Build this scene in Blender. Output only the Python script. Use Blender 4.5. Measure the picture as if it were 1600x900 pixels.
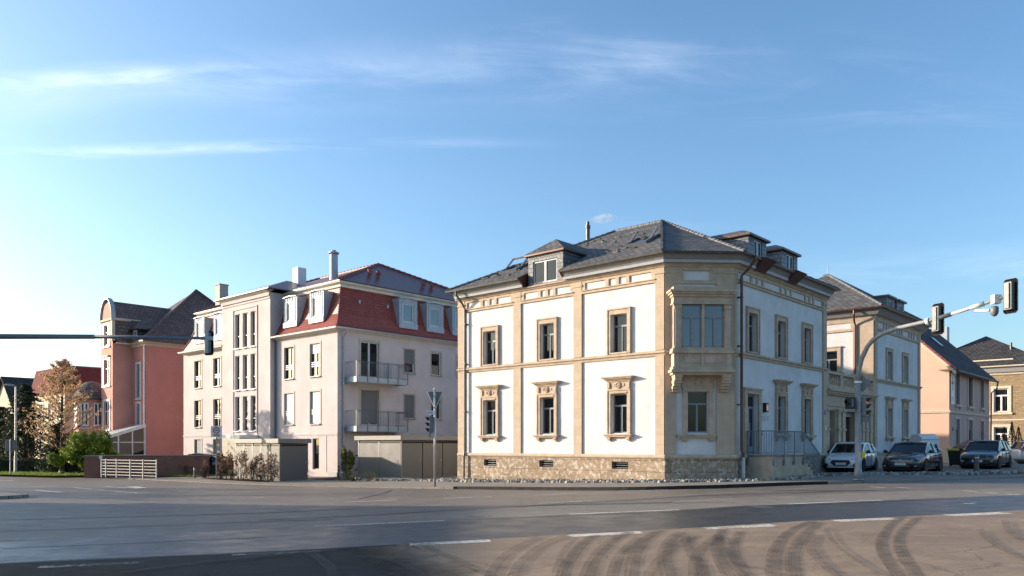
import bpy, bmesh, math, random
from mathutils import Vector, Matrix
from math import sin, cos, pi, radians, tanh, sqrt, atan2
random.seed(7)
scene = bpy.context.scene
for o in list(bpy.data.objects): bpy.data.objects.remove(o)
COL = scene.collection

# ------------------------------------------------------------ camera, sky, sun, exposure
CAMZ = 1.6
cam_d = bpy.data.cameras.new('camera'); cam = bpy.data.objects.new('camera', cam_d); COL.objects.link(cam)
cam.location = (0, 0, CAMZ); cam.rotation_euler = (radians(90), 0, 0)
cam_d.sensor_width = 36; cam_d.lens = 36*1231/1600
cam_d.shift_x = 0.0; cam_d.shift_y = (694-450)/1600
cam_d.clip_start = .1; cam_d.clip_end = 5000
scene.camera = cam
SUN = Vector((-.975, .224, 0)).normalized()*cos(radians(13.6)); SUN.z = sin(radians(13.6))
sd = bpy.data.lights.new('sun', 'SUN'); sd.energy = 4.5; sd.angle = radians(.5); sd.color = (1, .86, .71)
so = bpy.data.objects.new('sun', sd); COL.objects.link(so); so.rotation_euler = SUN.to_track_quat('Z', 'Y').to_euler()
w = bpy.data.worlds.new('World'); scene.world = w; w.use_nodes = True
nt = w.node_tree; nt.nodes.clear()
def N(nt, t, **kw):
    n = nt.nodes.new(t)
    for k, v in kw.items():
        if k in ('operation','blend_type','data_type','sky_type','sun_disc','sun_elevation','sun_rotation','altitude','air_density','dust_density','ozone_density','noise_dimensions','feature','interpolation_type','offset','offset_frequency','squash','wave_type','bands_direction','distance','axis'): setattr(n, k, v)
        else: n.inputs[k.replace('_', ' ') if k.replace('_',' ') in n.inputs else k].default_value = v
    return n
def MATH(nt, op, a, b=None, c=None):
    n = nt.nodes.new('ShaderNodeMath'); n.operation = op
    for i, x in enumerate((a, b, c)):
        if x is None: continue
        if isinstance(x, (int, float)): n.inputs[i].default_value = x
        else: nt.links.new(x, n.inputs[i])
    return n.outputs[0]
sky = N(nt, 'ShaderNodeTexSky', sky_type='NISHITA', sun_disc=False, sun_elevation=radians(13.6),
        sun_rotation=atan2(SUN.x, SUN.y), altitude=200, air_density=1.0, dust_density=2.2, ozone_density=2.2)
tc = N(nt, 'ShaderNodeTexCoord'); sp = N(nt, 'ShaderNodeSeparateXYZ'); nt.links.new(tc.outputs['Generated'], sp.inputs[0])
yy = MATH(nt, 'MAXIMUM', sp.outputs['Y'], .05)
a = MATH(nt, 'DIVIDE', sp.outputs['X'], yy); e = MATH(nt, 'DIVIDE', sp.outputs['Z'], yy)
cb = nt.nodes.new('ShaderNodeCombineXYZ'); nt.links.new(a, cb.inputs[0]); nt.links.new(e, cb.inputs[1])
def wisp(curve, width, scale, sx, lo, hi, amp, a0, a1, fade=.18):
    # e = c0 + c1*a + c2*a^2 : centre line of a streak of cirrus across the sky
    c0, c1, c2 = curve
    cen = MATH(nt, 'ADD', MATH(nt, 'ADD', MATH(nt, 'MULTIPLY', a, c1), c0), MATH(nt, 'MULTIPLY', MATH(nt, 'MULTIPLY', a, a), c2))
    d = MATH(nt, 'DIVIDE', MATH(nt, 'SUBTRACT', e, cen), width)
    g = MATH(nt, 'EXPONENT', MATH(nt, 'MULTIPLY', MATH(nt, 'MULTIPLY', d, d), -1.0))
    mp = nt.nodes.new('ShaderNodeMapping'); mp.inputs['Scale'].default_value = (sx, scale, 1); mp.inputs['Rotation'].default_value = (0, 0, -.12)
    nt.links.new(cb.outputs[0], mp.inputs[0])
    no = N(nt, 'ShaderNodeTexNoise', Scale=1.0, Detail=7.0, Roughness=.62, Distortion=.7); nt.links.new(mp.outputs[0], no.inputs['Vector'])
    mr = nt.nodes.new('ShaderNodeMapRange'); mr.interpolation_type = 'SMOOTHSTEP'; nt.links.new(no.outputs['Fac'], mr.inputs[0]); mr.inputs[1].default_value = lo; mr.inputs[2].default_value = hi
    m1 = nt.nodes.new('ShaderNodeMapRange'); m1.interpolation_type = 'SMOOTHSTEP'; nt.links.new(a, m1.inputs[0]); m1.inputs[1].default_value = a0; m1.inputs[2].default_value = a0+fade
    m2 = nt.nodes.new('ShaderNodeMapRange'); m2.interpolation_type = 'SMOOTHSTEP'; nt.links.new(a, m2.inputs[0]); m2.inputs[1].default_value = a1; m2.inputs[2].default_value = a1-fade*2
    return MATH(nt, 'MULTIPLY', MATH(nt, 'MULTIPLY', MATH(nt, 'MULTIPLY', g, mr.outputs[0]), MATH(nt, 'MULTIPLY', m1.outputs[0], m2.outputs[0])), amp)
ws = [wisp((.474, .02, -.03), .036, 9, 2.2, .36, .82, .20, -1.2, .45),
      wisp((.484, .04, .0), .012, 26, 3, .40, .75, .30, -1.2, .0),
      wisp((.381, .0, -.035), .007, 24, 2.5, .36, .66, .26, -1.2, .1),
      wisp((.495, -.10, 0), .045, 14, 2.6, .42, .9, .25, -.15, .75),
      wisp((.22, -.03, 0), .05, 10, 1.6, .45, .85, .30, .0, 1.2)]
tot = ws[0]
for x in ws[1:]: tot = MATH(nt, 'ADD', tot, x)
tot = MATH(nt, 'MINIMUM', tot, .8)
mx = nt.nodes.new('ShaderNodeMix'); mx.data_type = 'RGBA'
hs = N(nt, 'ShaderNodeHueSaturation', Saturation=1.06, Value=1.0); cy = nt.nodes.new('ShaderNodeMix'); cy.data_type = 'RGBA'; cy.blend_type = 'MULTIPLY'; cy.inputs[0].default_value = 1; nt.links.new(sky.outputs[0], cy.inputs[6]); cy.inputs[7].default_value = (.90, 1.0, 1.06, 1); nt.links.new(cy.outputs[2], hs.inputs['Color'])
nt.links.new(tot, mx.inputs[0]); nt.links.new(hs.outputs[0], mx.inputs[6]); mx.inputs[7].default_value = (6.3, 6.6, 7.2, 1)
bgd = N(nt, 'ShaderNodeBackground', Strength=.15); nt.links.new(mx.outputs[2], bgd.inputs[0])
wo = nt.nodes.new('ShaderNodeOutputWorld'); nt.links.new(bgd.outputs[0], wo.inputs[0])
scene.render.engine = 'CYCLES'
scene.view_settings.view_transform = 'Standard'; scene.view_settings.look = 'None'
scene.view_settings.exposure = .92; scene.view_settings.gamma = 1; scene.view_settings.use_curve_mapping = False

# ------------------------------------------------------------ terrain height and helpers
def G(x):
    return -.02 + (.55*tanh((x-6)/14) if x < 6 else .4*tanh((x-6)/28))
def gp(u, v, dz=0):
    """ground point seen along a direction of the survey"""
    y = 30.0; k = (u-800)/1231; s = max(v-694, 3)/1231
    for _ in range(30):
        y = .5*y + .5*(CAMZ-G(k*y)-dz)/s
    return Vector((k*y, y, G(k*y)+dz))
TH = radians(47.96); R2 = Vector((cos(TH), sin(TH))); L2 = Vector((-sin(TH), cos(TH)))
V0 = Vector((7.71, 30.65))
def W(a, b): p = V0 + R2*a + L2*b; return p
def Wg(a, b, dz=0): p = W(a, b); return Vector((p.x, p.y, G(p.x)+dz))

class MB:
    def __init__(s): s.v = []; s.f = []; s.m = []; s.M = None
    def pt(s, p):
        p = Vector(p)
        if s.M is not None: p = s.M @ p
        s.v.append(p); return len(s.v)-1
    def face(s, pts, m=0):
        s.f.append([s.pt(p) for p in pts]); s.m.append(m)
    def hexa(s, p, m=0):
        i = [s.pt(q) for q in p]
        for q in ((0,3,2,1),(4,5,6,7),(0,1,5,4),(1,2,6,5),(2,3,7,6),(3,0,4,7)):
            s.f.append([i[k] for k in q]); s.m.append(m)
    def box(s, x0, x1, y0, y1, z0, z1, m=0):
        s.hexa([(x0,y0,z0),(x1,y0,z0),(x1,y1,z0),(x0,y1,z0),(x0,y0,z1),(x1,y0,z1),(x1,y1,z1),(x0,y1,z1)], m)
    def fb(s, F, u0, u1, z0, z1, d0, d1, m=0):
        P = F.p
        s.hexa([P(u0,d0,z0),P(u1,d0,z0),P(u1,d1,z0),P(u0,d1,z0),P(u0,d0,z1),P(u1,d0,z1),P(u1,d1,z1),P(u0,d1,z1)], m)
    def prism(s, poly, off, m=0, cap=True):
        off = Vector(off); a = [s.pt(p) for p in poly]; b = [s.pt(Vector(p)+off) for p in poly]; n = len(poly)
        if cap: s.f += [a[::-1], b]; s.m += [m, m]
        for i in range(n):
            j = (i+1) % n; s.f.append([a[i], a[j], b[j], b[i]]); s.m.append(m)
    def rings(s, rs, m=0, cap=True, closed=True):
        idx = [[s.pt(p) for p in r] for r in rs]; n = len(rs[0])
        for A, B in zip(idx, idx[1:]):
            for i in range(n if closed else n-1):
                j = (i+1) % n; s.f.append([A[i], A[j], B[j], B[i]]); s.m.append(m)
        if cap: s.f += [idx[0][::-1], idx[-1]]; s.m += [m, m]
    def tube(s, pts, r, n=8, m=0):
        pts = [Vector(p) for p in pts]; rs = []
        rad = r if isinstance(r, (list, tuple)) else [r]*len(pts)
        prev = None
        for i, p in enumerate(pts):
            d = (pts[min(i+1, len(pts)-1)]-pts[max(i-1, 0)]).normalized()
            if prev is None:
                x = d.orthogonal().normalized()
            else:
                x = (prev-d*prev.dot(d)).normalized()
            prev = x; y = d.cross(x)
            rs.append([p+(x*cos(2*pi*k/n)+y*sin(2*pi*k/n))*rad[i] for k in range(n)])
        s.rings(rs, m)
    def lathe(s, c, axis, prof, n=16, m=0, a0=0, a1=2*pi):
        c = Vector(c); ax = Vector(axis).normalized(); x = ax.orthogonal().normalized(); y = ax.cross(x)
        s.rings([[c+ax*h+(x*cos(2*pi*k/n)+y*sin(2*pi*k/n))*max(r, .0005) for k in range(n)] for r, h in prof], m)
    def sweep(s, path, prof, m=0, closed=False):
        """path: plan points, profile: (outward distance, z); outward = right of travel"""
        n = len(path); rs = []
        P = [Vector(p[:2]) for p in path]
        for i in range(n):
            a = P[i]-P[i-1] if (i > 0 or closed) else P[1]-P[0]
            b = P[(i+1) % n]-P[i] if (i < n-1 or closed) else P[n-1]-P[n-2]
            a.normalize(); b.normalize()
            na = Vector((a.y, -a.x)); nb = Vector((b.y, -b.x))
            q = (na+nb); q = q/max(.2, q.length_squared)*2
            rs.append([(P[i].x+q.x*d, P[i].y+q.y*d, z) for d, z in prof])
        if closed: rs.append(rs[0])
        s.rings(rs, m, cap=not closed)
    def build(s, name, mats, parent=None, smooth=False, bevel=0, recalc=True, sub=0, uv=True):
        me = bpy.data.meshes.new(name)
        off = Vector((0, 0, 0))
        if parent is not None:
            r = parent
            while r.parent: r = r.parent
            off = Vector((0, 0, r.location.z))
        me.from_pydata([v-off for v in s.v], [], s.f)
        if not isinstance(mats, (list, tuple)): mats = [mats]
        for mm in mats: me.materials.append(mm)
        for i, p in enumerate(me.polygons): p.material_index = s.m[i]; p.use_smooth = smooth
        if recalc:
            bm = bmesh.new(); bm.from_mesh(me); bmesh.ops.recalc_face_normals(bm, faces=bm.faces); bm.to_mesh(me); bm.free()
        if uv:
            L = me.uv_layers.new(name='UVMap').data
            for p in me.polygons:
                n = p.normal
                if abs(n.z) > .995: t = Vector((1, 0, 0)); b = Vector((0, 1, 0))
                else: t = Vector((-n.y, n.x, 0)).normalized(); b = n.cross(t)
                for li in p.loop_indices:
                    c = me.vertices[me.loops[li].vertex_index].co
                    L[li].uv = (c.dot(t), c.dot(b))
        o = bpy.data.objects.new(name, me); COL.objects.link(o)
        if parent is not None: o.parent = parent
        if bevel:
            md = o.modifiers.new('b', 'BEVEL'); md.width = bevel; md.segments = 2; md.limit_method = 'ANGLE'
        if sub:
            md = o.modifiers.new('s', 'SUBSURF'); md.levels = sub; md.render_levels = sub
        return o
class FR:
    """wall frame: p(u, d, z) with u along the wall, d outward"""
    def __init__(s, o, u, n): s.o = Vector(o); s.u = Vector(u).normalized(); s.n = Vector(n).normalized()
    def p(s, u, d, z): return s.o+s.u*u+s.n*d+Vector((0, 0, z))
def wallgrid(mb, F, u0, u1, z0, z1, ops, rev=.2, d=0, m=0, mr=None):
    us = sorted({u0, u1, *[x for o in ops for x in o[:2]]}); zs = sorted({z0, z1, *[x for o in ops for x in o[2:4]]})
    for i in range(len(us)-1):
        for j in range(len(zs)-1):
            uc = (us[i]+us[i+1])/2; zc = (zs[j]+zs[j+1])/2
            if any(o[0] < uc < o[1] and o[2] < zc < o[3] for o in ops): continue
            mb.face([F.p(us[i], d, zs[j]), F.p(us[i+1], d, zs[j]), F.p(us[i+1], d, zs[j+1]), F.p(us[i], d, zs[j+1])], m)
    for o in ops:
        a, b, c, e = o[:4]; q = [(a, c), (b, c), (b, e), (a, e)]
        for k in range(4):
            (x, y), (x2, y2) = q[k], q[(k+1) % 4]
            mb.face([F.p(x, d, y), F.p(x2, d, y2), F.p(x2, d-rev, y2), F.p(x, d-rev, y)], m if mr is None else mr)
def tag(o, label=None, cat=None, group=None, kind=None):
    if label: o['label'] = label
    if cat: o['category'] = cat
    if group: o['group'] = group
    if kind: o['kind'] = kind
    return o
def thing(name, label, cat, loc=(0, 0, 0), rz=0, group=None):
    o = bpy.data.objects.new(name, None); COL.objects.link(o); o.location = loc; o.rotation_euler = (0, 0, rz); o.empty_display_size = .3
    return tag(o, label, cat, group)
def struct(o): o['kind'] = 'structure'; return o
def dup(root, loc=None, rz=None, label=None):
    def cp(o, par):
        c = o.copy(); COL.objects.link(c)
        if par: c.parent = par
        for ch in [x for x in bpy.data.objects if x.parent == o]: cp(ch, c)
        return c
    r = cp(root, None)
    if loc is not None: r.location = loc
    if rz is not None: r.rotation_euler.z = rz
    if label: r['label'] = label
    return r

# ------------------------------------------------------------ materials
def base_mat(name):
    m = bpy.data.materials.new(name); m.use_nodes = True; t = m.node_tree
    return m, t, t.nodes['Principled BSDF']
def mixc(t, fac, c1, c2, blend='MIX'):
    n = t.nodes.new('ShaderNodeMix'); n.data_type = 'RGBA'; n.blend_type = blend
    for i, x in ((0, fac), (6, c1), (7, c2)):
        if isinstance(x, (int, float)): n.inputs[i].default_value = x
        elif isinstance(x, tuple): n.inputs[i].default_value = (*x[:3], 1)
        else: t.links.new(x, n.inputs[i])
    return n.outputs[2]
def rng(t, x, lo, hi, a=0, b=1):
    n = t.nodes.new('ShaderNodeMapRange'); t.links.new(x, n.inputs[0])
    n.inputs[1].default_value = lo; n.inputs[2].default_value = hi; n.inputs[3].default_value = a; n.inputs[4].default_value = b
    return n.outputs[0]
def noise(t, scale, det=5, rough=.6, vec=None, dist=0, stretch=None):
    tc = t.nodes.new('ShaderNodeTexCoord'); v = tc.outputs['Object'] if vec is None else vec
    if stretch:
        mp = t.nodes.new('ShaderNodeMapping'); mp.inputs['Scale'].default_value = stretch; t.links.new(v, mp.inputs[0]); v = mp.outputs[0]
    n = t.nodes.new('ShaderNodeTexNoise'); n.inputs['Scale'].default_value = scale; n.inputs['Detail'].default_value = det
    n.inputs['Roughness'].default_value = rough; n.inputs['Distortion'].default_value = dist
    t.links.new(v, n.inputs['Vector']); return n.outputs['Fac']
def bump(t, bs, h, strength=.3, dist=.02):
    n = t.nodes.new('ShaderNodeBump'); n.inputs['Strength'].default_value = strength; n.inputs['Distance'].default_value = dist
    t.links.new(h, n.inputs['Height']); t.links.new(n.outputs[0], bs.inputs['Normal'])
def stain(name, c, var=.12, scale=1.2, rough=.85, bs_=.25, fine=60, drip=0.1, c2=None, metal=0, spec=.3):
    m, t, b = base_mat(name)
    n1 = noise(t, scale, 6, .65); n2 = noise(t, fine, 3, .6)
    dk = tuple(x*(1-var*1.6) for x in c); lt = tuple(min(1, x*(1+var*.6)) for x in c)
    col = mixc(t, rng(t, n1, .32, .68), dk if c2 is None else c2, lt)
    if drip:
        n3 = noise(t, 2.2, 5, .7, stretch=(1.6, 1.6, .12)); col = mixc(t, rng(t, n3, .5, .8, 0, drip), col, tuple(x*.45 for x in c))
    col = mixc(t, rng(t, n2, .3, .7, 0, .10), col, tuple(x*.6 for x in c))
    t.links.new(col, b.inputs['Base Color']); b.inputs['Roughness'].default_value = rough; b.inputs['Metallic'].default_value = metal
    b.inputs['Specular IOR Level'].default_value = spec
    if bs_: bump(t, b, n2, bs_, .01)
    return m
def brickmat(name, c1, c2, mortar, bw, rh, ms=.01, rough=.85, off=.5, bstr=.5, dist=.02, nz=2.0, spec=.3, mot=None, motc=None, motr=(.5, .7)):
    m, t, b = base_mat(name)
    tc = t.nodes.new('ShaderNodeTexCoord')
    wob = t.nodes.new('ShaderNodeTexNoise'); wob.inputs['Scale'].default_value = 1.7; t.links.new(tc.outputs['UV'], wob.inputs['Vector'])
    va = t.nodes.new('ShaderNodeVectorMath'); va.operation = 'MULTIPLY_ADD'; t.links.new(wob.outputs['Color'], va.inputs[0]); va.inputs[1].default_value = (.03, .03, 0); t.links.new(tc.outputs['UV'], va.inputs[2])
    br = t.nodes.new('ShaderNodeTexBrick'); br.offset = off; t.links.new(va.outputs[0], br.inputs['Vector'])
    br.inputs['Scale'].default_value = 1; br.inputs['Brick Width'].default_value = bw; br.inputs['Row Height'].default_value = rh
    br.inputs['Mortar Size'].default_value = ms; br.inputs['Mortar Smooth'].default_value = .3; br.inputs['Bias'].default_value = 0
    br.inputs['Color1'].default_value = (*c1, 1); br.inputs['Color2'].default_value = (*c2, 1); br.inputs['Mortar'].default_value = (*mortar, 1)
    n1 = noise(t, nz, 6, .7); col = mixc(t, rng(t, n1, .35, .7, 0, .35), br.outputs['Color'], tuple(x*.5 for x in c1))
    if mot:
        n4 = noise(t, mot, 7, .75); col = mixc(t, rng(t, n4, motr[0], motr[1], 0, .9), col, motc)
    t.links.new(col, b.inputs['Base Color']); b.inputs['Roughness'].default_value = rough; b.inputs['Specular IOR Level'].default_value = spec
    inv = MATH(t, 'SUBTRACT', 1.0, br.outputs['Fac']); h = MATH(t, 'ADD', MATH(t, 'MULTIPLY', n1, .35), inv)
    # each course a little thicker at its lower edge, as laid slates and tiles are
    sx = t.nodes.new('ShaderNodeSeparateXYZ'); t.links.new(tc.outputs['UV'], sx.inputs[0])
    fr = MATH(t, 'FRACT', MATH(t, 'DIVIDE', sx.outputs[1], rh)); h = MATH(t, 'SUBTRACT', h, MATH(t, 'MULTIPLY', fr, .8))
    bump(t, b, h, bstr, dist); return m
def plain(name, c, rough=.5, metal=0, spec=.5, coat=0, var=.08, sc=6):
    m, t, b = base_mat(name); n = noise(t, sc, 5, .6)
    t.links.new(mixc(t, rng(t, n, .3, .7), tuple(x*(1-var) for x in c), tuple(x*(1+var) for x in c)), b.inputs['Base Color'])
    t.links.new(rng(t, n, .3, .7, max(.02, rough-.06), rough+.08), b.inputs['Roughness'])
    b.inputs['Metallic'].default_value = metal; b.inputs['Specular IOR Level'].default_value = spec
    b.inputs['Coat Weight'].default_value = coat; b.inputs['Coat Roughness'].default_value = .05
    return m
def glassmat(name, c, ior=2.1, wav=.04, rough=.03):
    m, t, b = base_mat(name); n = noise(t, .9, 3, .5)
    t.links.new(mixc(t, rng(t, n, .4, .6), tuple(x*.5 for x in c), c), b.inputs['Base Color'])
    b.inputs['Roughness'].default_value = rough; b.inputs['IOR'].default_value = ior
    bump(t, b, noise(t, .7, 2, .5), wav, .05); return m
def emis(name, c, s):
    m, t, b = base_mat(name); b.inputs['Base Color'].default_value = (*c, 1); b.inputs['Emission Color'].default_value = (*c, 1); b.inputs['Emission Strength'].default_value = s; return m
M = {}
M['white'] = stain('white_render', (.66, .645, .63), .11, .9, .9, .35, 45, .16)
M['sand'] = brickmat('sandstone_trim', (.52, .40, .29), (.475, .365, .26), (.40, .30, .215), .62, .40, .006, .85, .5, .12, .006, 3)
M['sandp'] = stain('sandstone_moulding', (.515, .395, .285), .15, 3, .85, .15, 50, .2)
M['plinth'] = brickmat('travertine_plinth', (.36, .26, .17), (.26, .19, .125), (.20, .155, .11), 1.15, .47, .012, .9, .5, .8, .03, 2.2, .2, 6.5, (.58, .52, .45), (.50, .62))
M['slate'] = brickmat('slate_roof', (.215, .20, .185), (.105, .10, .098), (.035, .034, .033), .34, .22, .02, .72, .5, 1, .06, .8, .12, 11, (.36, .35, .33), (.60, .76))
M['slatew'] = brickmat('slate_cladding', (.20, .20, .205), (.12, .125, .135), (.04, .04, .045), .22, .2, .014, .5, .5, .9, .03, 3, .5)
M['eave'] = plain('grey_painted_eave_board', (.24, .225, .215), .6, var=.12)
M['eavel'] = plain('light_grey_eave_board', (.42, .43, .46), .55, var=.06)
M['gutter'] = plain('weathered_zinc_gutter', (.10, .095, .09), .5, .5, var=.25)
M['zinc'] = plain('zinc_sheet', (.36, .40, .44), .6, .2, var=.12, sc=3)
M['zincl'] = plain('pale_zinc_sheet', (.47, .47, .46), .5, .2, var=.08, sc=3)
M['copper'] = plain('brown_copper_sheet', (.11, .048, .035), .45, .35, var=.3, sc=5)
M['frame'] = plain('grey_window_frame', (.21, .225, .24), .45)
M['framel'] = plain('light_grey_window_frame', (.50, .50, .50), .45)
M['framed'] = plain('anthracite_window_frame', (.11, .115, .12), .45)
M['wframe'] = plain('white_window_frame', (.75, .75, .74), .4)
M['pane'] = glassmat('window_pane', (.010, .013, .017), 1.5)
M['paned'] = glassmat('window_pane_dark', (.010, .012, .014), 1.5)
M['paneb'] = glassmat('window_pane_blue', (.025, .055, .085), 2.0)
M['blind'] = brickmat('white_roller_blind', (.70, .69, .67), (.66, .65, .63), (.40, .40, .39), 9, .06, .006, .6, 0, .3, .01)
M['blindg'] = brickmat('grey_roller_blind', (.20, .20, .20), (.19, .19, .19), (.07, .07, .07), 9, .06, .01, .6, 0, .3, .01)
M['door'] = plain('grey_door_paint', (.22, .24, .27), .4)
M['apt'] = stain('pinkish_render', (.58, .505, .485), .09, .7, .92, .4, 30, .14)
M['aptb'] = plain('beige_window_surround', (.46, .40, .33), .8)
M['aptstone'] = brickmat('cream_stone_cladding', (.58, .50, .38), (.54, .46, .34), (.35, .3, .22), .9, .45, .008, .85, .5, .2, .01)
M['redtile'] = brickmat('red_roof_tile', (.38, .075, .043), (.27, .052, .031), (.08, .018, .012), .21, .19, .014, .5, .5, 1, .04, 1.5, .5)
M['redtop'] = brickmat('dark_red_roof_tile', (.22, .065, .06), (.16, .05, .05), (.045, .016, .016), .30, .40, .03, .42, 0, 1, .04, 1.5, .6)
M['cream'] = plain('cream_painted_board', (.60, .56, .48), .7)
M['pink'] = stain('salmon_render', (.67, .265, .21), .08, .6, .92, .3, 25, .08)
M['pinkl'] = stain('pale_salmon_render', (.64, .32, .24), .08, .6, .92, .3, 25, .08)
M['brtile'] = brickmat('brown_roof_tile', (.17, .09, .065), (.26, .15, .11), (.04, .022, .02), .34, .30, .022, .5, .5, 1, .04, 1.2, .5)
M['dktile'] = brickmat('dark_roof_tile', (.045, .042, .045), (.095, .085, .08), (.012, .011, .011), .34, .32, .025, .8, .5, 1, .04, 1.2, .2)
M['brick'] = brickmat('red_brick', (.30, .11, .07), (.22, .08, .055), (.20, .16, .13), .24, .08, .012, .9, .5, .5, .01)
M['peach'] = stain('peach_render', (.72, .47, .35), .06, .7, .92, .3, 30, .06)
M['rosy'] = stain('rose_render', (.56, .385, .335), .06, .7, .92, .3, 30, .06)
M['rubble'] = brickmat('yellow_rubble_stone', (.42, .29, .17), (.30, .20, .12), (.34, .27, .19), .42, .17, .022, .95, .45, .9, .04, 6, .2, 3, (.5, .38, .24), (.55, .7))
M['stonetrim'] = plain('pale_stone_trim', (.58, .50, .38), .8)
M['creamwall'] = stain('cream_render', (.62, .50, .36), .08, .6, .92, .3, 25, .08)
M['maroon'] = plain('maroon_metal_roof', (.15, .05, .045), .9, 0, .1, var=.25)
M['shed'] = plain('taupe_metal_panel', (.15, .136, .118), .62, .1, var=.05, sc=2)
M['shedt'] = plain('taupe_metal_edge', (.20, .182, .16), .6, .1, var=.05)
M['steel'] = plain('galvanised_steel', (.42, .43, .45), .38, .7, var=.15, sc=8)
M['steeld'] = plain('dark_galvanised_steel', (.16, .165, .17), .45, .5, var=.15, sc=8)
M['polep'] = plain('grey_painted_pole', (.26, .26, .255), .5, .1, var=.2, sc=5)
M['black'] = plain('black_plastic', (.012, .012, .013), .4)
M['sigback'] = plain('signal_housing_grey', (.15, .155, .145), .5, var=.1)
M['whitep'] = plain('white_painted_metal', (.72, .71, .69), .4)
M['red'] = plain('red_sign_paint', (.55, .02, .02), .45)
M['dred'] = plain('faded_red_paint', (.50, .17, .07), .6)
M['blue'] = plain('blue_sign_paint', (.03, .05, .28), .45)
M['yellow'] = plain('yellow_plastic', (.75, .52, .02), .4)
M['tyre'] = plain('tyre_rubber', (.02, .02, .02), .8)
M['rim'] = plain('alloy_rim', (.35, .35, .36), .3, .9)
M['darkrim'] = plain('dark_rim', (.05, .05, .05), .35, .6)
M['plate'] = plain('number_plate', (.55, .55, .56), .4)
M['lamp'] = glassmat('headlamp_lens', (.42, .45, .48), 1.6)
M['lampd'] = glassmat('dark_headlamp_lens', (.10, .11, .12), 1.6)
M['carglass'] = glassmat('car_glass', (.008, .010, .011), 1.5, .0)
M['bark'] = stain('bark', (.10, .075, .055), .3, 5, .95, .6, 30, .1)
M['wood'] = plain('brown_wood', (.16, .08, .045), .6)
M['redlit'] = emis('red_signal_lamp', (1, .03, .01), 2.2)
def asphalt(name, c, grain=90, sp=.5, rough=.62, gr=.35, streak=.25, spec=.45, lightspeck=.25):
    m, t, b = base_mat(name)
    big = noise(t, .16, 5, .6, stretch=(.35, 1.3, 1), dist=.4); mid = noise(t, 1.4, 6, .65); fi = noise(t, grain, 2, .7); sp2 = noise(t, 34, 3, .8)
    st = noise(t, .9, 5, .6, stretch=(.10, 1.6, 1))
    col = mixc(t, rng(t, mid, .3, .7), tuple(x*.66 for x in c), tuple(x*1.22 for x in c))
    lg = noise(t, 2.6, 6, .8, stretch=(.45, 1.3, 1)); col = mixc(t, rng(t, lg, .38, .58, .45, 0), col, tuple(x*.45 for x in c))
    col = mixc(t, rng(t, big, .42, .60, 0, .6), col, tuple(x*.62 for x in c))
    col = mixc(t, rng(t, st, .5, .7, 0, streak), col, tuple(x*.5 for x in c))
    col = mixc(t, rng(t, fi, .35, .65, 0, gr), col, tuple(x*.5 for x in c))
    col = mixc(t, rng(t, sp2, .60, .74, 0, lightspeck), col, tuple(min(1, x*2.1) for x in c))
    bl = noise(t, 9, 8, .85, stretch=(1, 1, 1)); col = mixc(t, rng(t, bl, .40, .62, 0, .45), col, tuple(x*.45 for x in c))
    bl2 = noise(t, 21, 4, .8); col = mixc(t, rng(t, bl2, .58, .70, 0, lightspeck), col, tuple(min(1, x*1.9) for x in c))
    # thin tar-coloured cracks
    tc = t.nodes.new('ShaderNodeTexCoord'); dn = t.nodes.new('ShaderNodeTexNoise'); dn.inputs['Scale'].default_value = .8; dn.inputs['Detail'].default_value = 6; t.links.new(tc.outputs['Object'], dn.inputs['Vector'])
    va = t.nodes.new('ShaderNodeVectorMath'); va.operation = 'MULTIPLY_ADD'; t.links.new(dn.outputs['Color'], va.inputs[0]); va.inputs[1].default_value = (2.4, 2.4, 0); t.links.new(tc.outputs['Object'], va.inputs[2])
    vo = t.nodes.new('ShaderNodeTexVoronoi'); vo.feature = 'DISTANCE_TO_EDGE'; vo.inputs['Scale'].default_value = .28; t.links.new(va.outputs[0], vo.inputs['Vector'])
    col = mixc(t, rng(t, vo.outputs['Distance'], .0, .010, .6, 0), col, tuple(x*.3 for x in c))
    t.links.new(col, b.inputs['Base Color'])
    t.links.new(rng(t, mid, .3, .7, rough-.10, rough+.12), b.inputs['Roughness']); b.inputs['Specular IOR Level'].default_value = spec
    bump(t, b, MATH(t, 'ADD', fi, MATH(t, 'MULTIPLY', sp2, .8)), sp, .008)
    return m
M['road'] = asphalt('worn_asphalt', (.24, .195, .152), 80, .6, .56, .5, .5, .5, .5)
M['lane'] = asphalt('newer_smooth_asphalt', (.075, .070, .066), 120, .3, .40, .3, .35, .5, .10)
M['near'] = asphalt('old_brown_asphalt', (.385, .272, .182), 70, .6, .75, .3, .1, .3, .3)
M['pave'] = brickmat('pavement_slabs', (.29, .25, .205), (.25, .215, .18), (.15, .125, .105), .6, .4, .012, .9, .5, .3, .01, 1.5, .2)
M['kerb'] = brickmat('kerb_stone', (.29, .25, .21), (.24, .205, .17), (.06, .05, .045), 1.0, 9, .02, .9, 0, .4, .01, 3, .2)
M['kerbd'] = stain('shaded_kerb_stone', (.035, .033, .03), .3, 3, .9, .3, 40, 0)  # shade on the kerb's front face, put into the stone colour
M['earth'] = stain('bare_earth', (.10, .07, .045), .3, 2, .95, .8, 20, 0)
M['earthg'] = stain('distant_grassy_ground', (.09, .09, .05), .3, .2, .95, .5, 10, 0)
M['patch'] = asphalt('painted_shade_asphalt', (.042, .041, .040), 60, .8, .88, .4, .3, .2, .6)  # cast shadow painted as darker asphalt, faded out along the shadow line
_m = M['patch']; _t = _m.node_tree; _tc = _t.nodes.new('ShaderNodeTexCoord'); _dp = _t.nodes.new('ShaderNodeVectorMath'); _dp.operation = 'DOT_PRODUCT'; _t.links.new(_tc.outputs['Object'], _dp.inputs[0])
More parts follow.
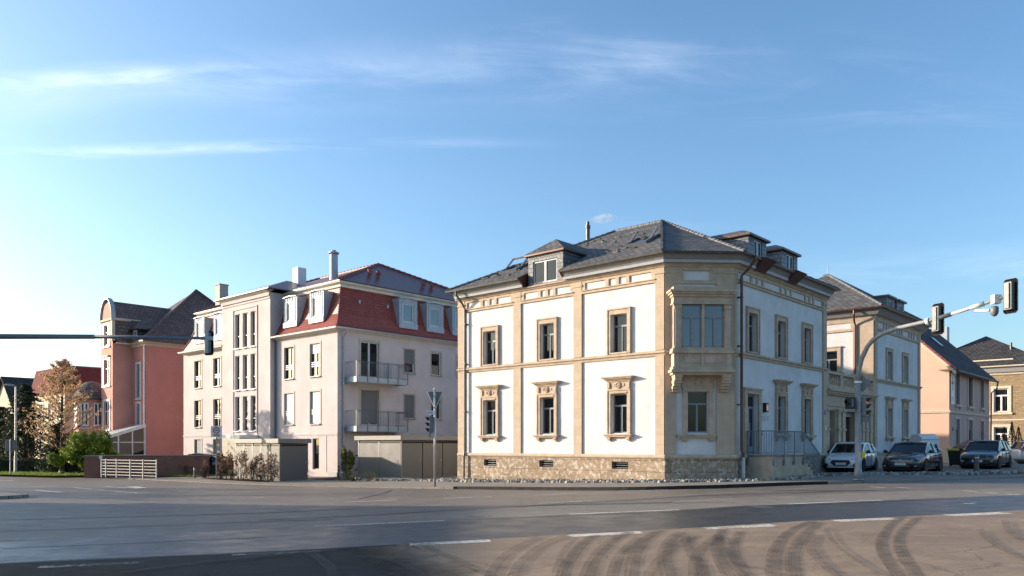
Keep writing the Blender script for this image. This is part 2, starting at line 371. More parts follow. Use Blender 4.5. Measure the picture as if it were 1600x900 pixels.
_a = gp(632, 850.6); _b = gp(770, 905); _d = (_b-_a).normalized(); _nn = Vector((_d.y, -_d.x, 0)); _nn = _nn if _nn.x < 0 else -_nn
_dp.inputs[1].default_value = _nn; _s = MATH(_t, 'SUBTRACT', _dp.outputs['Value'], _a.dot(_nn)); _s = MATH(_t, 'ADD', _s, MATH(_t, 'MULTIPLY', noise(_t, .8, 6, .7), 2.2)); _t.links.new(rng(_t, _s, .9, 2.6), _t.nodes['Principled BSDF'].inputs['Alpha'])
M['grit'] = asphalt('gritty_worn_asphalt', (.31, .265, .215), 60, .8, .75, .5, .5, .3, .9)
M['rail'] = plain('blue_grey_railing_paint', (.17, .20, .235), .5, .3)
M['tar'] = plain('tar_joint_filler', (.022, .021, .021), .6, var=.3)
M['mblack'] = plain('matt_black_board', (.012, .012, .013), .95, spec=.05)
def wornpaint(name, c, cov=.5):
    m, t, b = base_mat(name); n = noise(t, 9, 7, .8); n2 = noise(t, 55, 3, .7); n3 = noise(t, .8, 4, .6)
    t.links.new(mixc(t, rng(t, n2, .3, .7), tuple(x*.8 for x in c), c), b.inputs['Base Color']); b.inputs['Roughness'].default_value = .7
    al = MATH(t, 'ADD', MATH(t, 'ADD', MATH(t, 'MULTIPLY', n, .6), MATH(t, 'MULTIPLY', n2, .3)), MATH(t, 'MULTIPLY', n3, .35))
    t.links.new(rng(t, al, .74-.28*cov, .82-.28*cov, 1, .12), b.inputs['Alpha']) if cov < 0 else t.links.new(rng(t, al, .40+.28*cov, .56+.28*cov, 1, .1), b.inputs['Alpha'])
    return m
M['mark'] = wornpaint('road_marking_paint', (.80, .70, .58), .62)
M['markw'] = wornpaint('worn_road_marking_paint', (.62, .56, .48), .35)
def tyremark():
    m, t, b = base_mat('tyre_rubber_film'); n = noise(t, 3, 5, .7); n2 = noise(t, 60, 3, .7)
    b.inputs['Base Color'].default_value = (.05, .043, .037, 1); b.inputs['Roughness'].default_value = .7
    tc = t.nodes.new('ShaderNodeUVMap'); tc.uv_map = 'track'; sx = t.nodes.new('ShaderNodeSeparateXYZ'); t.links.new(tc.outputs[0], sx.inputs[0])
    ed = MATH(t, 'MULTIPLY', MATH(t, 'MULTIPLY', sx.outputs[0], MATH(t, 'SUBTRACT', 1.0, sx.outputs[0])), 4)
    en = MATH(t, 'MULTIPLY', MATH(t, 'MULTIPLY', sx.outputs[1], MATH(t, 'SUBTRACT', 1.0, sx.outputs[1])), 5)
    wv = t.nodes.new('ShaderNodeTexNoise'); wv.inputs['Scale'].default_value = 1; mp = t.nodes.new('ShaderNodeMapping'); mp.inputs['Scale'].default_value = (9, 1.2, 1); t.links.new(tc.outputs[0], mp.inputs[0]); t.links.new(mp.outputs[0], wv.inputs['Vector'])
    f = MATH(t, 'MULTIPLY', MATH(t, 'MULTIPLY', rng(t, ed, 0, .28, 0, 1), rng(t, en, 0, .5, 0, 1)), MATH(t, 'MULTIPLY', rng(t, wv.outputs['Fac'], .3, .65, .25, 1), rng(t, n, .3, .68, .1, .66)))
    t.links.new(f, b.inputs['Alpha']); return m
M['skid'] = tyremark()
def leafmat(name, c1, c2, c3, rough=.5, spec=.4):
    m, t, b = base_mat(name)
    gi = t.nodes.new('ShaderNodeNewGeometry'); cr = t.nodes.new('ShaderNodeValToRGB')
    t.links.new(gi.outputs['Random Per Island'], cr.inputs[0])
    cr.color_ramp.elements[0].color = (*c1, 1); cr.color_ramp.elements[1].color = (*c3, 1)
    e = cr.color_ramp.elements.new(.5); e.color = (*c2, 1)
    t.links.new(cr.outputs[0], b.inputs['Base Color']); b.inputs['Roughness'].default_value = rough; b.inputs['Specular IOR Level'].default_value = spec
    tr = t.nodes.new('ShaderNodeBsdfTranslucent'); t.links.new(cr.outputs[0], tr.inputs[0])
    ms = t.nodes.new('ShaderNodeMixShader'); ms.inputs[0].default_value = .3
    t.links.new(b.outputs[0], ms.inputs[1]); t.links.new(tr.outputs[0], ms.inputs[2]); t.links.new(ms.outputs[0], t.nodes['Material Output'].inputs[0])
    return m
M['larch'] = leafmat('dry_tan_needles', (.50, .31, .16), (.62, .42, .23), (.74, .55, .34), .8)
M['cedar'] = leafmat('dark_conifer_needles', (.020, .030, .016), (.035, .048, .024), (.06, .065, .03), .7)
M['laurel'] = leafmat('bright_laurel_leaves', (.07, .12, .012), (.15, .22, .018), (.36, .40, .05), .35)
M['phot'] = leafmat('mixed_shrub_leaves', (.05, .10, .02), (.10, .16, .03), (.26, .12, .05), .4)
M['beech'] = leafmat('dry_beech_leaves', (.11, .055, .032), (.19, .10, .06), (.30, .18, .11), .8)
M['topiary'] = leafmat('topiary_needles', (.05, .065, .02), (.09, .10, .03), (.14, .13, .05), .7)
M['grassm'] = leafmat('grass_blades', (.09, .15, .02), (.16, .23, .03), (.26, .28, .06), .6)
M['pebble'] = leafmat('gravel_stones', (.12, .11, .10), (.36, .33, .29), (.62, .57, .50), .8)
# ------------------------------------------------------------ ground, road, pavement, markings
def resample(pl, n):
    P = [Vector(p[:2]) for p in pl]; ds = [0]
    for a_, b_ in zip(P, P[1:]): ds.append(ds[-1]+(b_-a_).length)
    out = []
    for i in range(n):
        s = ds[-1]*i/(n-1); k = 0
        while k < len(ds)-2 and ds[k+1] < s: k += 1
        t = (s-ds[k])/max(1e-6, ds[k+1]-ds[k]); out.append(P[k].lerp(P[k+1], min(1, t)))
    return out
def smooth(pl, it=2):
    P = [Vector(p[:2]) for p in pl]
    for _ in range(it):
        q = [P[0]]
        for a_, b_ in zip(P, P[1:]): q += [a_.lerp(b_, .25), a_.lerp(b_, .75)]
        q.append(P[-1]); P = q
    return P
def strip(mb, A, B, dz, n=60, lat=10, m=0):
    a_ = resample(A, n); b_ = resample(B, n)
    for i in range(n-1):
        for j in range(lat):
            q = [a_[i].lerp(b_[i], j/lat), a_[i+1].lerp(b_[i+1], j/lat), a_[i+1].lerp(b_[i+1], (j+1)/lat), a_[i].lerp(b_[i], (j+1)/lat)]
            mb.face([(p.x, p.y, G(p.x)+dz) for p in q], m)
def grid(mb, x0, x1, y0, y1, nx, dz=0):
    for i in range(nx):
        xa = x0+(x1-x0)*i/nx; xb = x0+(x1-x0)*(i+1)/nx
        mb.face([(xa, y0, G(xa)+dz), (xb, y0, G(xb)+dz), (xb, y1, G(xb)+dz), (xa, y1, G(xa)+dz)])
mb = MB()
for (x0, x1, y0, y1) in ((-2500, 2500, -2500, -60), (-2500, 2500, 110, 3000), (-2500, -110, -60, 110), (90, 2500, -60, 110)):
    grid(mb, x0, x1, y0, y1, 8, -.03)
struct(mb.build('ground', M['earthg']))
mb = MB(); grid(mb, -110, 90, -60, 110, 800); struct(mb.build('road', M['road']))

A_px = [(-420, 905), (0, 882), (360, 866), (640, 850), (890, 835), (1102, 824), (1305, 812.5), (1480, 804), (1600, 797), (1850, 784)]
B_px = [(-420, 872), (0, 848), (262, 834), (490, 823), (695, 814), (888, 804), (1062, 797), (1232, 788), (1378, 782), (1600, 773.5), (1850, 764)]
Al = [gp(*p) for p in A_px]; Bl = [gp(*p) for p in B_px]
mb = MB(); strip(mb, Al, Bl, .004, 240, 6); struct(mb.build('road_lane', M['lane']))
Ar = [p for p in Al if p.x > -1.5]; Ar = [gp(632, 850.6)]+Ar; _q = gp(770, 905); BQ = tuple((Ar[0]+(_q-Ar[0])*6)[:2])
mb = MB(); strip(mb, Al, [(p.x+6, p.y-19) for p in Al], .004, 160, 40); struct(mb.build('road_apron', M['near']))

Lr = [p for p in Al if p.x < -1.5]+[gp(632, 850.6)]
mb = MB(); strip(mb, Lr, [(p.x+3, p.y-19) if i < len(Lr)-1 else BQ[:] for i, p in enumerate(Lr)], .0085, 100, 40); struct(mb.build('road_shade_patch', M['patch']))  # dark sheet that deepens the shadow in the near left corner
C_px = [(-420, 862), (0, 838), (262, 821), (490, 806), (695, 797), (888, 789), (1062, 782), (1232, 775), (1378, 769), (1600, 762.5), (1850, 755)]
mb = MB(); strip(mb, Bl[4:], [gp(*p) for p in C_px][4:], .0042, 240, 6); struct(mb.build('road_wheel_path', M['grit']))
def seam(mb, px, wd, dz=.008):
    P = smooth([gp(*p) for p in px], 2); n = len(P); rn = random.Random(int(px[0][1]*7)); ws = [wd*rn.uniform(.6, 1.3) for _ in P]
    for i in range(n-1):
        d = (P[i+1]-P[i]).normalized(); n_ = Vector((-d.y, d.x))/2
        mb.face([(c.x, c.y, G(c.x)+dz) for c in (P[i]-n_*ws[i], P[i+1]-n_*ws[i+1], P[i+1]+n_*ws[i+1], P[i]+n_*ws[i])])
mb = MB()
for px, wd in (([(-60, 884), (120, 875), (300, 868), (480, 860), (620, 852)], .16), ([(0, 813), (150, 809), (300, 805), (430, 801), (560, 795)], .09), ([(400, 813), (530, 808), (680, 799), (800, 792), (900, 788), (1050, 785)], .10), ([(0, 830), (200, 824), (380, 816), (520, 812)], .07),
    ([(720, 812), (900, 806), (1100, 799), (1300, 788), (1500, 779)], .05), ([(0, 858), (250, 847), (420, 840)], .07), ([(560, 780), (600, 771), (612, 766)], .08), ([(1230, 772), (1300, 768), (1420, 765)], .05)): seam(mb, px, wd)
struct(mb.build('tar_joints', M['tar']))
mb = MB()
for u, v in ((752, 806), (1190, 793), (330, 779)):
    c = gp(u, v); n = 24
    mb.face([(c.x+.31*cos(2*pi*k/n), c.y+.31*sin(2*pi*k/n), G(c.x)+.0095) for k in range(n)])
struct(mb.build('manhole_covers', M['steeld']))
def dash(mb, p, q, wd, dz=.010, m=0):
    a_ = gp(*p); b_ = gp(*q); d = Vector((b_.x-a_.x, b_.y-a_.y)); L = d.length; d.normalize(); n_ = Vector((-d.y, d.x))*wd/2
    k = max(1, int(L/.5))
    for i in range(k):
        s0 = Vector((a_.x, a_.y)).lerp(Vector((b_.x, b_.y)), i/k); s1 = Vector((a_.x, a_.y)).lerp(Vector((b_.x, b_.y)), (i+1)/k)
        mb.face([(c.x, c.y, G(c.x)+dz) for c in (s0-n_, s1-n_, s1+n_, s0+n_)], m)
mb = MB()
for p, q, w_, m in [((640,851.5),(766,845.5),.40,0),((890,838),(1003,832.5),.40,0),((1102,826.5),(1211,821.5),.40,0),((1305,814.5),(1399,811),.40,0),((1480,806),(1572,802),.40,0),((1655,798),(1740,794),.40,0),
    ((490,823),(695,814),.17,0),((888,804),(1062,797),.17,0),((1232,788),(1378,782),.17,0),
    ((540,785),(622,781.5),.17,0),((694,779.3),(768,776),.17,0),((835,774),(905,771),.13,0),((966,768),(1045,765.5),.13,0),
    ((843,787),(925,783),.12,0),((362,868),(500,861.5),.22,1),((60,887),(222,879),.22,1),((0,845),(262,834),.12,1),
    ((83,793),(107,791.8),.14,1),((118,791.2),(145,789.7),.14,1),((158,789),(184,787.4),.14,1),((195,787),(221,785.8),.14,1),((231,785.3),(257,784),.14,1),
    ((385,793),(460,790),.12,1),((392,779),(455,775),.12,1),((205,801),(300,796.5),.12,1),((0,808),(123,803),.12,1),
    ((115,762),(217,771),.16,0),((217,771),(352,764.2),.13,0),((60,769.2),(215,771.4),.13,1),((0,775),(215,771.6),.13,1),((55,766),(100,770),.2,0),((0,751),(22,751.5),.2,0),((40,761),(90,760),.16,0),
    ((165,760.5),(220,764),.16,0),((205,760.5),(222,763),.5,0),
    ((1058,776),(1345,758.5),.10,1),((1506,788),(1524,786.6),.12,0),
    ((1506,767.2),(1528,768.6),.15,0),((1540,769.8),(1560,771.3),.15,0),((1572,772.3),(1595,774),.15,0),((1360,761.2),(1384,762.4),.15,0),((1400,762),(1424,763.4),.15,0),
    ((800,778),(1040,768),.10,1)]:
    dash(mb, p, q, w_, .010, m)
struct(mb.build('road_markings', [M['mark'], M['markw']]))
# rubber left on the asphalt by turning traffic
def track(mb, px, wd, dz, uvs):
    P = smooth([gp(*p) for p in px], 3)
    n = len(P); L = 0
    base = len(mb.f)
    for i in range(n-1):
        d0 = (P[min(i+1, n-1)]-P[max(i-1, 0)]).normalized(); d1 = (P[min(i+2, n-1)]-P[i]).normalized()
        n0 = Vector((-d0.y, d0.x))*wd/2; n1 = Vector((-d1.y, d1.x))*wd/2
        mb.face([(c.x, c.y, G(c.x)+dz) for c in (P[i]-n0, P[i]+n0, P[i+1]+n1, P[i+1]-n1)])
        uvs.append([(0, i/(n-1)), (1, i/(n-1)), (1, (i+1)/(n-1)), (0, (i+1)/(n-1))])
tracks = [([(1412,915),(1405,900),(1378,865),(1376,843),(1391,821),(1412,806)], .34), ([(1440,915),(1433,900),(1408,865),(1403,843),(1412,827),(1436,808)], .34),
  ([(1212,920),(1209,900),(1209,865),(1222,840),(1247,823),(1270,815)], .42), ([(1244,920),(1241,900),(1237,865),(1253,837),(1281,816)], .42),
  ([(1150,915),(1137,900),(1119,865),(1119,843),(1131,827)], .36), ([(1180,915),(1166,900),(1147,871),(1144,849),(1159,830)], .36),
  ([(876,920),(880,900),(890,875),(915,845),(935,836)], .40), ([(912,920),(918,900),(930,870),(960,842),(985,832)], .42), ([(955,920),(958,895),(968,868),(1000,840)], .34),
  ([(985,920),(988,895),(990,870),(1007,843),(1030,830)], .40), ([(1052,920),(1045,900),(1035,870),(1047,845),(1065,832)], .44), ([(1092,920),(1085,895),(1087,868),(1120,838)], .36),
  ([(1010,920),(1018,890),(1045,860),(1090,836)], .3), ([(1100,925),(1100,890),(1075,862),(1070,838)], .34), ([(1180,920),(1150,890),(1128,862),(1122,835)], .3),
  ([(760,920),(766,900),(785,872),(812,853),(850,838)], .30), ([(800,920),(802,900),(816,876),(850,850),(885,838)], .30), ([(650,850),(690,868),(745,892),(790,915)], .34), ([(590,872),(640,890),(690,915)], .26),
  ([(900,845),(880,862),(868,900)], .22), ([(1270,835),(1262,860),(1290,890),(1330,920)], .26), ([(1530,830),(1545,850),(1600,880),(1680,910)], .22), ([(1570,815),(1575,835),(1610,855)], .24),
  ([(470,862),(510,880),(530,915)], .36), ([(1290,828),(1300,850),(1330,875),(1380,905)], .16), ([(180,900),(330,880),(480,866),(560,858)], .3)]
mb = MB(); uvs = []
for i, (px, wd) in enumerate(tracks): track(mb, px, wd*.58, .012+.0015*i, uvs)
o = mb.build('tyre_marks', M['skid'], uv=False)
ul = o.data.uv_layers.new(name='track').data
for p, u4 in zip(o.data.polygons, uvs):
    # corner order can be flipped when normals are recalculated; match by vertex
    vs = list(p.vertices); k0 = p.index*4
    for li, vi in zip(p.loop_indices, vs): ul[li].uv = u4[vi-k0]
struct(o)

K = smooth([(-70, 84), (-48, 68), (-33, 56.2), (-20.5, 46.2), (-13.1, 40.6), (-6.5, 36.4), (-2.7, 33.8), (0, 31.8), (2.6, 29.8), (5.0, 28.3), (7.2, 28.4), (9.2, 29.3), (11.5, 30.1), (15, 30.9), (22, 33.4), (34, 37.5), (60, 46)], 2)
KI = smooth([(-62, 92), (-40, 78), (-24, 66), (-10, 56), (-4, 50), (0, 47), (3, 43), (6, 41), (10, 41), (14, 42), (18, 43.5), (22, 45), (26, 46), (30, 48), (34, 50), (44, 55), (70, 66)], 2)
def offs(P, d):
    out = []
    for i, p in enumerate(P):
        t_ = (P[min(i+1, len(P)-1)]-P[max(i-1, 0)]).normalized(); out.append(p+Vector((-t_.y, t_.x))*d)
    return out
def hk(x): return .04+.085/(1+math.exp(-(x+3.2)*2.5))*(1/(1+math.exp((x-13.5)*1.2)))   # kerb lowered at the crossing and the yard
Kr = resample(K, 220); K2 = resample(offs(Kr, .16), 220); KIr = resample(KI, 220)
mbk = MB(); mbp = MB()
for i in range(219):
    a0, a1, b0, b1 = Kr[i], Kr[i+1], K2[i], K2[i+1]
    md = 1 if -3 < a0.x < 12 else 0
    mbk.face([(a0.x,a0.y,G(a0.x)-.05),(a1.x,a1.y,G(a1.x)-.05),(a1.x,a1.y,G(a1.x)+hk(a1.x)),(a0.x,a0.y,G(a0.x)+hk(a0.x))], md)
    mbk.face([(a0.x,a0.y,G(a0.x)+hk(a0.x)),(a1.x,a1.y,G(a1.x)+hk(a1.x)),(b1.x,b1.y,G(b1.x)+hk(b1.x)),(b0.x,b0.y,G(b0.x)+hk(b0.x))], 0)
    for j in range(10):
        q = [b0.lerp(KIr[i], j/10), b1.lerp(KIr[i+1], j/10), b1.lerp(KIr[i+1], (j+1)/10), b0.lerp(KIr[i], (j+1)/10)]
        mbp.face([(p.x, p.y, G(p.x)+hk(p.x)-.004+(.115-hk(p.x))*min(1, (j+(k > 1))/2.)) for k, p in enumerate(q)])
struct(mbk.build('kerb', [M['kerb'], M['kerbd']])); struct(mbp.build('pavement', M['pave']))
SW = .115
# traffic island at the left edge of the picture
mb = MB(); ic = gp(-42, 778); ring = []
for k in range(28):
    t_ = 2*pi*k/28; ring.append(Vector((ic.x+2.3*cos(t_)*1.0-.2, ic.y+1.3*sin(t_))))
def gpt(p, dz): return (p.x, p.y, G(p.x)+dz)
ins = [Vector((ic.x, ic.y)).lerp(p, .9) for p in ring]
for k in range(28):
    j = (k+1) % 28
    mb.face([gpt(ring[k], -.02), gpt(ring[j], -.02), gpt(ring[j], .13), gpt(ring[k], .13)]); mb.face([gpt(ring[k], .13), gpt(ring[j], .13), gpt(ins[j], .13), gpt(ins[k], .13)])
    mb.face([gpt(ins[k], .127), gpt(ins[j], .127), (ic.x, ic.y, G(ic.x)+.127)], 1)
struct(mb.build('traffic_island', [M['kerb'], M['pave']]))
# planted beds and lawns
def bed(name, pts, dz, mat, n=12):
    mb = MB(); c = sum((Vector(p[:2]) for p in pts), Vector((0, 0)))/len(pts)
    P = resample(list(pts)+[pts[0]], 40)
    for a_, b_ in zip(P, P[1:]):
        for j in range(n):
            q = [a_.lerp(c, j/n), b_.lerp(c, j/n), b_.lerp(c, (j+1)/n), a_.lerp(c, (j+1)/n)]
            mb.face([gpt(p, dz+.02*sin(p.x*5)*cos(p.y*4)*min(1, j)) for p in (q if j < n-1 else q[:3])])
    return struct(mb.build(name, mat))
def wxy(a, b): p = W(a, b); return (p.x, p.y)
bed('planting_bed', [wxy(-5.4, 23.5), wxy(-5.6, 30.5), wxy(-4.75, 30.5), wxy(-4.75, 23.5)], SW+.03, M['earth'])
bed('planting_bed', [wxy(-2.2, 19), wxy(-2.6, 23.2), wxy(-.2, 24.2), wxy(-.7, 19)], SW+.03, M['earth'])
bed('planting_bed', [wxy(-6.4, 34.5), wxy(-6.9, 41), wxy(-5.4, 41), wxy(-5.2, 34.5)], SW+.03, M['earth'])
lawn_pts = [wxy(-5.2, 32.5), wxy(-6, 43), wxy(-.3, 44), wxy(-.3, 32.5)]
bed('lawn', lawn_pts, SW+.025, M['grassm'])
lawn2 = [(-37, 54), (-29.5, 50.4), (-27.2, 51.4), (-29, 58), (-38, 60)]
bed('lawn', lawn2, SW+.03, M['grassm'])
def scatter(name, polys, n, fn, mat, label, cat):
    mb = MB(); k = 0
    for poly in polys:
        xs = [p[0] for p in poly]; ys = [p[1] for p in poly]
        for _ in range(n):
            x = random.uniform(min(xs), max(xs)); y = random.uniform(min(ys), max(ys)); ins_ = False
            for i in range(len(poly)):
                x1, y1 = poly[i][:2]; x2, y2 = poly[i-1][:2]
                if (y1 > y) != (y2 > y) and x < (x2-x1)*(y-y1)/(y2-y1)+x1: ins_ = not ins_
            if ins_: fn(mb, x, y)
    o = mb.build(name, mat, uv=False, recalc=False); return tag(o, label, cat, kind='stuff')
def blade(mb, x, y):
    z = G(x)+SW+.02; a_ = random.uniform(0, pi); h = random.uniform(.05, .13); w_ = .03
    dx, dy = cos(a_)*w_, sin(a_)*w_; l = random.uniform(-.06, .06)
    mb.face([(x-dx, y-dy, z), (x+dx, y+dy, z), (x+l, y+l, z+h)])
scatter('grass', [lawn_pts, lawn2], 9000, blade, M['grassm'], 'short green grass in front of the houses on the left', 'grass')
def stone(mb, x, y, s=None, z=None):
    s = s or random.uniform(.035, .085); z = G(x)+SW+.0 if z is None else z
    r = Matrix.Rotation(random.uniform(0, 6), 3, 'Z')
    tp = [Vector((random.uniform(.3, .6)*sx*s, random.uniform(.3, .6)*sy*s, random.uniform(.8, 1.3)*s)) for sx, sy in ((-1,-1),(1,-1),(1,1),(-1,1))]
    bt = [Vector((random.uniform(.8, 1.1)*sx*s, random.uniform(.6, 1.1)*sy*s, -.2*s)) for sx, sy in ((-1,-1),(1,-1),(1,1),(-1,1))]
    P = [Vector((x, y, z+s*.1))+r@q for q in bt+tp]
    mb.hexa(P)
grav = [wxy(-.0, 14.4), wxy(-1.5, 16.6), wxy(-1.7, 12), wxy(-1.5, 6), wxy(-1.0, 1.5), wxy(.3, -.3), wxy(2.02, -1.5), wxy(3, -1.9), wxy(8.5, -2.2), wxy(8.5, -1.2), wxy(3.0, -1.2), wxy(2.9, 0), wxy(2.02, 0), wxy(0, 2.02)]
grav2 = [wxy(8.6, -2.6), wxy(8.6, -1.3), (20, 36), (25, 37.6), (26, 36.6), (20, 34.2)]
grav3 = [wxy(-2.0, 16.5), wxy(-2.3, 19.5), wxy(-.8, 19.0), wxy(-.8, 16.5)]
scatter('gravel', [grav, grav3], 9000, stone, M['pebble'], 'loose grey gravel strip along the foot of the white corner building', 'gravel')
scatter('rubble_stones', [grav2], 2600, stone, M['pebble'], 'shaded loose stones along the edge of the car park', 'gravel')

# ------------------------------------------------------------ window kit
def win_frame(par, F, u0, u1, z0, z1, d, style='casement', mat='frame', pane='pane', fw=.055, name='window', blind=None, curtain=0, dp=.05):
    """window set in a wall opening at outward distance d; frame with pane, and optional blind, below it"""
    f = MB(); P = lambda *a_: f.fb(F, *a_)
    P(u0, u1, z0, z0+fw, d, d+dp); P(u0, u1, z1-fw, z1, d, d+dp); P(u0, u0+fw, z0+fw, z1-fw, d, d+dp); P(u1-fw, u1, z0+fw, z1-fw, d, d+dp)
    uc = (u0+u1)/2; H = z1-z0
    if style == 'cross':
        zt = z0+H*.70; P(u0+fw, u1-fw, zt-fw*.7, zt+fw*.7, d, d+dp+.012); P(uc-fw*.75, uc+fw*.75, z0+fw, zt-fw*.7, d, d+dp+.006)
    elif style == 'casement2': P(uc-fw*.8, uc+fw*.8, z0+fw, z1-fw, d, d+dp+.006)
    elif style == 'transom': zt = z0+H*.36; P(u0+fw, u1-fw, zt-fw*.5, zt+fw*.5, d, d+dp)
    elif style == 'door2': P(uc-fw, uc+fw, z0+fw, z1-fw, d, d+dp+.006); P(u0+fw, u1-fw, z0+fw, z0+fw+.12, d, d+dp)
    elif style == 'sash':
        P(uc-fw*.8, uc+fw*.8, z0+fw, z1-fw, d, d+dp+.006); P(u0+fw, u1-fw, z0+H*.62, z0+H*.62+fw, d, d+dp)
    o = f.build(name, M[mat], par)
    g = MB(); g.face([F.p(u0+fw*.5, d+dp*.35, z0+fw*.5), F.p(u1-fw*.5, d+dp*.35, z0+fw*.5), F.p(u1-fw*.5, d+dp*.35, z1-fw*.5), F.p(u0+fw*.5, d+dp*.35, z1-fw*.5)])
    g.build('pane', M[pane], o, recalc=False)
    if blind:
        b = MB(); b.fb(F, u0+.03, u1-.03, z1-(z1-z0)*blind[1], z1-.02, d+dp+.008, d+dp+.02); b.build('roller_blind', M[blind[0]], o)
    return o

# ------------------------------------------------------------ white corner building
def corner_building():
    r = thing('corner_building', 'white corner building with sandstone pilasters, bay window on its chamfered corner and slate roof', 'building', (V0.x, V0.y, 0), TH)
    EZ = 8.90
    FL = FR((0, 0, 0), (0, 1, 0), (-1, 0, 0)); FRt = FR((0, 0, 0), (1, 0, 0), (0, -1, 0))
    cx = 2.02; cn = Vector((-1, -1, 0)).normalized(); cu = Vector((1, -1, 0)).normalized()
    FC = FR((0, cx, 0), cu, cn); CW = cx*sqrt(2)
    Lw = [(2.02+2.21), (2.02+6.16), (2.02+9.79)]; Rw = [3.66, 6.56, 9.54]
    zl = (2.07, 3.74); zu = (5.5, 7.13); hw = .42
    wl = MB()
    ops = [(c-hw, c+hw, *z) for c in Lw for z in (zl, zu)]
    wallgrid(wl, FL, 2.02, 14.02, 1.05, EZ, ops, .24)
    opr = [(c-hw, c+hw, *zu) for c in Rw] + [(c-hw, c+hw, *zl) for c in Rw[1:]] + [(Rw[0]-.55, Rw[0]+.55, 1.15, 3.72)]
    wallgrid(wl, FRt, 2.02, 12.0, 1.05, EZ, opr, .24)
    wallgrid(wl, FC, 0, CW, 1.05, EZ, [(.92, 1.78, *zl)], .2)
    wl.face([(0, 14.02, 1.05), (12, 14.02, 1.05), (12, 14.02, EZ), (0, 14.02, EZ)]); wl.face([(12, 0, 1.05), (12, 14.02, 1.05), (12, 14.02, EZ), (12, 0, EZ)])
    wl.build('wall', M['white'], r, recalc=False)
    # plinth with cellar openings, set slightly proud
    pl = MB(); zb = -.9
    vent = [(c-.42, c+.42, .55, .86) for c in (2.02+2.15, 2.02+6.2, 2.02+9.75)]
    wallgrid(pl, FL, 1.98, 14.06, zb, 1.0, vent, .22, .06); wallgrid(pl, FRt, 1.98, 12.04, zb, 1.0, [], 0, .06)
    wallgrid(pl, FC, -.03, CW+.03, zb, 1.0, [], 0, .06)
    pl.face([(0, 14.08, zb), (12, 14.08, zb), (12, 14.08, 1.02), (0, 14.08, 1.02)]); pl.face([(12.06, 0, zb), (12.06, 14.02, zb), (12.06, 14.02, 1.02), (12.06, 0, 1.02)])
    pl.build('plinth', M['plinth'], r, recalc=False)
    for v in vent:
        g = MB(); g.fb(FL, v[0], v[1], v[2], v[3], -.16, -.14)
        g.build('cellar_window', M['paned'], r)
        g = MB()
        for k in range(3): g.fb(FL, v[0], v[1], v[2]+.04+k*.1, v[2]+.06+k*.1, -.08, -.05)
        g.build('grille', M['steeld'], r)
    path = [(0, 14.02), (0, cx), (cx, 0), (12, 0)]
    s = MB(); s.sweep(path, [(0, 1.0), (.09, 1.0), (.13, 1.05), (.13, 1.10), (.07, 1.17), (0, 1.17)]); s.build('plinth_moulding', M['sandp'], r)
    s = MB(); s.sweep(path, [(0, 5.20), (.06, 5.20), (.08, 5.28), (.15, 5.32), (.15, 5.38), (.10, 5.41), (0, 5.44)]); s.build('string_course', M['sandp'], r)
    # pilasters
    def pil(F, a_, b_, d=.07, z0=1.17, z1=EZ-.02):
        p = MB(); p.fb(F, a_, b_, z0, 5.20, 0, d); p.fb(F, a_, b_, 5.44, z1, 0, d); p.fb(F, a_-.03, b_+.03, z1-.34, z1-.26, d, d+.03)
        p.build('pilaster', M['sand'], r)
    pil(FL, 2.02+.0, 2.02+.42); pil(FL, 2.02+4.17, 2.02+4.62); pil(FL, 2.02+7.75, 2.02+8.22); pil(FL, 2.02+11.53, 14.02)
    pil(FRt, 11.55, 12.0); pil(FRt, 2.02, 2.16, .05)
    pil(FC, .0, .45); pil(FC, 2.12, CW-.0)
    # frieze: frames leave white panels between them
    def frieze(F, a_, b_, cuts, nm='frieze'):
        f = MB(); f.fb(F, a_, b_, 8.68, EZ, 0, .055); f.fb(F, a_, b_, 8.22, 8.37, 0, .075); f.fb(F, a_, b_, 8.33, 8.37, .075, .12)
        xs = sorted(cuts)
        for c, w_ in xs: f.fb(F, c-w_/2, c+w_/2, 8.37, 8.68, 0, .055)
        f.build(nm, M['sandp'], r)
    for a_, b_ in ((2.44, 6.19), (6.64, 9.77), (10.24, 13.55)):
        Lb = b_-a_; frieze(FL, a_, b_, [(a_+.09, .18), (b_-.09, .18)]+[(a_+Lb*f_, .17) for f_ in (.36, .5, .64)])
    frieze(FRt, 2.16, 11.55, [(2.22, .1), (11.5, .1)]+[(x, .16) for x in (3.55, 4.1, 4.65, 6.55, 7.1, 7.65, 9.35, 9.85, 10.35)])
    f = MB(); f.fb(FC, .45, 2.12, 8.72, EZ, 0, .06); f.fb(FC, .45, .68, 8.18, 8.72, 0, .06); f.fb(FC, 1.9, 2.12, 8.18, 8.72, 0, .06); f.fb(FC, .45, 2.12, 8.12, 8.26, 0, .062)
    f.fb(FC, .72, 1.86, 8.66, 8.72, .0, .09); f.fb(FC, .68, .74, 8.26, 8.66, 0, .09); f.fb(FC, 1.84, 1.9, 8.26, 8.66, 0, .09)
    f.build('frieze', M['sandp'], r)
    s = MB(); s.sweep(path, [(0, EZ-.1), (.10, EZ-.1), (.16, EZ-.02), (.20, EZ-.02), (.20, EZ+.02), (0, EZ+.02)]); s.build('architrave', M['sandp'], r)
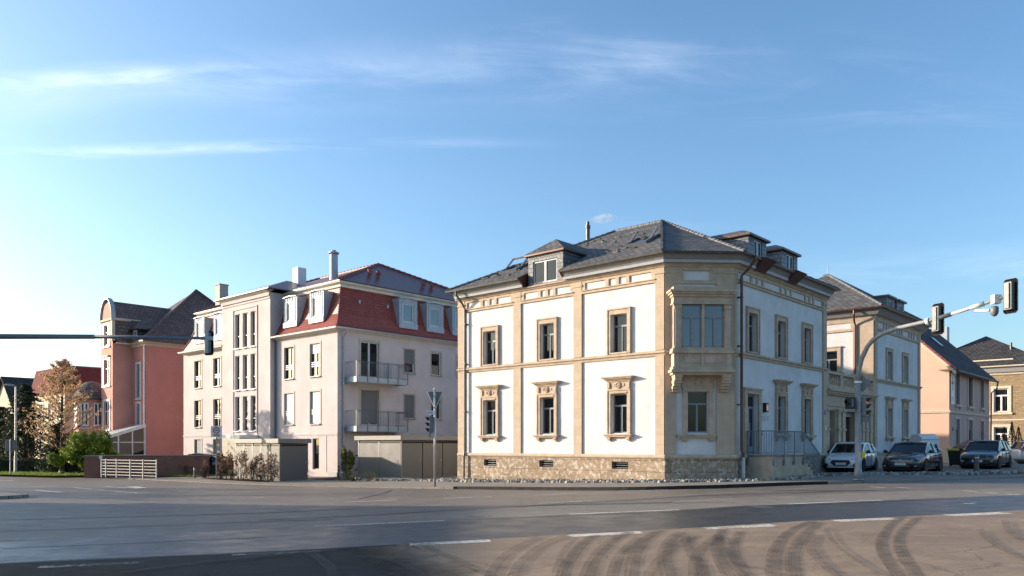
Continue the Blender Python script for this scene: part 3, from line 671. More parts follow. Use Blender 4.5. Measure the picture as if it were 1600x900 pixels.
    # windows and surrounds
    def surround(F, c, z, kind, hw=hw, top=None):
        s = MB(); a_, b_, z0, z1 = c-hw, c+hw, z[0], z[1]; sw = .15
        if kind == 'up':
            s.fb(F, a_-sw, a_, 5.44, z1, 0, .08); s.fb(F, b_, b_+sw, 5.44, z1, 0, .08); s.fb(F, a_-sw, b_+sw, z1, z1+.19, 0, .08)
            s.fb(F, a_-sw-.03, b_+sw+.03, z1+.19, z1+.25, 0, .12); s.fb(F, a_-sw-.03, a_-sw+.03, 5.44, z1+.19, .0, .11); s.fb(F, b_+sw-.03, b_+sw+.03, 5.44, z1+.19, 0, .11)
            s.fb(F, a_-.0, b_+.0, z0-.07, z0, -.18, .1)
        else:
            for q, e_ in ((a_, -1), (b_, 1)):
                s.fb(F, min(q, q+e_*sw), max(q, q+e_*sw), z0-.05, z1, 0, .08); x = q+e_*sw; s.fb(F, min(x-.03, x+.03), max(x-.03, x+.03), z0-.05, z1+.12, 0, .11)
            s.fb(F, a_-sw, b_+sw, z1, z1+.14, 0, .08); s.fb(F, a_+.0, b_-.0, z1+.02, z1+.08, .08, .12)
            s.fb(F, a_-sw-.02, b_+sw+.02, z1+.14, z1+.2, 0, .12)
            s.fb(F, a_-sw, b_+sw, z1+.2, z1+.52, 0, .07)                       # frieze block with medallion
            s.fb(F, a_-sw, a_-.02, z1+.24, z1+.48, .07, .13); s.fb(F, b_+.02, b_+sw, z1+.24, z1+.48, .07, .13)
            s.lathe(F.p(c, .06, z1+.36), F.n, [(.14, 0), (.14, .05), (.11, .07), (.08, .04), (.06, .04), (.05, .07), (.0, .08)], 18)
            for e_ in (-1, 1): s.fb(F, c+e_*.24-.05, c+e_*.24+.05, z1+.31, z1+.42, .07, .095)
            for k, (zz, dd) in enumerate(((.52, .12), (.58, .18), (.63, .25), (.68, .30))):   # stepped hood cornice
                s.fb(F, a_-sw-.02-(dd-.1), b_+sw+.02+(dd-.1), z1+zz, z1+zz+(.06 if k < 3 else .05), 0, dd)
            s.fb(F, a_-sw-.14, b_+sw+.14, z0-.10, z0-.04, 0, .24); s.fb(F, a_-sw-.10, b_+sw+.10, z0-.16, z0-.10, 0, .19)
            for q in (a_-sw+.08, b_+sw-.08):
                s.fb(F, q-.09, q+.09, z0-.26, z0-.16, 0, .15); s.fb(F, q-.075, q+.075, z0-.33, z0-.26, 0, .10)
        s.build('window_surround', M['sandp'], r)
    def W2(F, c, z, **k): win_frame(r, F, c-hw, c+hw, z[0], z[1], -.22, 'cross', **k)
    for c in Lw:
        surround(FL, c, zl, 'low'); W2(FL, c, zl); surround(FL, c, zu, 'up'); W2(FL, c, zu)
    for i, c in enumerate(Rw):
        surround(FRt, c, zu, 'up'); W2(FRt, c, zu)
        if i: surround(FRt, c, zl, 'low'); W2(FRt, c, zl, pane='pane')
    # chamfer ground floor window
    c = 1.35; s = MB(); a_, b_ = .92, 1.78
    for q0, q1 in ((a_-.2, a_), (b_, b_+.2)): s.fb(FC, q0, q1, 2.0, 3.76, 0, .09)
    s.fb(FC, a_-.2, b_+.2, 3.74, 3.92, 0, .09); s.fb(FC, a_-.24, b_+.24, 3.92, 4.35, 0, .06); s.fb(FC, a_-.3, b_+.3, 4.35, 4.5, 0, .10)
    s.lathe(FC.p(c, .05, 4.13), FC.n, [(.15, 0), (.15, .04), (.11, .06), (.09, .03), (0, .05)], 18)
    s.fb(FC, .47, 2.10, 1.94, 2.0, 0, .2); s.fb(FC, .5, 2.07, 1.86, 1.94, 0, .15)
    for q in (.8, 1.9): s.fb(FC, q-.12, q+.12, 1.76, 1.86, 0, .13); s.fb(FC, q-.1, q+.1, 1.70, 1.76, 0, .08)
    s.build('window_surround', M['sandp'], r)
    win_frame(r, FC, a_, b_, zl[0], zl[1], -.18, 'cross', pane='paned')
    # bay window on the chamfer
    B0, B1, BD = .22, 2.56, .55
    b = MB()
    b.fb(FC, B0, B1, 4.60, 5.24, 0, BD)                                  # apron
    b.fb(FC, B0-.05, B1+.05, 4.58, 4.70, 0, BD+.07); b.fb(FC, B0-.12, B1+.12, 4.47, 4.58, 0, BD+.14); b.fb(FC, B0-.05, B1+.05, 4.38, 4.47, 0, BD+.04)
    for x0, x1 in ((.62, 1.3), (1.48, 2.16)):
        b.fb(FC, x0, x1, 4.86, 5.12, BD, BD+.03)
    for x0, x1 in ((B0, .42), (2.36, B1), (1.32, 1.46)): b.fb(FC, x0, x1, 4.70, 5.24, BD, BD+.045)
    b.fb(FC, B0-.08, B1+.08, 5.24, 5.34, 0, BD+.1); b.fb(FC, B0-.04, B1+.04, 5.34, 5.44, 0, BD+.05)
    for x0, x1 in ((B0, .56), (1.37, 1.47), (2.28, B1)): b.fb(FC, x0, x1, 5.44, 7.2, BD-.16, BD)
    for x0 in (B0+.06, 2.30): b.fb(FC, x0, x0+.2, 5.52, 7.1, BD, BD+.04); b.fb(FC, x0-.04, x0+.24, 7.0, 7.1, BD, BD+.07); b.fb(FC, x0-.04, x0+.24, 5.44, 5.54, BD, BD+.07)
    b.fb(FC, .56, 2.28, 5.42, 5.47, BD-.16, BD+.02)
    for x0 in (B0, B1-.14): b.fb(FC, x0, x0+.14, 5.44, 7.2, .0, .14)
    b.fb(FC, B0, B1, 7.2, 7.58, 0, BD); b.fb(FC, B0-.03, B1+.03, 7.2, 7.27, 0, BD+.04)
    b.fb(FC, B0-.05, B1+.05, 7.5, 7.6, 0, BD+.07); b.fb(FC, B0-.12, B1+.12, 7.6, 7.68, 0, BD+.14); b.fb(FC, B0-.18, B1+.18, 7.68, 7.76, 0, BD+.20); b.fb(FC, B0-.0, B1+.0, 7.76, 7.92, 0, BD-.02)
    for e_, x0 in ((-1, B0+.02), (1, B1-.34)):                                 # scrolled brackets
        for k in range(6):
            dd = (BD+.02)*(1-(k/6)**1.6)+.06; b.fb(FC, x0+.02*(k % 2), x0+.32-.02*(k % 2), 4.38-.11*(k+1), 4.38-.11*k, 0, dd)
        b.fb(FC, x0-.03, x0+.35, 3.70, 3.75, 0, .16)
    bay = b.build('bay_window', M['sandp'], r)
    win_frame(bay, FC, .56, 1.37, 5.47, 7.2, BD-.14, 'cross', pane='paneb'); win_frame(bay, FC, 1.47, 2.28, 5.47, 7.2, BD-.14, 'cross', pane='paneb')
    for x_, n_ in ((B0, (-1)), (B1, 1)):                                      # narrow side lights
        Fs = FR(FC.p(x_, 0, 0), cn, cu*n_); win_frame(bay, Fs, .14, BD-.16, 5.47, 7.2, -.1, 'cross', pane='paneb')
    # eaves: dark gutter, grey boards; interrupted by the wall dormer and two copper boxes
    OV = .56; dl0, dl1 = 2.02+5.02, 2.02+7.44
    prof = [(.0, EZ+.02), (.26, EZ+.02), (.30, EZ+.14), (.34, EZ+.14), (.50, EZ+.36), (OV-.02, EZ+.40), (OV-.02, EZ+.42), (0, EZ+.42)]
    for pth in ([(0, 14.02+.0), (0, dl1)], [(0, dl0), (0, cx), (cx, 0), (12, 0)]):
        s = MB(); s.sweep(pth, prof); s.build('eaves_board', M['eave'], r)
        s = MB(); s.sweep(pth, [(.301, EZ+.03), (.315, EZ+.03), (.355, EZ+.135), (.34, EZ+.135)]); s.build('eaves_trim', M['eavel'], r)
    for pth in ([(0, 14.35), (0, dl1)], [(0, dl0), (0, cx), (cx, 0), (12.3, 0)]):
        s = MB(); s.sweep(pth, [(OV-.03, EZ+.40), (OV-.01, EZ+.33), (OV+.07, EZ+.33), (OV+.10, EZ+.41), (OV+.08, EZ+.41), (OV+.06, EZ+.35), (OV, EZ+.35), (OV-.01, EZ+.41)]); s.build('gutter', M['gutter'], r)
    # gable-side eaves board
    s = MB(); s.box(0, 12.2, 14.03, 14.3, EZ, EZ+.4); s.box(12.02, 12.25, 0, 14.02, EZ, EZ+.4); s.build('rear_eaves_board', M['eave'], r)
    # roof
    ez = EZ+.42; o_ = OV+.02; A_ = Vector((6, 5.8, 12.62)); B_ = Vector((6, 8.6, 12.62))
    t22 = o_*math.tan(radians(22.5))
    C1 = Vector((-o_, cx-t22, ez)); C2 = Vector((cx-t22, -o_, ez)); C3 = Vector((12.3, -o_, ez)); C4 = Vector((12.3, 14.35, ez)); C5 = Vector((-o_, 14.35, ez))
    sl = (A_.z-ez)/(6+o_)
    n1 = Vector((-o_, dl0, ez)); n2 = Vector((.05, dl0, ez+(.05+o_)*sl)); n3 = Vector((.05, dl1, n2.z)); n4 = Vector((-o_, dl1, ez))
    rf = MB()
    th = Vector((0, 0, -.06))
    for poly in ([C1, n1, n2, n3, n4, C5, B_, A_], [C1, A_, C2], [C2, A_, C3], [C3, A_, B_, C4], [C4, B_, C5]):
        rf.prism(poly, th)
    rc = MB()
    for p, q in ((A_, B_), (C1, A_), (C2, A_), (B_, C5), (A_, C3)):
        dv = (q-p); k = int(dv.length/.32)
        for i in range(k):
            a0 = p+dv*(i/k); a1 = p+dv*((i+1.15)/k if i < k-1 else 1)
            rc.tube([a0+Vector((0, 0, .035)), a1+Vector((0, 0, .015))], [.075, .06], 6)
    # raised, uneven slates near the ridge and snow hooks
    sh = rf
    for k in range(90):
        b_ = random.uniform(3, 13.5); a_ = random.uniform(.2, 4.8); z = ez+(a_+o_)*sl+.015
        if b_-.0 < 3.0+a_*.6 or (b_ > 13.6-a_*.9): continue
        if dl0-1 < b_ < dl1+1 and a_ < 2.8: continue
        sh.hexa([(a_-.09, b_-.13, z-.09*sl), (a_+.09, b_-.13, z+.09*sl), (a_+.09, b_+.13, z+.09*sl), (a_-.09, b_+.13, z-.09*sl)]+[(a_-.09, b_-.13, z-.09*sl+.045), (a_+.09, b_-.13, z+.09*sl+.012), (a_+.09, b_+.13, z+.09*sl+.012), (a_-.09, b_+.13, z-.09*sl+.045)])
    roof = rf.build('roof', M['slate'], r)
    rc.build('ridge_tiles', M['slatew'], roof)
    # wall dormer, left facade
    def dormer(F, u0, u1, d, zb, zt, zap, back, zr, wo, mat='slatew', split=True, nm='dormer', overh=.14, wz=None):
        """F frame; front face at outward d; back: how far cheeks run inward"""
        b = MB(); P = F.p; uc = (u0+u1)/2
        wallgrid(b, F, u0, u1, zb, zt, [wo], .12, d)
        for u_ in (u0, u1):
            b.face([P(u_, d, zb), P(u_, d, zt), P(u_, d-back, zt), P(u_, d-.6 if back > 1.2 else d-.1, zb)])
        dm = b.build(nm, M[mat], roof, recalc=False)
        t = MB(); oz = overh
        e0, e1 = u0-oz, u1+oz; fd = d+oz; bk = d-back-.3; hh = (u1-u0)/2*.75
        a1_ = P(uc, d-hh, zap); a2_ = P(uc, d-zr, zap)
        q = [P(e0, fd, zt), P(e1, fd, zt), P(e1, bk, zt), P(e0, bk, zt)]
        for poly in ([q[0], q[1], a1_], [q[1], q[2], a2_, a1_], [q[3], q[0], a1_, a2_]): t.prism(poly, (0, 0, -.05))
        t.build('dormer_roof', M['slate'], dm)
        c = MB(); c.fb(F, e0, e1, zt-.07, zt-.055, bk, fd-.02); c.fb(F, e0, e1, zt-.10, zt-.03, fd-.02, fd+.01)
        for e_ in (e0, e1): c.fb(F, e_-.012, e_+.012, zt-.10, zt-.03, bk, fd)
        c.build('dormer_eaves', M['copper'], dm)
        win_frame(dm, F, wo[0], wo[1], wo[2], wo[3], d-.1, 'casement2', 'framel', 'pane', .07)
        return dm
    dm = dormer(FL, 2.02+5.2, 2.02+7.26, .08, EZ+.05, 10.42, 11.15, 2.3, 3.2, (2.02+5.55, 2.02+6.98, EZ+.12, 10.06))
    c = MB()
    for b_ in (dl0, dl1):
        c.prism([(-o_-.05, b_-.04, ez+.0), (.05, b_-.04, ez+.32), (.05, b_-.04, EZ-.0), (-.12, b_-.04, EZ-.02), (-.32, b_-.04, EZ+.12), (-o_, b_-.04, EZ+.36)], (0, .08, 0))
    c.fb(FL, dl0, dl1, EZ+.02, EZ+.08, 0, .14); c.build('copper_flashing', M['copper'], dm)
    # two dormers over the right facade
    for u0 in (4.62, 8.15):
        dormer(FRt, u0, u0+1.85, -.62, 9.9, 10.85, 11.28, 2.4, 3.2, (u0+.55, u0+1.4, 9.98, 10.68))
    for u0 in (3.35, 6.65):
        c = MB(); P = FRt.p
        c.hexa([P(u0, .28, EZ+.0), P(u0+1.0, .28, EZ+.0), P(u0+1.0, .2, EZ+.02), P(u0, .2, EZ+.02), P(u0-.08, .78, EZ+.44), P(u0+1.05, .78, EZ+.44), P(u0+1.05, .4, EZ+.5), P(u0-.08, .4, EZ+.5)])
        c.build('gutter_box', M['copper'], r)
    # open roof windows
    for b_, a_ in ((4.4, 2.0), (11.6, 1.6)):
        k = MB(); z = ez+(a_+o_)*sl; sv = Vector((1, 0, sl)).normalized(); tv = Vector((0, 1, 0)); nv = Vector((-sl, 0, 1)).normalized(); o0 = Vector((a_, b_, z))
        F2 = FR(o0, tv, nv)
        def sb(u0, u1, s0, s1, n0, n1, mb_):
            mb_.hexa([o0+tv*u+sv*s_+nv*n_ for n_ in (n0, n1) for (u, s_) in ((u0, s0), (u1, s0), (u1, s1), (u0, s1))])
        sb(-.6, .6, -.65, -.57, 0, .12, k); sb(-.6, .6, .57, .65, 0, .12, k); sb(-.6, -.5, -.57, .57, 0, .12, k); sb(.5, .6, -.57, .57, 0, .12, k)
        rw = k.build('roof_window', M['framed'], roof)
        k = MB(); sb(-.5, .5, -.57, .57, .02, .04, k); k.build('pane', M['paneb'], rw)
        if b_ < 6 or 1:
            k = MB(); sv0 = sv; ang = radians(20); sv = (sv0*cos(ang)+nv*sin(ang)); sb(-.58, -.48, -.3, .75, .1, .16, k); sb(.48, .58, -.3, .75, .1, .16, k); sb(-.48, .48, .68, .75, .1, .16, k); sv = sv0
            k.build('sash', M['framed'], rw)
    k = MB(); k.tube([(5.4, 9.9, 12.0), (5.4, 9.9, 12.9)], .11, 10); k.tube([(5.4, 9.9, 12.9), (5.4, 9.9, 13.05)], .14, 10); k.tube([(5.4, 9.9, 13.05), (5.4, 9.9, 13.25)], .09, 10)
    k.build('flue_pipe', M['gutter'], roof)
    # downpipes
    k = MB(); k.tube([(-.62, 13.6, EZ+.33), (-.6, 13.6, EZ+.15), (-.3, 13.52, EZ-.2), (-.14, 13.45, EZ-.5), (-.14, 13.45, 1.25), (-.2, 13.45, 1.0), (-.2, 13.45, -.25)], .055, 10)
    for z in (3.2, 5.6, 7.6): k.box(-.2, 0, 13.38, 13.52, z, z+.05)
    k.build('downpipe', M['gutter'], r)
    xp = 2.35
    k = MB(); k.tube([(xp+.15, -.70, EZ+.38), (xp+.12, -.70, EZ+.2), (xp+.05, -.45, EZ-.15), (xp, -.17, EZ-.4), (xp, -.17, 1.35), (xp+.0, -.24, 1.15), (xp, -.24, 1.02)], .06, 10)
    for z in (3.2, 5.6, 7.6): k.box(xp-.08, xp+.08, -.22, 0, z, z+.05)
    k.build('downpipe', M['copper'], r)
    k = MB(); k.tube([(xp, -.24, 1.05), (xp, -.24, -.1)], .085, 10); k.build('downpipe_foot', M['steel'], r)
    # entrance: door, surround, lamp, name plates, landing with steps and railing
    c = Rw[0]; s = MB()
    s.fb(FRt, c-.80, c-.55, 1.15, 3.9, 0, .08); s.fb(FRt, c+.55, c+.80, 1.15, 3.9, 0, .08); s.fb(FRt, c-.55, c+.55, 3.72, 3.9, 0, .08); s.fb(FRt, c-.84, c+.84, 3.9, 3.97, 0, .13)
    s.build('door_surround', M['sandp'], r)
    dr = MB(); d0 = -.22
    dr.fb(FRt, c-.55, c+.55, 1.15, 1.5, d0, d0+.06); dr.fb(FRt, c-.55, c+.55, 3.12, 3.2, d0, d0+.06); dr.fb(FRt, c-.55, c+.55, 3.64, 3.72, d0, d0+.06)
    for x0, x1 in ((-.55, -.43), (-.07, .07), (.43, .55)): dr.fb(FRt, c+x0, c+x1, 1.5, 3.12, d0, d0+.06)
    for x0, x1 in ((-.55, -.48), (.48, .55)): dr.fb(FRt, c+x0, c+x1, 3.2, 3.64, d0, d0+.06)
    door = dr.build('door', M['door'], r)
    g = MB(); g.face([FRt.p(c-.5, d0+.02, 1.45), FRt.p(c+.5, d0+.02, 1.45), FRt.p(c+.5, d0+.02, 3.7), FRt.p(c-.5, d0+.02, 3.7)]); g.build('pane', M['pane'], door, recalc=False)
    g = MB(); g.tube([FRt.p(c+.0, d0+.12, 1.9), FRt.p(c+.0, d0+.12, 2.5)], .015, 6); g.build('handle', M['steel'], door)
    g = MB(); g.fb(FRt, 4.72, 4.94, 3.02, 3.36, .02, .16); g.fb(FRt, 4.70, 4.96, 3.36, 3.39, 0, .18); g.fb(FRt, 4.70, 4.96, 2.99, 3.02, 0, .18); wl_ = g.build('wall_lamp', M['black'], r)
    g = MB(); g.fb(FRt, 4.75, 4.91, 3.06, 3.3, .16, .165); g.build('lamp_glass', M['lamp'], wl_)
    for k_ in range(3):
        g = MB(); g.fb(FRt, 4.62+k_*.24, 4.82+k_*.24, 2.63, 2.86, 0, .02); np_ = g.build('name_plate', M['plate'], r)
        g = MB()
        for j in range(3): g.fb(FRt, 4.64+k_*.24, 4.80+k_*.24-.05*((j+k_) % 2), 2.665+j*.06, 2.69+j*.06, .02, .024)
        g.build('engraved_lines', M['framed'], np_)
    g = MB(); g.fb(FRt, 4.66, 4.78, 2.0, 2.18, 0, .03); g.build('intercom', M['steel'], r)
    g = MB(); g.fb(FRt, 11.72, 11.86, 2.3, 2.5, .07, .1); g.build('intercom', M['steel'], r)
    g = MB(); g.fb(FRt, 11.64, 11.80, 3.05, 3.3, .07, .09); g.build('house_number_plate', M['blue'], r)
    l0, l1, lw = 3.05, 6.1, 1.2; zf = 1.14
    st = MB(); st.box(l0, l1, -lw, -.07, -.6, zf-.06)
    ns = 6
    for i in range(ns): st.box(l1+i*.29, l1+(i+1)*.29, -lw, -.07, -.6, zf-.06-(i+1)*.155)
    land = st.build('landing', M['sandp'], r)
    st = MB(); st.box(l0-.03, l1+.02, -lw-.03, -.068, zf-.06, zf)
    for i in range(ns): st.box(l1+i*.29+.02, l1+(i+1)*.29+.02, -lw-.03, -.068, zf-.06-(i+1)*.155, zf-(i+1)*.155-.01)
    st.build('step_slabs', M['steeld'], land)
    rl = MB(); zt = zf+1.0; e1 = l1+ns*.29
    def rail(p, q, n_, bot=.1):
        p = Vector(p); q = Vector(q)
        rl.tube([p+Vector((0, 0, 1)), q+Vector((0, 0, 1))], .025, 6); rl.tube([p+Vector((0, 0, bot)), q+Vector((0, 0, bot))], .015, 6)
        for i in range(n_+1):
            s_ = p.lerp(q, i/n_); rl.tube([s_+Vector((0, 0, bot)), s_+Vector((0, 0, 1))], .013, 5)
    y0 = -lw-.06
    rail((l0-.05, -.1, zf), (l0-.05, y0, zf), 11); rail((l0-.05, y0, zf), (l1, y0, zf), 26); rail((l1, y0, zf), (e1, y0, zf-ns*.155-.05), 16)
    for x_, y_ in ((l0-.05, -.15), (l0-.05, y0), (l0+1.0, y0), (l0+2.03, y0), (l1, y0)):
        rl.box(x_-.025, x_+.025, y_-.012, y_+.012, zf-.35, zt); rl.box(x_-.07, x_+.07, y_, y_+.06, zf-.42, zf-.22)
    zb_ = zf-ns*.155-.05
    rl.box(e1-.03, e1+.03, y0-.012, y0+.012, zb_-.3, zb_+1)
    rl.build('railing', M['rail'], r)
    return r
corner_building()

# ------------------------------------------------------------ second white building, gateway between
def second_building():
    ax, by = 19.7, .1; p = W(ax, by)
    r = thing('white_villa', 'white two storey villa with sandstone trim and slate roof behind the gateway', 'building', (p.x, p.y, 0), TH)
    FS = FR((0, 0, 0), (0, 1, 0), (-1, 0, 0)); F = FR((0, 0, 0), (1, 0, 0), (0, -1, 0)); WX, WY = 9.2, 8.6; EZ = 9.02
    Rw = [2.3, 4.95, 7.35]; Rw = [2.75, 5.95]; hw = .42; zl = (2.07, 3.74); zu = (5.5, 7.13)
    wl = MB(); wallgrid(wl, F, 0, WX, 0, EZ, [(c-hw, c+hw, *z) for c in Rw for z in (zl, zu)], .24)
    wallgrid(wl, FS, 0, WY, 0, EZ, [(2.05, 3.15, 5.5, 7.13)], .24)
    wl.face([(WX, 0, 0), (WX, WY, 0), (WX, WY, EZ), (WX, 0, EZ)]); wl.face([(0, WY, 0), (WX, WY, 0), (WX, WY, EZ), (0, WY, EZ)]); wl.build('wall', M['white'], r, recalc=False)
    path = [(0, WY), (0, 0), (WX, 0), (WX, WY)]
    s = MB(); s.sweep(path, [(0, .2), (.1, .2), (.1, 1.0), (.13, 1.05), (.13, 1.10), (.07, 1.17), (0, 1.17)]); s.build('plinth', M['sandp'], r)
    s = MB(); s.sweep(path, [(0, 5.20), (.06, 5.20), (.08, 5.28), (.15, 5.32), (.15, 5.38), (.10, 5.41), (0, 5.44)]); s.build('string_course', M['sandp'], r)
    s = MB(); s.sweep(path, [(0, EZ-.3), (.06, EZ-.3), (.10, EZ-.1), (.16, EZ-.02), (.20, EZ-.02), (.20, EZ+.02), (0, EZ+.02)]); s.build('architrave', M['sandp'], r)
    for F_, a_, b_ in ((F, .0, .42), (F, WX-.42, WX), (FS, .0, 1.15)):
        p_ = MB(); p_.fb(F_, a_, b_, 1.17, 5.20, 0, .07); p_.fb(F_, a_, b_, 5.44, EZ-.3, 0, .07); p_.build('pilaster', M['sand'], r)
    f = MB(); f.fb(F, .42, WX-.42, 8.22, 8.37, 0, .08)
    for c in (.5, 1.7, 2.25, 2.8, 4.3, 4.8, 5.3, 6.8, 7.3, 7.8, 8.7): f.fb(F, c-.08, c+.08, 8.37, EZ-.3, 0, .055)
    f.fb(FS, 1.15, WY-.4, 8.22, 8.37, 0, .08)
    for c in (1.2, 3.0, 3.5, 6): f.fb(FS, c-.08, c+.08, 8.37, EZ-.3, 0, .055)
    f.build('frieze', M['sandp'], r)
    for c in Rw:
        for z, low in ((zl, 1), (zu, 0)):
            s = MB(); a_, b_ = c-hw, c+hw; s.fb(F, a_-.18, a_, z[0]-.06, z[1]+.17, 0, .08); s.fb(F, b_, b_+.18, z[0]-.06, z[1]+.17, 0, .08); s.fb(F, a_, b_, z[1], z[1]+.17, 0, .08)
            s.fb(F, a_-.2, b_+.2, z[1]+.17, z[1]+.23, 0, .11)
            if low:
                s.fb(F, a_-.18, b_+.18, z[1]+.23, z[1]+.52, 0, .07); s.fb(F, a_-.22, b_+.22, z[1]+.52, z[1]+.60, 0, .16); s.fb(F, a_-.32, b_+.32, z[1]+.60, z[1]+.70, 0, .26)
                s.fb(F, a_-.12, a_+.1, z[1]+.28, z[1]+.47, .07, .11); s.fb(F, b_-.1, b_+.12, z[1]+.28, z[1]+.47, .07, .11)
                s.fb(F, a_-.3, b_+.3, z[0]-.14, z[0]-.06, 0, .22); s.fb(F, a_-.2, a_, z[0]-.3, z[0]-.14, 0, .13); s.fb(F, b_, b_+.2, z[0]-.3, z[0]-.14, 0, .13)
            s.build('window_surround', M['sandp'], r); win_frame(r, F, a_, b_, z[0], z[1], -.22, 'cross')
    s = MB(); s.fb(FS, 1.85, 2.05, 5.44, 7.33, 0, .08); s.fb(FS, 3.15, 3.35, 5.44, 7.33, 0, .08); s.fb(FS, 2.05, 3.15, 7.13, 7.33, 0, .08); s.fb(FS, 1.8, 3.4, 7.33, 7.4, 0, .12); s.build('window_surround', M['sandp'], r)
    win_frame(r, FS, 2.05, 3.15, 5.5, 7.13, -.2, 'cross')
    s = MB(); s.sweep([(0, WY), (0, 0), (WX, 0), (WX, WY)], [(.0, EZ+.02), (.28, EZ+.02), (.5, EZ+.34), (.6, EZ+.38), (.6, EZ+.42), (0, EZ+.42)]); s.build('eaves_board', M['eave'], r)
    s = MB(); s.sweep([(0, WY), (0, 0), (WX, 0), (WX, WY)], [(.59, EZ+.41), (.60, EZ+.33), (.69, EZ+.33), (.72, EZ+.42)]); s.build('gutter', M['copper'], r)
    ez = EZ+.42; o_ = .64; cz = 12.65; a1_ = Vector((WX/2, 4.25, cz)); a2_ = Vector((WX/2, 4.6, cz))
    C = [Vector((-o_, -o_, ez)), Vector((WX+o_, -o_, ez)), Vector((WX+o_, WY+o_, ez)), Vector((-o_, WY+o_, ez))]
    rf = MB()
    for poly in ([C[0], C[1], a1_], [C[1], C[2], a2_, a1_], [C[2], C[3], a2_], [C[3], C[0], a1_, a2_]): rf.prism(poly, (0, 0, -.06))
    roof = rf.build('roof', M['slate'], r)
    rc = MB()
    for p_, q_ in ((C[0], a1_), (C[1], a1_), (a1_, a2_)): rc.tube([p_+Vector((0, 0, .03)), q_+Vector((0, 0, .03))], .07, 6)
    rc.build('ridge_tiles', M['slatew'], roof)
    for u0 in (4.2, 6.3):
        d = MB(); P = F.p; wallgrid(d, F, u0, u0+1.5, 9.9, 10.75, [(u0+.35, u0+1.15, 9.98, 10.6)], .1, -.55)
        for u_ in (u0, u0+1.5): d.face([P(u_, -.55, 9.9), P(u_, -.55, 10.75), P(u_, -2.4, 10.75), P(u_, -.7, 9.9)])
        d.fb(F, u0-.1, u0+1.6, 10.75, 10.87, -2.6, -.4)
        dd = d.build('dormer', M['slatew'], roof, recalc=False); win_frame(dd, F, u0+.35, u0+1.15, 9.98, 10.6, -.64, 'casement2', 'framel')
    k = MB(); k.tube([(-.62, .9, EZ+.35), (-.62, .9, EZ+.1), (-.3, 1.0, EZ-.25), (-.15, 1.0, EZ-.45), (-.15, 1.0, 5.6)], .055, 8); k.build('downpipe', M['copper'], r)
    k = MB(); k.tube([(5.9, 4.8, 11.7), (5.9, 4.8, 13.6)], .03, 6); k.build('aerial', M['zincl'], roof)
second_building()
def gateway():
    p = W(12.05, .12)
    r = thing('gateway', 'sandstone gateway with balustrade joining the two white buildings', 'gateway', (p.x, p.y, 0), TH)
    F = FR((0, 0, 0), (1, 0, 0), (0, -1, 0)); Lg = 7.55
    ops = [(.55, 1.65, 0.2, 3.35), (2.9, 5.35, .2, 3.35)]
    w_ = MB(); wallgrid(w_, F, 0, Lg, .0, 4.3, ops, .55); w_.face([(0, .6, 0), (Lg, .6, 0), (Lg, .6, .2), (0, .6, .2)]); w_.build('wall', M['sandp'], r, recalc=False)
    m = MB()
    for z0, z1, d in ((3.55, 3.62, .08), (3.42, 3.55, .03), (4.12, 4.2, .14), (4.2, 4.3, .24), (4.3, 4.4, .34), (4.4, 4.5, .2), (2.75, 2.83, .0)): 
        if d: m.fb(F, 0, Lg, z0, z1, 0, d)
    for c in (.3, 1.95, 2.6, 5.65, 6.3, 6.95): m.fb(F, c-.2, c+.2, .3, 3.42, 0, .12); m.fb(F, c-.24, c+.24, 2.3, 2.4, 0, .17); m.fb(F, c-.25, c+.25, 3.3, 3.42, 0, .18)
    m.build('pilaster', M['sandp'], r)
    b = MB()
    b.fb(F, 0, Lg, 4.5, 4.62, -.12, .14); b.fb(F, 0, Lg, 5.18, 5.32, -.14, .16)
    for c in (.2, 2.2, 4.2, 6.2, 7.35): b.fb(F, c-.2, c+.2, 4.62, 5.18, -.12, .14); b.fb(F, c-.22, c+.22, 5.32, 5.40, -.16, .18)
    b.build('balustrade_rail', M['sandp'], r)
    for s0, s1 in ((.4, 2.0), (2.4, 4.0), (4.4, 6.0), (6.4, 7.15)):
        n = max(2, int((s1-s0)/.27))
        for i in range(n):
            x = s0+(i+.5)*(s1-s0)/n; q = MB(); q.lathe(F.p(x, 0, 4.62), (0, 0, 1), [(.07, 0), (.07, .04), (.04, .08), (.085, .2), (.07, .28), (.035, .42), (.05, .48), (.07, .52), (.07, .56)], 8)
            q.build('baluster', M['sandp'], r, smooth=True)
    d = MB(); d.fb(F, .55, 1.65, .2, 3.0, -.5, -.45); d.build('side_door', M['framed'], r); d = MB(); d.fb(F, .55, 1.65, 3.0, 3.35, -.4, -.38); d.build('door_panel', M['zinc'], r)
    d = MB(); d.fb(F, 2.9, 5.35, .2, 3.1, -4.5, -4.45); d.fb(F, 2.7, 2.9, .0, 4.0, -4.5, -.55); d.fb(F, 5.35, 5.5, 0, 4, -4.5, -.55); d.fb(F, 2.7, 5.5, 3.36, 3.5, -4.5, -.56); d.build('passage_wall', M['brick'], r)
    d = MB(); d.fb(F, 2.9, 5.35, 3.1, 3.35, -.45, -.42); d.build('door_panel', M['zinc'], r)
gateway()
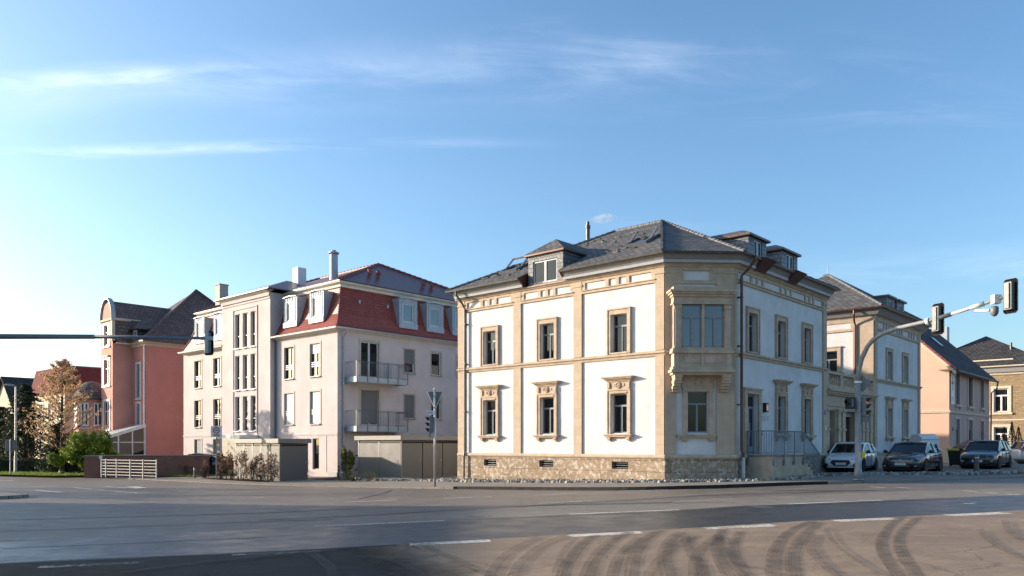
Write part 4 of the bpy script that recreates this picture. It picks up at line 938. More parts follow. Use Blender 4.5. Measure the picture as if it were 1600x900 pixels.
# ------------------------------------------------------------ apartment building with red mansard roof
def apartment():
    by = 24.4; p = W(0, by)
    r = thing('apartment_building', 'pinkish rendered apartment building with red mansard roof, zinc dormers and balconies', 'building', (p.x, p.y, 0), TH)
    F = FR((0, 0, 0), (0, 1, 0), (-1, 0, 0)); S = FR((0, 0, 0), (1, 0, 0), (0, -1, 0)); PR = .4
    FM = FR((-PR, 0, 0), (0, 1, 0), (-1, 0, 0)); EZ = 8.5; MZ = 11.35; D = 15.5; Lh = 19.8
    cs = [2.32, 5.22, Lh-5.22, Lh-2.32]; hw = .54; rows = [(2.85, 4.85), (5.78, 7.8)]
    w_ = MB()
    opA = [(c-hw, c+hw, *z) for c in cs[:2] for z in rows]+[(1.9, 2.6, .05, 1.95)]
    opC = [(c-hw, c+hw, *z) for c in cs[2:] for z in rows+[(.0, 1.95)]]
    opB = [(9.95+k*1.02-.33, 9.95+k*1.02+.33, z0, z0+2.35) for k in (-1, 0, 1) for z0 in (2.5, 5.3, 8.15)]
    wallgrid(w_, F, 0, 6.8, -.6, EZ, opA, .18); wallgrid(w_, F, 13.1, Lh, -.6, EZ, opC, .18)
    wallgrid(w_, FM, 6.8, 13.1, -.6, 11.5, opB, .2)
    for y_ in (6.8, 13.1): w_.face([(-PR, y_, -.6), (1.6, y_, -.6), (1.6, y_, 11.5), (-PR, y_, 11.5)])
    so_ = [(1.72, 3.1, 2.66, 4.95), (1.72, 3.1, 5.6, 7.92)]+[(c-.45, c+.45, z, z+1.55) for c in (5.6, 7.95, 10.3) for z in (3.25, 6.2)]
    wallgrid(w_, S, 0, D, -.6, EZ, so_, .18)
    w_.face([(0, Lh, -.6), (D, Lh, -.6), (D, Lh, EZ), (0, Lh, EZ)]); w_.face([(D, 0, -.6), (D, Lh, -.6), (D, Lh, EZ), (D, 0, EZ)])
    w_.build('wall', M['apt'], r, recalc=False)
    m = MB(); m.sweep([(0, Lh), (0, 13.1), (-PR, 13.1), (-PR, 6.8), (0, 6.8), (0, 0), (D, 0)], [(0, 2.14), (.035, 2.14), (.05, 2.25), (0, 2.27)]); m.build('storey_moulding', M['apt'], r)
    m = MB(); m.fb(FM, 8.35, 8.43, 2.3, 10.85, 0, .05); m.fb(FM, 11.47, 11.55, 2.3, 10.85, 0, .05); m.fb(FM, 8.43, 11.47, 10.77, 10.85, 0, .05); m.fb(FM, 6.8, 13.1, 11.1, 11.2, 0, .05); m.fb(FM, 6.8, 13.1, 11.28, 11.5, 0, .10)
    m.build('wall_moulding', M['apt'], r); m = MB()
    m.fb(F, 1.1, 1.16, -.1, 2.1, 0, .02); m.fb(F, 3.1, 3.16, -.1, 2.1, 0, .02); m.fb(F, 1.16, 3.1, 2.04, 2.1, 0, .02)
    m.build('panel_moulding', M['apt'], r)
    def sur(F_, a_, b_, z0, z1, sill=True, sw=.12):
        s = MB(); s.fb(F_, a_-sw, a_, z0, z1+sw, 0, .025); s.fb(F_, b_, b_+sw, z0, z1+sw, 0, .025); s.fb(F_, a_, b_, z1, z1+sw, 0, .025); o = s.build('window_surround', M['aptb'], r)
        if sill: s = MB(); s.fb(F_, a_-.06, b_+.06, z0-.05, z0-.005, -.1, .12); s.build('sill', M['frame'], o)
    def grille(F_, a_, b_, z0, win):
        s = MB()
        for z in (z0+.62, z0+.74, z0+.86): s.fb(F_, a_, b_, z-.012, z+.012, -.06, -.04)
        s.build('guard_rail', M['steel'], win)
    for i, c in enumerate(cs):
        for j, z in enumerate(rows):
            sur(F, c-hw, c+hw, *z); bl = ('blind', .97) if (i < 2 and j == 0) else (('blind', .3) if i == 0 else None)
            o = win_frame(r, F, c-hw, c+hw, z[0], z[1], -.16, 'casement2' if not bl or j else 'none', 'framed', 'pane', .06, blind=bl); grille(F, c-hw, c+hw, z[0], o)
        if i > 1:
            sur(F, c-hw, c+hw, 0, 1.95); win_frame(r, F, c-hw, c+hw, 0, 1.95, -.16, 'none', 'framed', 'paned', blind=('blindg', .97))
    win_frame(r, F, 1.9, 2.6, .05, 1.95, -.16, 'none', 'framed', 'paned')
    for a_, b_, z0, z1 in opB:
        o = win_frame(r, FM, a_, b_, z0, z1, -.18, 'transom', 'framel', 'pane', .06); s = MB(); s.fb(FM, a_-.04, b_+.04, z0-.06, z0-.005, -.1, .14); s.build('sill', M['whitep'], o)
    # right face: balcony doors and windows
    for k, (a_, b_, z0, z1) in enumerate(so_):
        if k < 2:
            sur(S, a_, b_, z0, z1, False, .16); win_frame(r, S, a_, b_, z0, z1, -.16, 'door2', 'framel', 'pane' if k else 'paned', .07, blind=None if k else ('blindg', .9), name='balcony_door')
        else:
            bl = {2: ('blindg', .97), 3: ('blindg', .6), 4: ('blindg', .3), 5: ('blind', .0), 6: ('blindg', .9), 7: ('blindg', .3)}.get(k)
            s = MB(); s.fb(S, a_-.1, a_, z0, z1+.1, 0, .02); s.fb(S, b_, b_+.1, z0, z1+.1, 0, .02); s.fb(S, a_, b_, z1, z1+.1, 0, .02); o = s.build('window_surround', M['aptb'], r)
            s = MB(); s.fb(S, a_-.05, b_+.05, z0-.06, z0-.005, -.1, .1); s.build('sill', M['frame'], o)
            win_frame(r, S, a_, b_, z0, z1, -.16, 'none', 'framel', 'paned', .08, blind=bl if bl and bl[1] > .05 else None)
    for zf in (2.62, 5.56):
        b = MB(); x0, x1, wd = .55, 4.45, 1.15; b.fb(S, x0, x1, zf-.12, zf, 0, wd); bal = b.build('balcony', M['zincl'], r)
        b = MB(); b.fb(S, x0-.04, x1+.04, zf-.26, zf+.06, wd, wd+.03); b.fb(S, x0-.04, x0-.01, zf-.26, zf+.06, 0, wd); b.fb(S, x1+.01, x1+.04, zf-.26, zf+.06, 0, wd); b.build('fascia', M['zinc'], bal)
        b = MB(); P = S.p; zt = zf+.98
        for p_, q_, n_ in ((P(x0, 0, 0), P(x0, wd+.05, 0), 9), (P(x0, wd+.05, 0), P(x1, wd+.05, 0), 34), (P(x1, wd+.05, 0), P(x1, 0, 0), 9)):
            for z in (zt, zt-.07, zf+.12): b.tube([p_+Vector((0, 0, z)), q_+Vector((0, 0, z))], .018 if z == zt else .012, 5)
            for i in range(n_+1): c = p_.lerp(q_, i/n_); b.tube([c+Vector((0, 0, zf+.1)), c+Vector((0, 0, zt-.07))], .007, 4)
        for i in range(6): x = x0+(x1-x0)*i/5; b.fb(S, x-.025, x+.025, zf-.24, zt, wd+.035, wd+.06)
        b.build('balcony_railing', M['steeld'], bal)
        b = MB(); b.tube([P(x0-.1, .1, zf-.2), P(x0+.1, .1, zf-.3), P(.4, .1, zf-.35)], .03, 6); b.build('drain_pipe', M['steel'], bal)
        b = MB(); b.fb(S, 3.45, 3.95, zf+.1, zf+.92, .8, .82) if zf > 5 else None
        if zf > 5: b.build('privacy_panel', M['zincl'], bal)
    # mansard roofs, left and right sections
    ins = .95; ov = .35; ze = EZ+.05
    def mansard(y0, y1, cl, cr, nm='mansard_roof'):
        q = MB(); x0 = -ov
        yb0 = y0-(ov if cl else 0); yb1 = y1+(ov if cr else 0); yt0 = y0+(ins if cl else 0); yt1 = y1-(ins if cr else 0)
        lv = [(0, 0), (.32, .12), (.62, .5), (.86, 1.0)]
        # slightly bell-cast slope
        pr = [(0, 0.0), (.30, .16), (.72, .95), (ov+ins, MZ-ze)]
        sid = []
        for k in range(len(pr)-1):
            (i0, h0), (i1, h1) = pr[k], pr[k+1]
            def yy0(i): return yb0+(i if cl else 0)
            def yy1(i): return yb1-(i if cr else 0)
            q.face([(x0+i0, yy0(i0), ze+h0), (x0+i0, yy1(i0), ze+h0), (x0+i1, yy1(i1), ze+h1), (x0+i1, yy0(i1), ze+h1)])
            if cl: q.face([(x0+i0, yb0+i0, ze+h0), (D, yb0+i0, ze+h0), (D, yb0+i1, ze+h1), (x0+i1, yb0+i1, ze+h1)])
            if cr: q.face([(x0+i0, yb1-i0, ze+h0), (D, yb1-i0, ze+h0), (D, yb1-i1, ze+h1), (x0+i1, yb1-i1, ze+h1)])
        q.face([(x0, yb0, ze-.01), (D, yb0, ze-.01), (D, yb1, ze-.01), (x0, yb1, ze-.01)])
        o = q.build(nm, M['redtile'], r, recalc=True)
        # hips
        hp = MB()
        for flag, yb, sg in ((cl, yb0, 1), (cr, yb1, -1)):
            if flag: hp.tube([(x0+i, yb+sg*i, ze+h+.02) for i, h in pr], .07, 6)
        if cl or cr: hp.build('hip_tiles', M['redtile'], o)
        return o
    m1 = mansard(0, 6.8, True, False); m2 = mansard(13.1, Lh, False, True)
    g = MB(); g.sweep([(0, 6.8), (0, 0), (D, 0)], [(ov-.02, ze), (ov, ze-.08), (ov+.1, ze-.08), (ov+.13, ze+.02), (ov+.11, ze+.02), (ov+.08, ze-.05)]); g.build('gutter', M['steel'], r)
    g = MB(); g.sweep([(0, Lh), (0, 13.1)], [(ov-.02, ze), (ov, ze-.08), (ov+.1, ze-.08), (ov+.13, ze+.02), (ov+.11, ze+.02), (ov+.08, ze-.05)]); g.build('gutter', M['steel'], r)
    g = MB(); g.sweep([(0, 6.8), (0, 0), (D, 0)], [(0, EZ-.12), (.06, EZ-.12), (ov, ze-.02), (ov, ze), (0, ze)]); g.sweep([(0, Lh), (0, 13.1)], [(0, EZ-.12), (.06, EZ-.12), (ov, ze-.02), (ov, ze), (0, ze)]); g.build('soffit', M['cream'], r)
    # cornice under the upper roof
    tp = [(ins-.15, Lh-ins+.15), (ins-.15, ins-.15), (D, ins-.15)]
    g = MB(); g.sweep(tp, [(-.2, MZ-.12), (.0, MZ-.12), (.04, MZ+.02), (.22, MZ+.12), (.26, MZ+.26), (-.2, MZ+.26)]); g.build('upper_cornice', M['cream'], r)
    g = MB(); g.sweep([(-PR+.0, 13.1), (-PR, 6.8)], [(0, 11.5), (.12, 11.5), (.34, 11.66), (.34, 11.72), (-.3, 11.72)]); g.build('upper_cornice', M['cream'], r)
    uz = MZ+.26; x0 = ins-.42; y0 = ins-.42; x1 = D+.3; y1 = Lh-ins+.42; cz = 14.6; ax_, ay_ = 8.0, 6.2
    A_ = Vector((ax_, ay_, cz)); B_ = Vector((ax_, y1-5.8, cz)); c = [Vector((x0, y0, uz)), Vector((x1, y0, uz)), Vector((x1, y1, uz)), Vector((x0, y1, uz))]
    u = MB()
    for poly in ([c[0], c[1], A_], [c[1], c[2], B_, A_], [c[2], c[3], B_], [c[3], c[0], A_, B_]): u.prism(poly, (0, 0, -.07))
    # cross roof over the projecting middle
    sl = (cz-uz)/(ax_-x0); xm = -PR-.42; zm = 11.72; k_ = (cz-.4-zm)
    ym = 9.95
    u.prism([Vector((xm, 6.35, zm)), Vector((.8, 6.35, zm)), Vector((4.5, ym, zm+1.44)), Vector((xm+3.6, ym, zm+1.44))], (0, 0, -.07))
    u.prism([Vector((xm, 13.55, zm)), Vector((.8, 13.55, zm)), Vector((4.5, ym, zm+1.44)), Vector((xm+3.6, ym, zm+1.44))], (0, 0, -.07))
    u.prism([Vector((xm, 6.35, zm)), Vector((xm, 13.55, zm)), Vector((xm+3.6, ym, zm+1.44))], (0, 0, -.07))
    top = u.build('upper_roof', M['redtop'], r)
    u = MB()
    for p_, q_ in ((c[0], A_), (c[1], A_), (A_, B_), (c[3], B_)):
        n_ = int((q_-p_).length/.4)
        for i in range(n_): u.tube([p_.lerp(q_, i/n_)+Vector((0, 0, .05)), p_.lerp(q_, (i+1.1)/n_)+Vector((0, 0, .02))], [.10, .085], 6)
    u.build('ridge_tiles', M['redtile'], top)
    slf = (cz-uz)/(ay_-y0)
    for xx, yv in ((4.4, 2.6), (5.1, 2.6), (8.6, 2.1), (9.4, 2.1)):
        q = MB(); z = uz+(yv-y0)*slf; q.tube([(xx, yv, z-.1), (xx, yv-.02, z+.28)], .13, 8); q.tube([(xx, yv-.02, z+.28), (xx, yv-.1, z+.33)], .19, 8); q.build('vent_tile', M['redtile'], top)
    for xx in (1.9, 4.1): q = MB(); q.box(xx, xx+.08, .38, .5, 10.3, 10.5); q.build('roof_hook', M['steel'], m1)
    # zinc dormers
    def zd(F_, uc, par, d=-.12, wd=1.5, z0=9.15, zt=11.0):
        b = MB(); P = F_.p; hw_ = wd/2; n_ = 8; wo = (uc-.46, uc+.46, 9.5, 10.72)
        arc = [(uc-hw_+wd*i/n_, zt+.06*sin(pi*i/n_)) for i in range(n_+1)]
        wallgrid(b, F_, uc-hw_, uc+hw_, z0, zt-.1, [wo], .12, d)
        b.face([P(uc-hw_, d, zt-.1), P(uc+hw_, d, zt-.1)]+[P(x, d, z) for x, z in arc[::-1]])
        for x_ in (uc-hw_, uc+hw_): b.face([P(x_, d, z0), P(x_, d, zt), P(x_, d-1.1, zt), P(x_, d-.25, z0)])
        for (xa, za), (xb, zb) in zip(arc, arc[1:]): b.face([P(xa, d+.08, za), P(xb, d+.08, zb), P(xb, d-1.2, zb), P(xa, d-1.2, za)])
        for x_ in [uc-hw_+wd*i/8 for i in range(9)]:
            if abs(x_-uc) > .45: b.fb(F_, x_-.012, x_+.012, z0+.02, zt-.06, d, d+.03)
            else: b.fb(F_, x_-.012, x_+.012, wo[3]+.05, zt+.12, d, d+.03)
        b.fb(F_, uc-hw_-.03, uc+hw_+.03, z0-.05, z0+.28, d+.031, d+.07)
        dm = b.build('dormer', M['zinc'], par, recalc=False)
        b = MB()
        b.rings([[P(x, dd, z+zz) for dd, zz in ((d+.12, 0), (d+.12, .05), (d-.1, .05), (d-.1, 0))] for x, z in arc]); b.build('dormer_edge', M['zincl'], dm)
        win_frame(dm, F_, *wo[:2], wo[2], wo[3], d-.1, 'none', 'framel', 'paneb', .09)
    for c_ in cs[:2]: zd(F, c_, m1)
    for c_ in cs[2:]: zd(F, c_, m2)
    for c_ in (5.6, 7.95, 10.3): zd(S, c_, m1)
    # chimneys, pipes
    b = MB(); b.tube([(2.7, 4.2, 11.9), (2.7, 4.2, 14.05)], .27, 14); b.tube([(2.7, 4.2, 14.12), (2.7, 4.2, 14.2)], .36, 14); b.tube([(2.7, 4.2, 14.2), (2.7, 4.2, 14.34)], [.2, .16], 10)
    for k in range(3): b.tube([(2.7+.2*cos(k*2.1), 4.2+.2*sin(k*2.1), 14.05), (2.7+.2*cos(k*2.1), 4.2+.2*sin(k*2.1), 14.14)], .02, 5)
    b.build('metal_chimney', M['zinc'], top)
    b = MB(); b.box(3.2, 3.9, 9.2, 9.8, 12.2, 14.1); b.build('chimney', M['whitep'], top)
    b = MB(); b.box(2.3, 3.0, 18.6, 19.3, 10.8, 14.0); b.box(2.25, 3.05, 18.55, 19.35, 14.0, 14.08); b.build('chimney', M['aptb'], top)
    b = MB(); b.tube([(.35, -.42, ze-.05), (.35, -.4, ze-.25), (.35, -.14, ze-.5), (.35, -.12, 1.2), (.35, -.12, -.3)], .05, 8)
    for z in (2.5, 5.2, 7.4): b.box(.28, .42, -.18, 0, z, z+.04)
    b.build('downpipe', M['zinc'], r)
    for y_ in (6.72, 13.18):
        b = MB(); b.tube([(-.3, y_, ze), (-.06, y_, ze-.3), (-.06, y_, -.3)], .045, 8); b.build('downpipe', M['steeld'], r)
    b = MB(); b.fb(FM, 10.5, 12.9, -.4, 2.1, 0, .04); b.build('entrance_cladding', M['aptstone'], r)
    b = MB(); b.fb(FM, 8.3, 10.7, 2.0, 2.2, 0, 1.3); b.build('entrance_canopy', M['whitep'], r)
    b = MB(); b.fb(FM, 8.9, 10.1, -.4, 1.8, 0, .05); b.build('entrance_door', M['framed'], r)
    b = MB(); b.fb(F, .02, .9, -.6, -.1, 0, .03); b.build('base_course', M['frame'], r)
    return r
apartment()

# things standing on the lower balcony
def onbal(name, label, cat, x, y): p = W(x, 24.4-y); return thing(name, label, cat, (p.x, p.y, 2.62), TH)
t = onbal('balcony_table', 'small folding brown wooden table on the lower balcony', 'table', 2.55, .55)
m = MB(); m.box(-.42, .42, -.25, .25, .70, .73); m.build('table_top', M['wood'], t)
for s_ in (-1, 1):
    m = MB(); m.tube([(s_*.36, -.2, 0), (s_*.2, .2, .7)], .018, 5); m.tube([(s_*.2, -.2, .7), (s_*.36, .2, 0)], .018, 5); m.build('leg', M['wood'], t)
t = onbal('barbecue', 'black covered barbecue at the right end of the lower balcony', 'barbecue', 3.65, .55)
m = MB(); m.rings([[(x*k, y*k2, z) for x, y in ((-.4, -.25), (.4, -.25), (.4, .25), (-.4, .25))] for k, k2, z in ((1, 1, .02), (1.02, 1, .5), (.9, .9, .82), (.6, .6, .92))]); m.build('cover', M['black'], t, bevel=.04)
t = onbal('exercise_bike', 'dark exercise bike at the left end of the lower balcony', 'exercise bike', 1.35, .5)
m = MB(); m.tube([(-.4, -.2, .03), (-.4, .2, .03)], .03, 6); m.tube([(.4, -.2, .03), (.4, .2, .03)], .03, 6); m.tube([(-.4, 0, .05), (0, 0, .35), (.4, 0, .05)], .03, 6); m.tube([(0, 0, .35), (-.2, 0, .9)], .03, 6); m.tube([(.1, 0, .3), (.28, 0, 1.2)], .03, 6); m.build('bike_frame', M['steeld'], t)
m = MB(); m.lathe((.12, -.06, .35), (0, 1, 0), [(.02, 0), (.24, .02), (.24, .1), (.02, .12)], 16); m.build('flywheel', M['black'], t)
m = MB(); m.box(-.34, -.08, -.1, .1, .88, .95); m.build('saddle', M['black'], t, bevel=.02)
m = MB(); m.tube([(.28, -.25, 1.25), (.3, 0, 1.15), (.28, .25, 1.25)], .02, 6); m.lathe((.3, 0, 1.25), (1, 0, .4), [(.0, 0), (.13, .01), (.13, .04), (0, .05)], 12); m.build('handlebar', M['black'], t)

# ------------------------------------------------------------ metal bicycle shelters
def shelter(name, label, a, b, la, lb, z0, h, panels_a, panels_b, open_gap=True):
    p = W(a, b); r = thing(name, label, 'shelter', (p.x, p.y, z0), TH)
    # local x = along the right-hand face (la), y = along the sunlit face (lb)
    zt = z0+h
    m = MB(); m.box(-.18, la+.12, -.18, lb+.18, zt-.24, zt); m.build('roof', M['shedt'], r, bevel=.01)
    m = MB(); m.box(0, la, 0, lb, zt-.36, zt-.245); m.build('roof_beam', M['black'], r)
    for k in range(panels_a):
        m = MB(); x0 = la*k/panels_a+.03; x1 = la*(k+1)/panels_a-.03; m.box(x0, x1, -.02, .03, z0+.02, zt-.40); q = m.build('side_panel', M['shed'], r)
        m = MB(); m.tube([(x1-.15, -.05, z0+1.0), (x1-.15, -.05, z0+1.15)], .02, 6); m.build('handle', M['steel'], q)
    for k in range(panels_b):
        m = MB(); y0 = lb*k/panels_b+.03; y1 = lb*(k+1)/panels_b-.05; m.box(-.02, .03, y0, y1, z0+.03, zt-.40)
        if k == 1 or panels_b == 1: pass
        m.build('front_panel', M['shed'], r)
        m = MB(); m.box(-.03, .05, y1+.005, y1+.075, z0, zt-.25); m.build('post', M['steeld'], r)
    m = MB(); m.box(la-.03, la, .03, lb, z0, zt-.3); m.box(0, la, lb-.03, lb, z0, zt-.3); m.build('rear_panel', M['shed'], r)
    m = MB(); m.box(-.03, .04, -.05, -.005, z0, zt-.25); m.build('corner_post', M['shedt'], r)
    return r
shelter('bicycle_shelter', 'taupe metal shelter with two sunlit panels between the apartment building and the white corner building', -.62, 17.8, 7.5, 3.7, -.36, 2.42, 5, 2)
shelter('bicycle_shelter', 'freestanding taupe metal shelter behind the brown beech hedge', -4.6, 23.25, 1.8, 4.6, -.48, 2.38, 1, 5)

# ------------------------------------------------------------ salmon town house with turret and conservatory
def pinkhouse():
    p = W(0, 50.9); z0 = -.5
    r = thing('town_house', 'tall salmon town house with brown hipped roof, arched gable bay, domed oriel and white conservatory', 'house', (p.x, p.y, z0), TH)
    F = FR((0, 0, 0), (0, 1, 0), (-1, 0, 0)); S = FR((0, 0, 0), (1, 0, 0), (0, -1, 0)); EZ = 9.9
    w_ = MB(); ops = [(.55, 1.45, z, z+2.1) for z in (2.5, 5.2)]; ops = [(1.0, 1.75, 2.7, 5.0), (1.0, 1.75, 5.5, 8.3)]
    wallgrid(w_, F, 0, 3.0, -.6, EZ, ops, .15); wallgrid(w_, S, 0, 12, -.6, EZ, [], 0)
    w_.face([(0, 6.8, -.6), (12, 6.8, -.6), (12, 6.8, EZ), (0, 6.8, EZ)]); w_.face([(12, 0, -.6), (12, 6.8, -.6), (12, 6.8, EZ), (12, 0, EZ)]); w_.face([(0, 3, -.6), (0, 6.8, -.6), (0, 6.8, EZ), (0, 3, EZ)])
    w_.build('wall', M['pink'], r, recalc=False)
    for a_, b_, za, zb in ops:
        s = MB(); s.fb(F, a_-.14, a_, za-.1, zb+.14, 0, .05); s.fb(F, b_, b_+.14, za-.1, zb+.14, 0, .05); s.fb(F, a_, b_, zb, zb+.14, 0, .05); s.fb(F, a_-.14, b_+.14, za-.2, za-.1, 0, .1); s.build('window_surround', M['wframe'], r)
        win_frame(r, F, a_, b_, za, zb, -.13, 'casement2', 'wframe', 'pane', .06)
    s = MB(); s.sweep([(0, 3.0), (0, 0), (12, 0)], [(0, EZ-.2), (.08, EZ-.2), (.12, EZ-.05), (.34, EZ+.05), (.38, EZ+.2), (0, EZ+.2)]); s.build('cornice', M['stonetrim'], r)
    s = MB(); s.tube([(-.08, .12, -.4), (-.08, .12, EZ-.2)], .06, 6); s.build('downpipe', M['wframe'], r)
    # main hipped roof
    ez = EZ+.2; A_ = Vector((6.2, 3.9, 15.6)); B_ = Vector((6.2, 4.1, 15.6)); o_ = .45
    c = [Vector((-o_, -o_, ez)), Vector((12.4, -o_, ez)), Vector((12.4, 7.2, ez)), Vector((-o_, 7.2, ez))]
    rf = MB()
    for poly in ([c[0], c[1], A_], [c[1], c[2], B_, A_], [c[2], c[3], B_], [c[3], c[0], A_, B_]): rf.prism(poly, (0, 0, -.08))
    roof = rf.build('roof', M['brtile'], r)
    rc = MB()
    for p_, q_ in ((c[0], A_), (A_, c[1]), (A_, B_)): rc.tube([p_+Vector((0, 0, .05)), q_+Vector((0, 0, .05))], .11, 6)
    rc.build('ridge_tiles', M['brtile'], roof)
    # small dormer left of hip
    d = MB(); d.box(-.1, 2.6, 1.2, 2.3, EZ+.2, EZ+1.35); dd = d.build('dormer', M['dktile'], roof)
    d = MB(); d.prism([(-.35, .9, EZ+1.3), (-.35, 2.6, EZ+1.3), (.5, 1.75, EZ+2.2)], (0, 0, -.06)); d.prism([(-.35, .9, EZ+1.3), (.5, 1.75, EZ+2.2), (3.2, 1.75, EZ+2.2), (2.6, .9, EZ+1.3)], (0, 0, -.06)); d.prism([(-.35, 2.6, EZ+1.3), (.5, 1.75, EZ+2.2), (3.2, 1.75, EZ+2.2), (2.6, 2.6, EZ+1.3)], (0, 0, -.06)); d.build('dormer_roof', M['brtile'], dd)
    win_frame(dd, F, 1.4, 2.1, EZ+.35, EZ+1.2, .11, 'casement2', 'wframe')
    # projecting bay with arched gable
    bx = -1.6; b0, b1 = 2.6, 5.0; FB = FR((bx, 0, 0), (0, 1, 0), (-1, 0, 0)); SB = FR((0, b0, 0), (1, 0, 0), (0, -1, 0)); gz = 11.9
    bo = [(3.2, 4.4, 6.6, 8.7), (3.25, 4.35, 9.9, 11.6), (3.2, 4.4, 2.9, 5.2)]
    b = MB(); wallgrid(b, FB, b0, b1, -.6, gz, bo, .15); b.face([(bx, b0, -.6), (0, b0, -.6), (0, b0, EZ+.1), (bx, b0, EZ+.1)]); b.face([(bx, b1, -.6), (0, b1, -.6), (0, b1, gz), (bx, b1, gz)])
    n_ = 10; arc = [(b0+.1+(b1-b0-.2)*(.5-.5*cos(pi*i/n_)), gz+1.55*sin(pi*i/n_)) for i in range(n_+1)]
    b.face([(bx+.02, y, z) for y, z in arc]); bay = b.build('gable_bay', M['pinkl'], r, recalc=False)
    for a_, b_, za, zb in bo:
        s = MB(); s.fb(FB, a_-.16, a_, za-.1, zb+.16, 0, .05); s.fb(FB, b_, b_+.16, za-.1, zb+.16, 0, .05); s.fb(FB, a_, b_, zb, zb+.16, 0, .05); s.fb(FB, a_-.2, b_+.2, za-.22, za-.1, 0, .12); s.build('window_surround', M['wframe'], bay)
        win_frame(bay, FB, a_, b_, za, zb, -.12, 'sash', 'wframe', 'pane', .07)
    s = MB(); s.sweep([(bx, b1), (bx, b0), (-.2, b0)], [(0, gz-.05), (.16, gz), (.18, gz+.14), (0, gz+.14)]); s.box(bx-.1, bx+.16, b0-.12, b0+.2, EZ+.3, gz-.06); s.box(bx-.18, bx-.0, 3.7-.5, 3.9+.5, 8.9, 9.05); s.build('bay_moulding', M['stonetrim'], bay)
    s = MB(); arcs = [(b0+(b1-b0)*(.5-.5*cos(pi*i/n_)), gz+.1+1.75*sin(pi*i/n_)) for i in range(n_+1)]
    s.rings([[(bx-.12, y, z), (bx-.12, y, z+.14), (bx+.25, y, z+.14), (bx+.25, y, z)] for y, z in arcs]); s.build('arch_edge', M['zinc'], bay)
    # gambrel roof behind the gable
    s = MB(); ra = [(b0-.2, EZ+.15), (b0+.05, gz+.15), (b0+1.2, gz+1.75), (b1-1.2, gz+1.75), (b1-.05, gz+.15), (b1+.2, EZ+.15)]
    s.rings([[(x_, y, z) for y, z in ra]for x_ in (bx+.25, 5.0)], closed=False, cap=False)
    s.build('gambrel_roof', M['brtile'], roof)
    s = MB(); s.box(bx+.2, 4.5, b0-.34, b0-.1, EZ+.02, EZ+.16); s.box(bx+.2, 3.5, b0-.05, b0+.08, gz+.12, gz+.22); s.build('gambrel_gutter', M['stonetrim'], roof)
    # polygonal oriel with slate dome
    oc = Vector((-1.75, 6.6, 0)); k6 = 8; rad = 1.35
    s = MB(); s.rings([[(oc.x+rr*cos(2*pi*k/k6+.39), oc.y+rr*sin(2*pi*k/k6+.39), z) for k in range(k6)] for rr, z in ((1.0, -.5), (1.0, 1.6), (rad, 1.9), (rad, 5.4))]); ori = s.build('oriel', M['pinkl'], r)
    s = MB(); s.rings([[(oc.x+rr*cos(2*pi*k/16), oc.y+rr*sin(2*pi*k/16), z) for k in range(16)] for rr, z in ((1.75, 5.4), (1.75, 5.5), (1.4, 5.6), (1.3, 6.1), (1.0, 6.6), (.55, 6.9), (.1, 7.0))]); s.build('dome', M['slate'], ori, smooth=False)
    s = MB(); s.rings([[(oc.x+rr*cos(2*pi*k/8+.39), oc.y+rr*sin(2*pi*k/8+.39), z) for k in range(8)] for rr, z in ((1.36, 1.9), (1.48, 1.95), (1.48, 2.05), (1.36, 2.1))]); s.rings([[(oc.x+rr*cos(2*pi*k/8+.39), oc.y+rr*sin(2*pi*k/8+.39), z) for k in range(8)] for rr, z in ((1.36, 2.85), (1.44, 2.87), (1.44, 2.95), (1.36, 3.0))]); s.build('oriel_moulding', M['stonetrim'], ori)
    for k in (3, 4, 5):
        a_ = 2*pi*k/8+.39+pi/8; nn = Vector((cos(a_), sin(a_), 0)); Fo = FR(oc+nn*(rad*cos(pi/8)+.0), Vector((-nn.y, nn.x, 0)), nn)
        win_frame(ori, Fo, -.33, .33, 3.15, 5.1, .02, 'casement2', 'wframe', 'pane', .1)
    # conservatory
    q = MB(); cx0, cy0, cy1 = -3.3, .1, 2.5
    q.box(cx0, 0, cy0, cy1, -.5, .62); cv = q.build('conservatory', M['pink'], r)
    q = MB(); zf, zr_ = 2.0, 3.0
    Sf = FR((0, cy0, 0), (1, 0, 0), (0, -1, 0)); Fd = FR((cx0, 0, 0), (0, 1, 0), (-1, 0, 0))
    def ztop(x): return 1.95+(x-cx0)/(-cx0)*1.15
    q.fb(Sf, cx0, 0, .62, .74, 0, .06); q.fb(Sf, cx0, 0, 1.72, 1.79, 0, .06)
    for x_ in (cx0, -2.2, -1.1, -.08):
        q.fb(Sf, x_, x_+.1, .62, ztop(x_)-.02, -.01, .07)
    q.prism([(cx0-.2, cy0-.12, 1.86), (0, cy0-.12, 3.0), (0, cy0-.12, 3.24), (cx0-.2, cy0-.12, 2.02)], (0, .16, 0))
    q.fb(Fd, cy0, cy1, .62, .72, 0, .06); q.fb(Fd, cy0, cy1, 1.8, 1.95, 0, .06)
    for k in range(5): y_ = cy0+(cy1-cy0-.07)*k/4; q.fb(Fd, y_, y_+.07, .62, 1.9, 0, .07)
    q.build('glazing_frame', M['wframe'], cv)
    g = MB(); g.face([Sf.p(cx0, .02, .65), Sf.p(0, .02, .65), Sf.p(0, .02, 3.05), Sf.p(cx0, .02, 1.95)]); g.face([Fd.p(cy0, .02, .65), Fd.p(cy1, .02, .65), Fd.p(cy1, .02, 1.9), Fd.p(cy0, .02, 1.9)]); g.build('pane', M['pane'], cv, recalc=False)
    g = MB(); g.prism([(cx0-.2, cy0-.1, 2.03), (cx0-.2, cy1, 2.03), (0, cy1, 3.22), (0, cy0-.1, 3.22)], (0, 0, .05)); g.build('conservatory_roof', M['zincl'], cv)
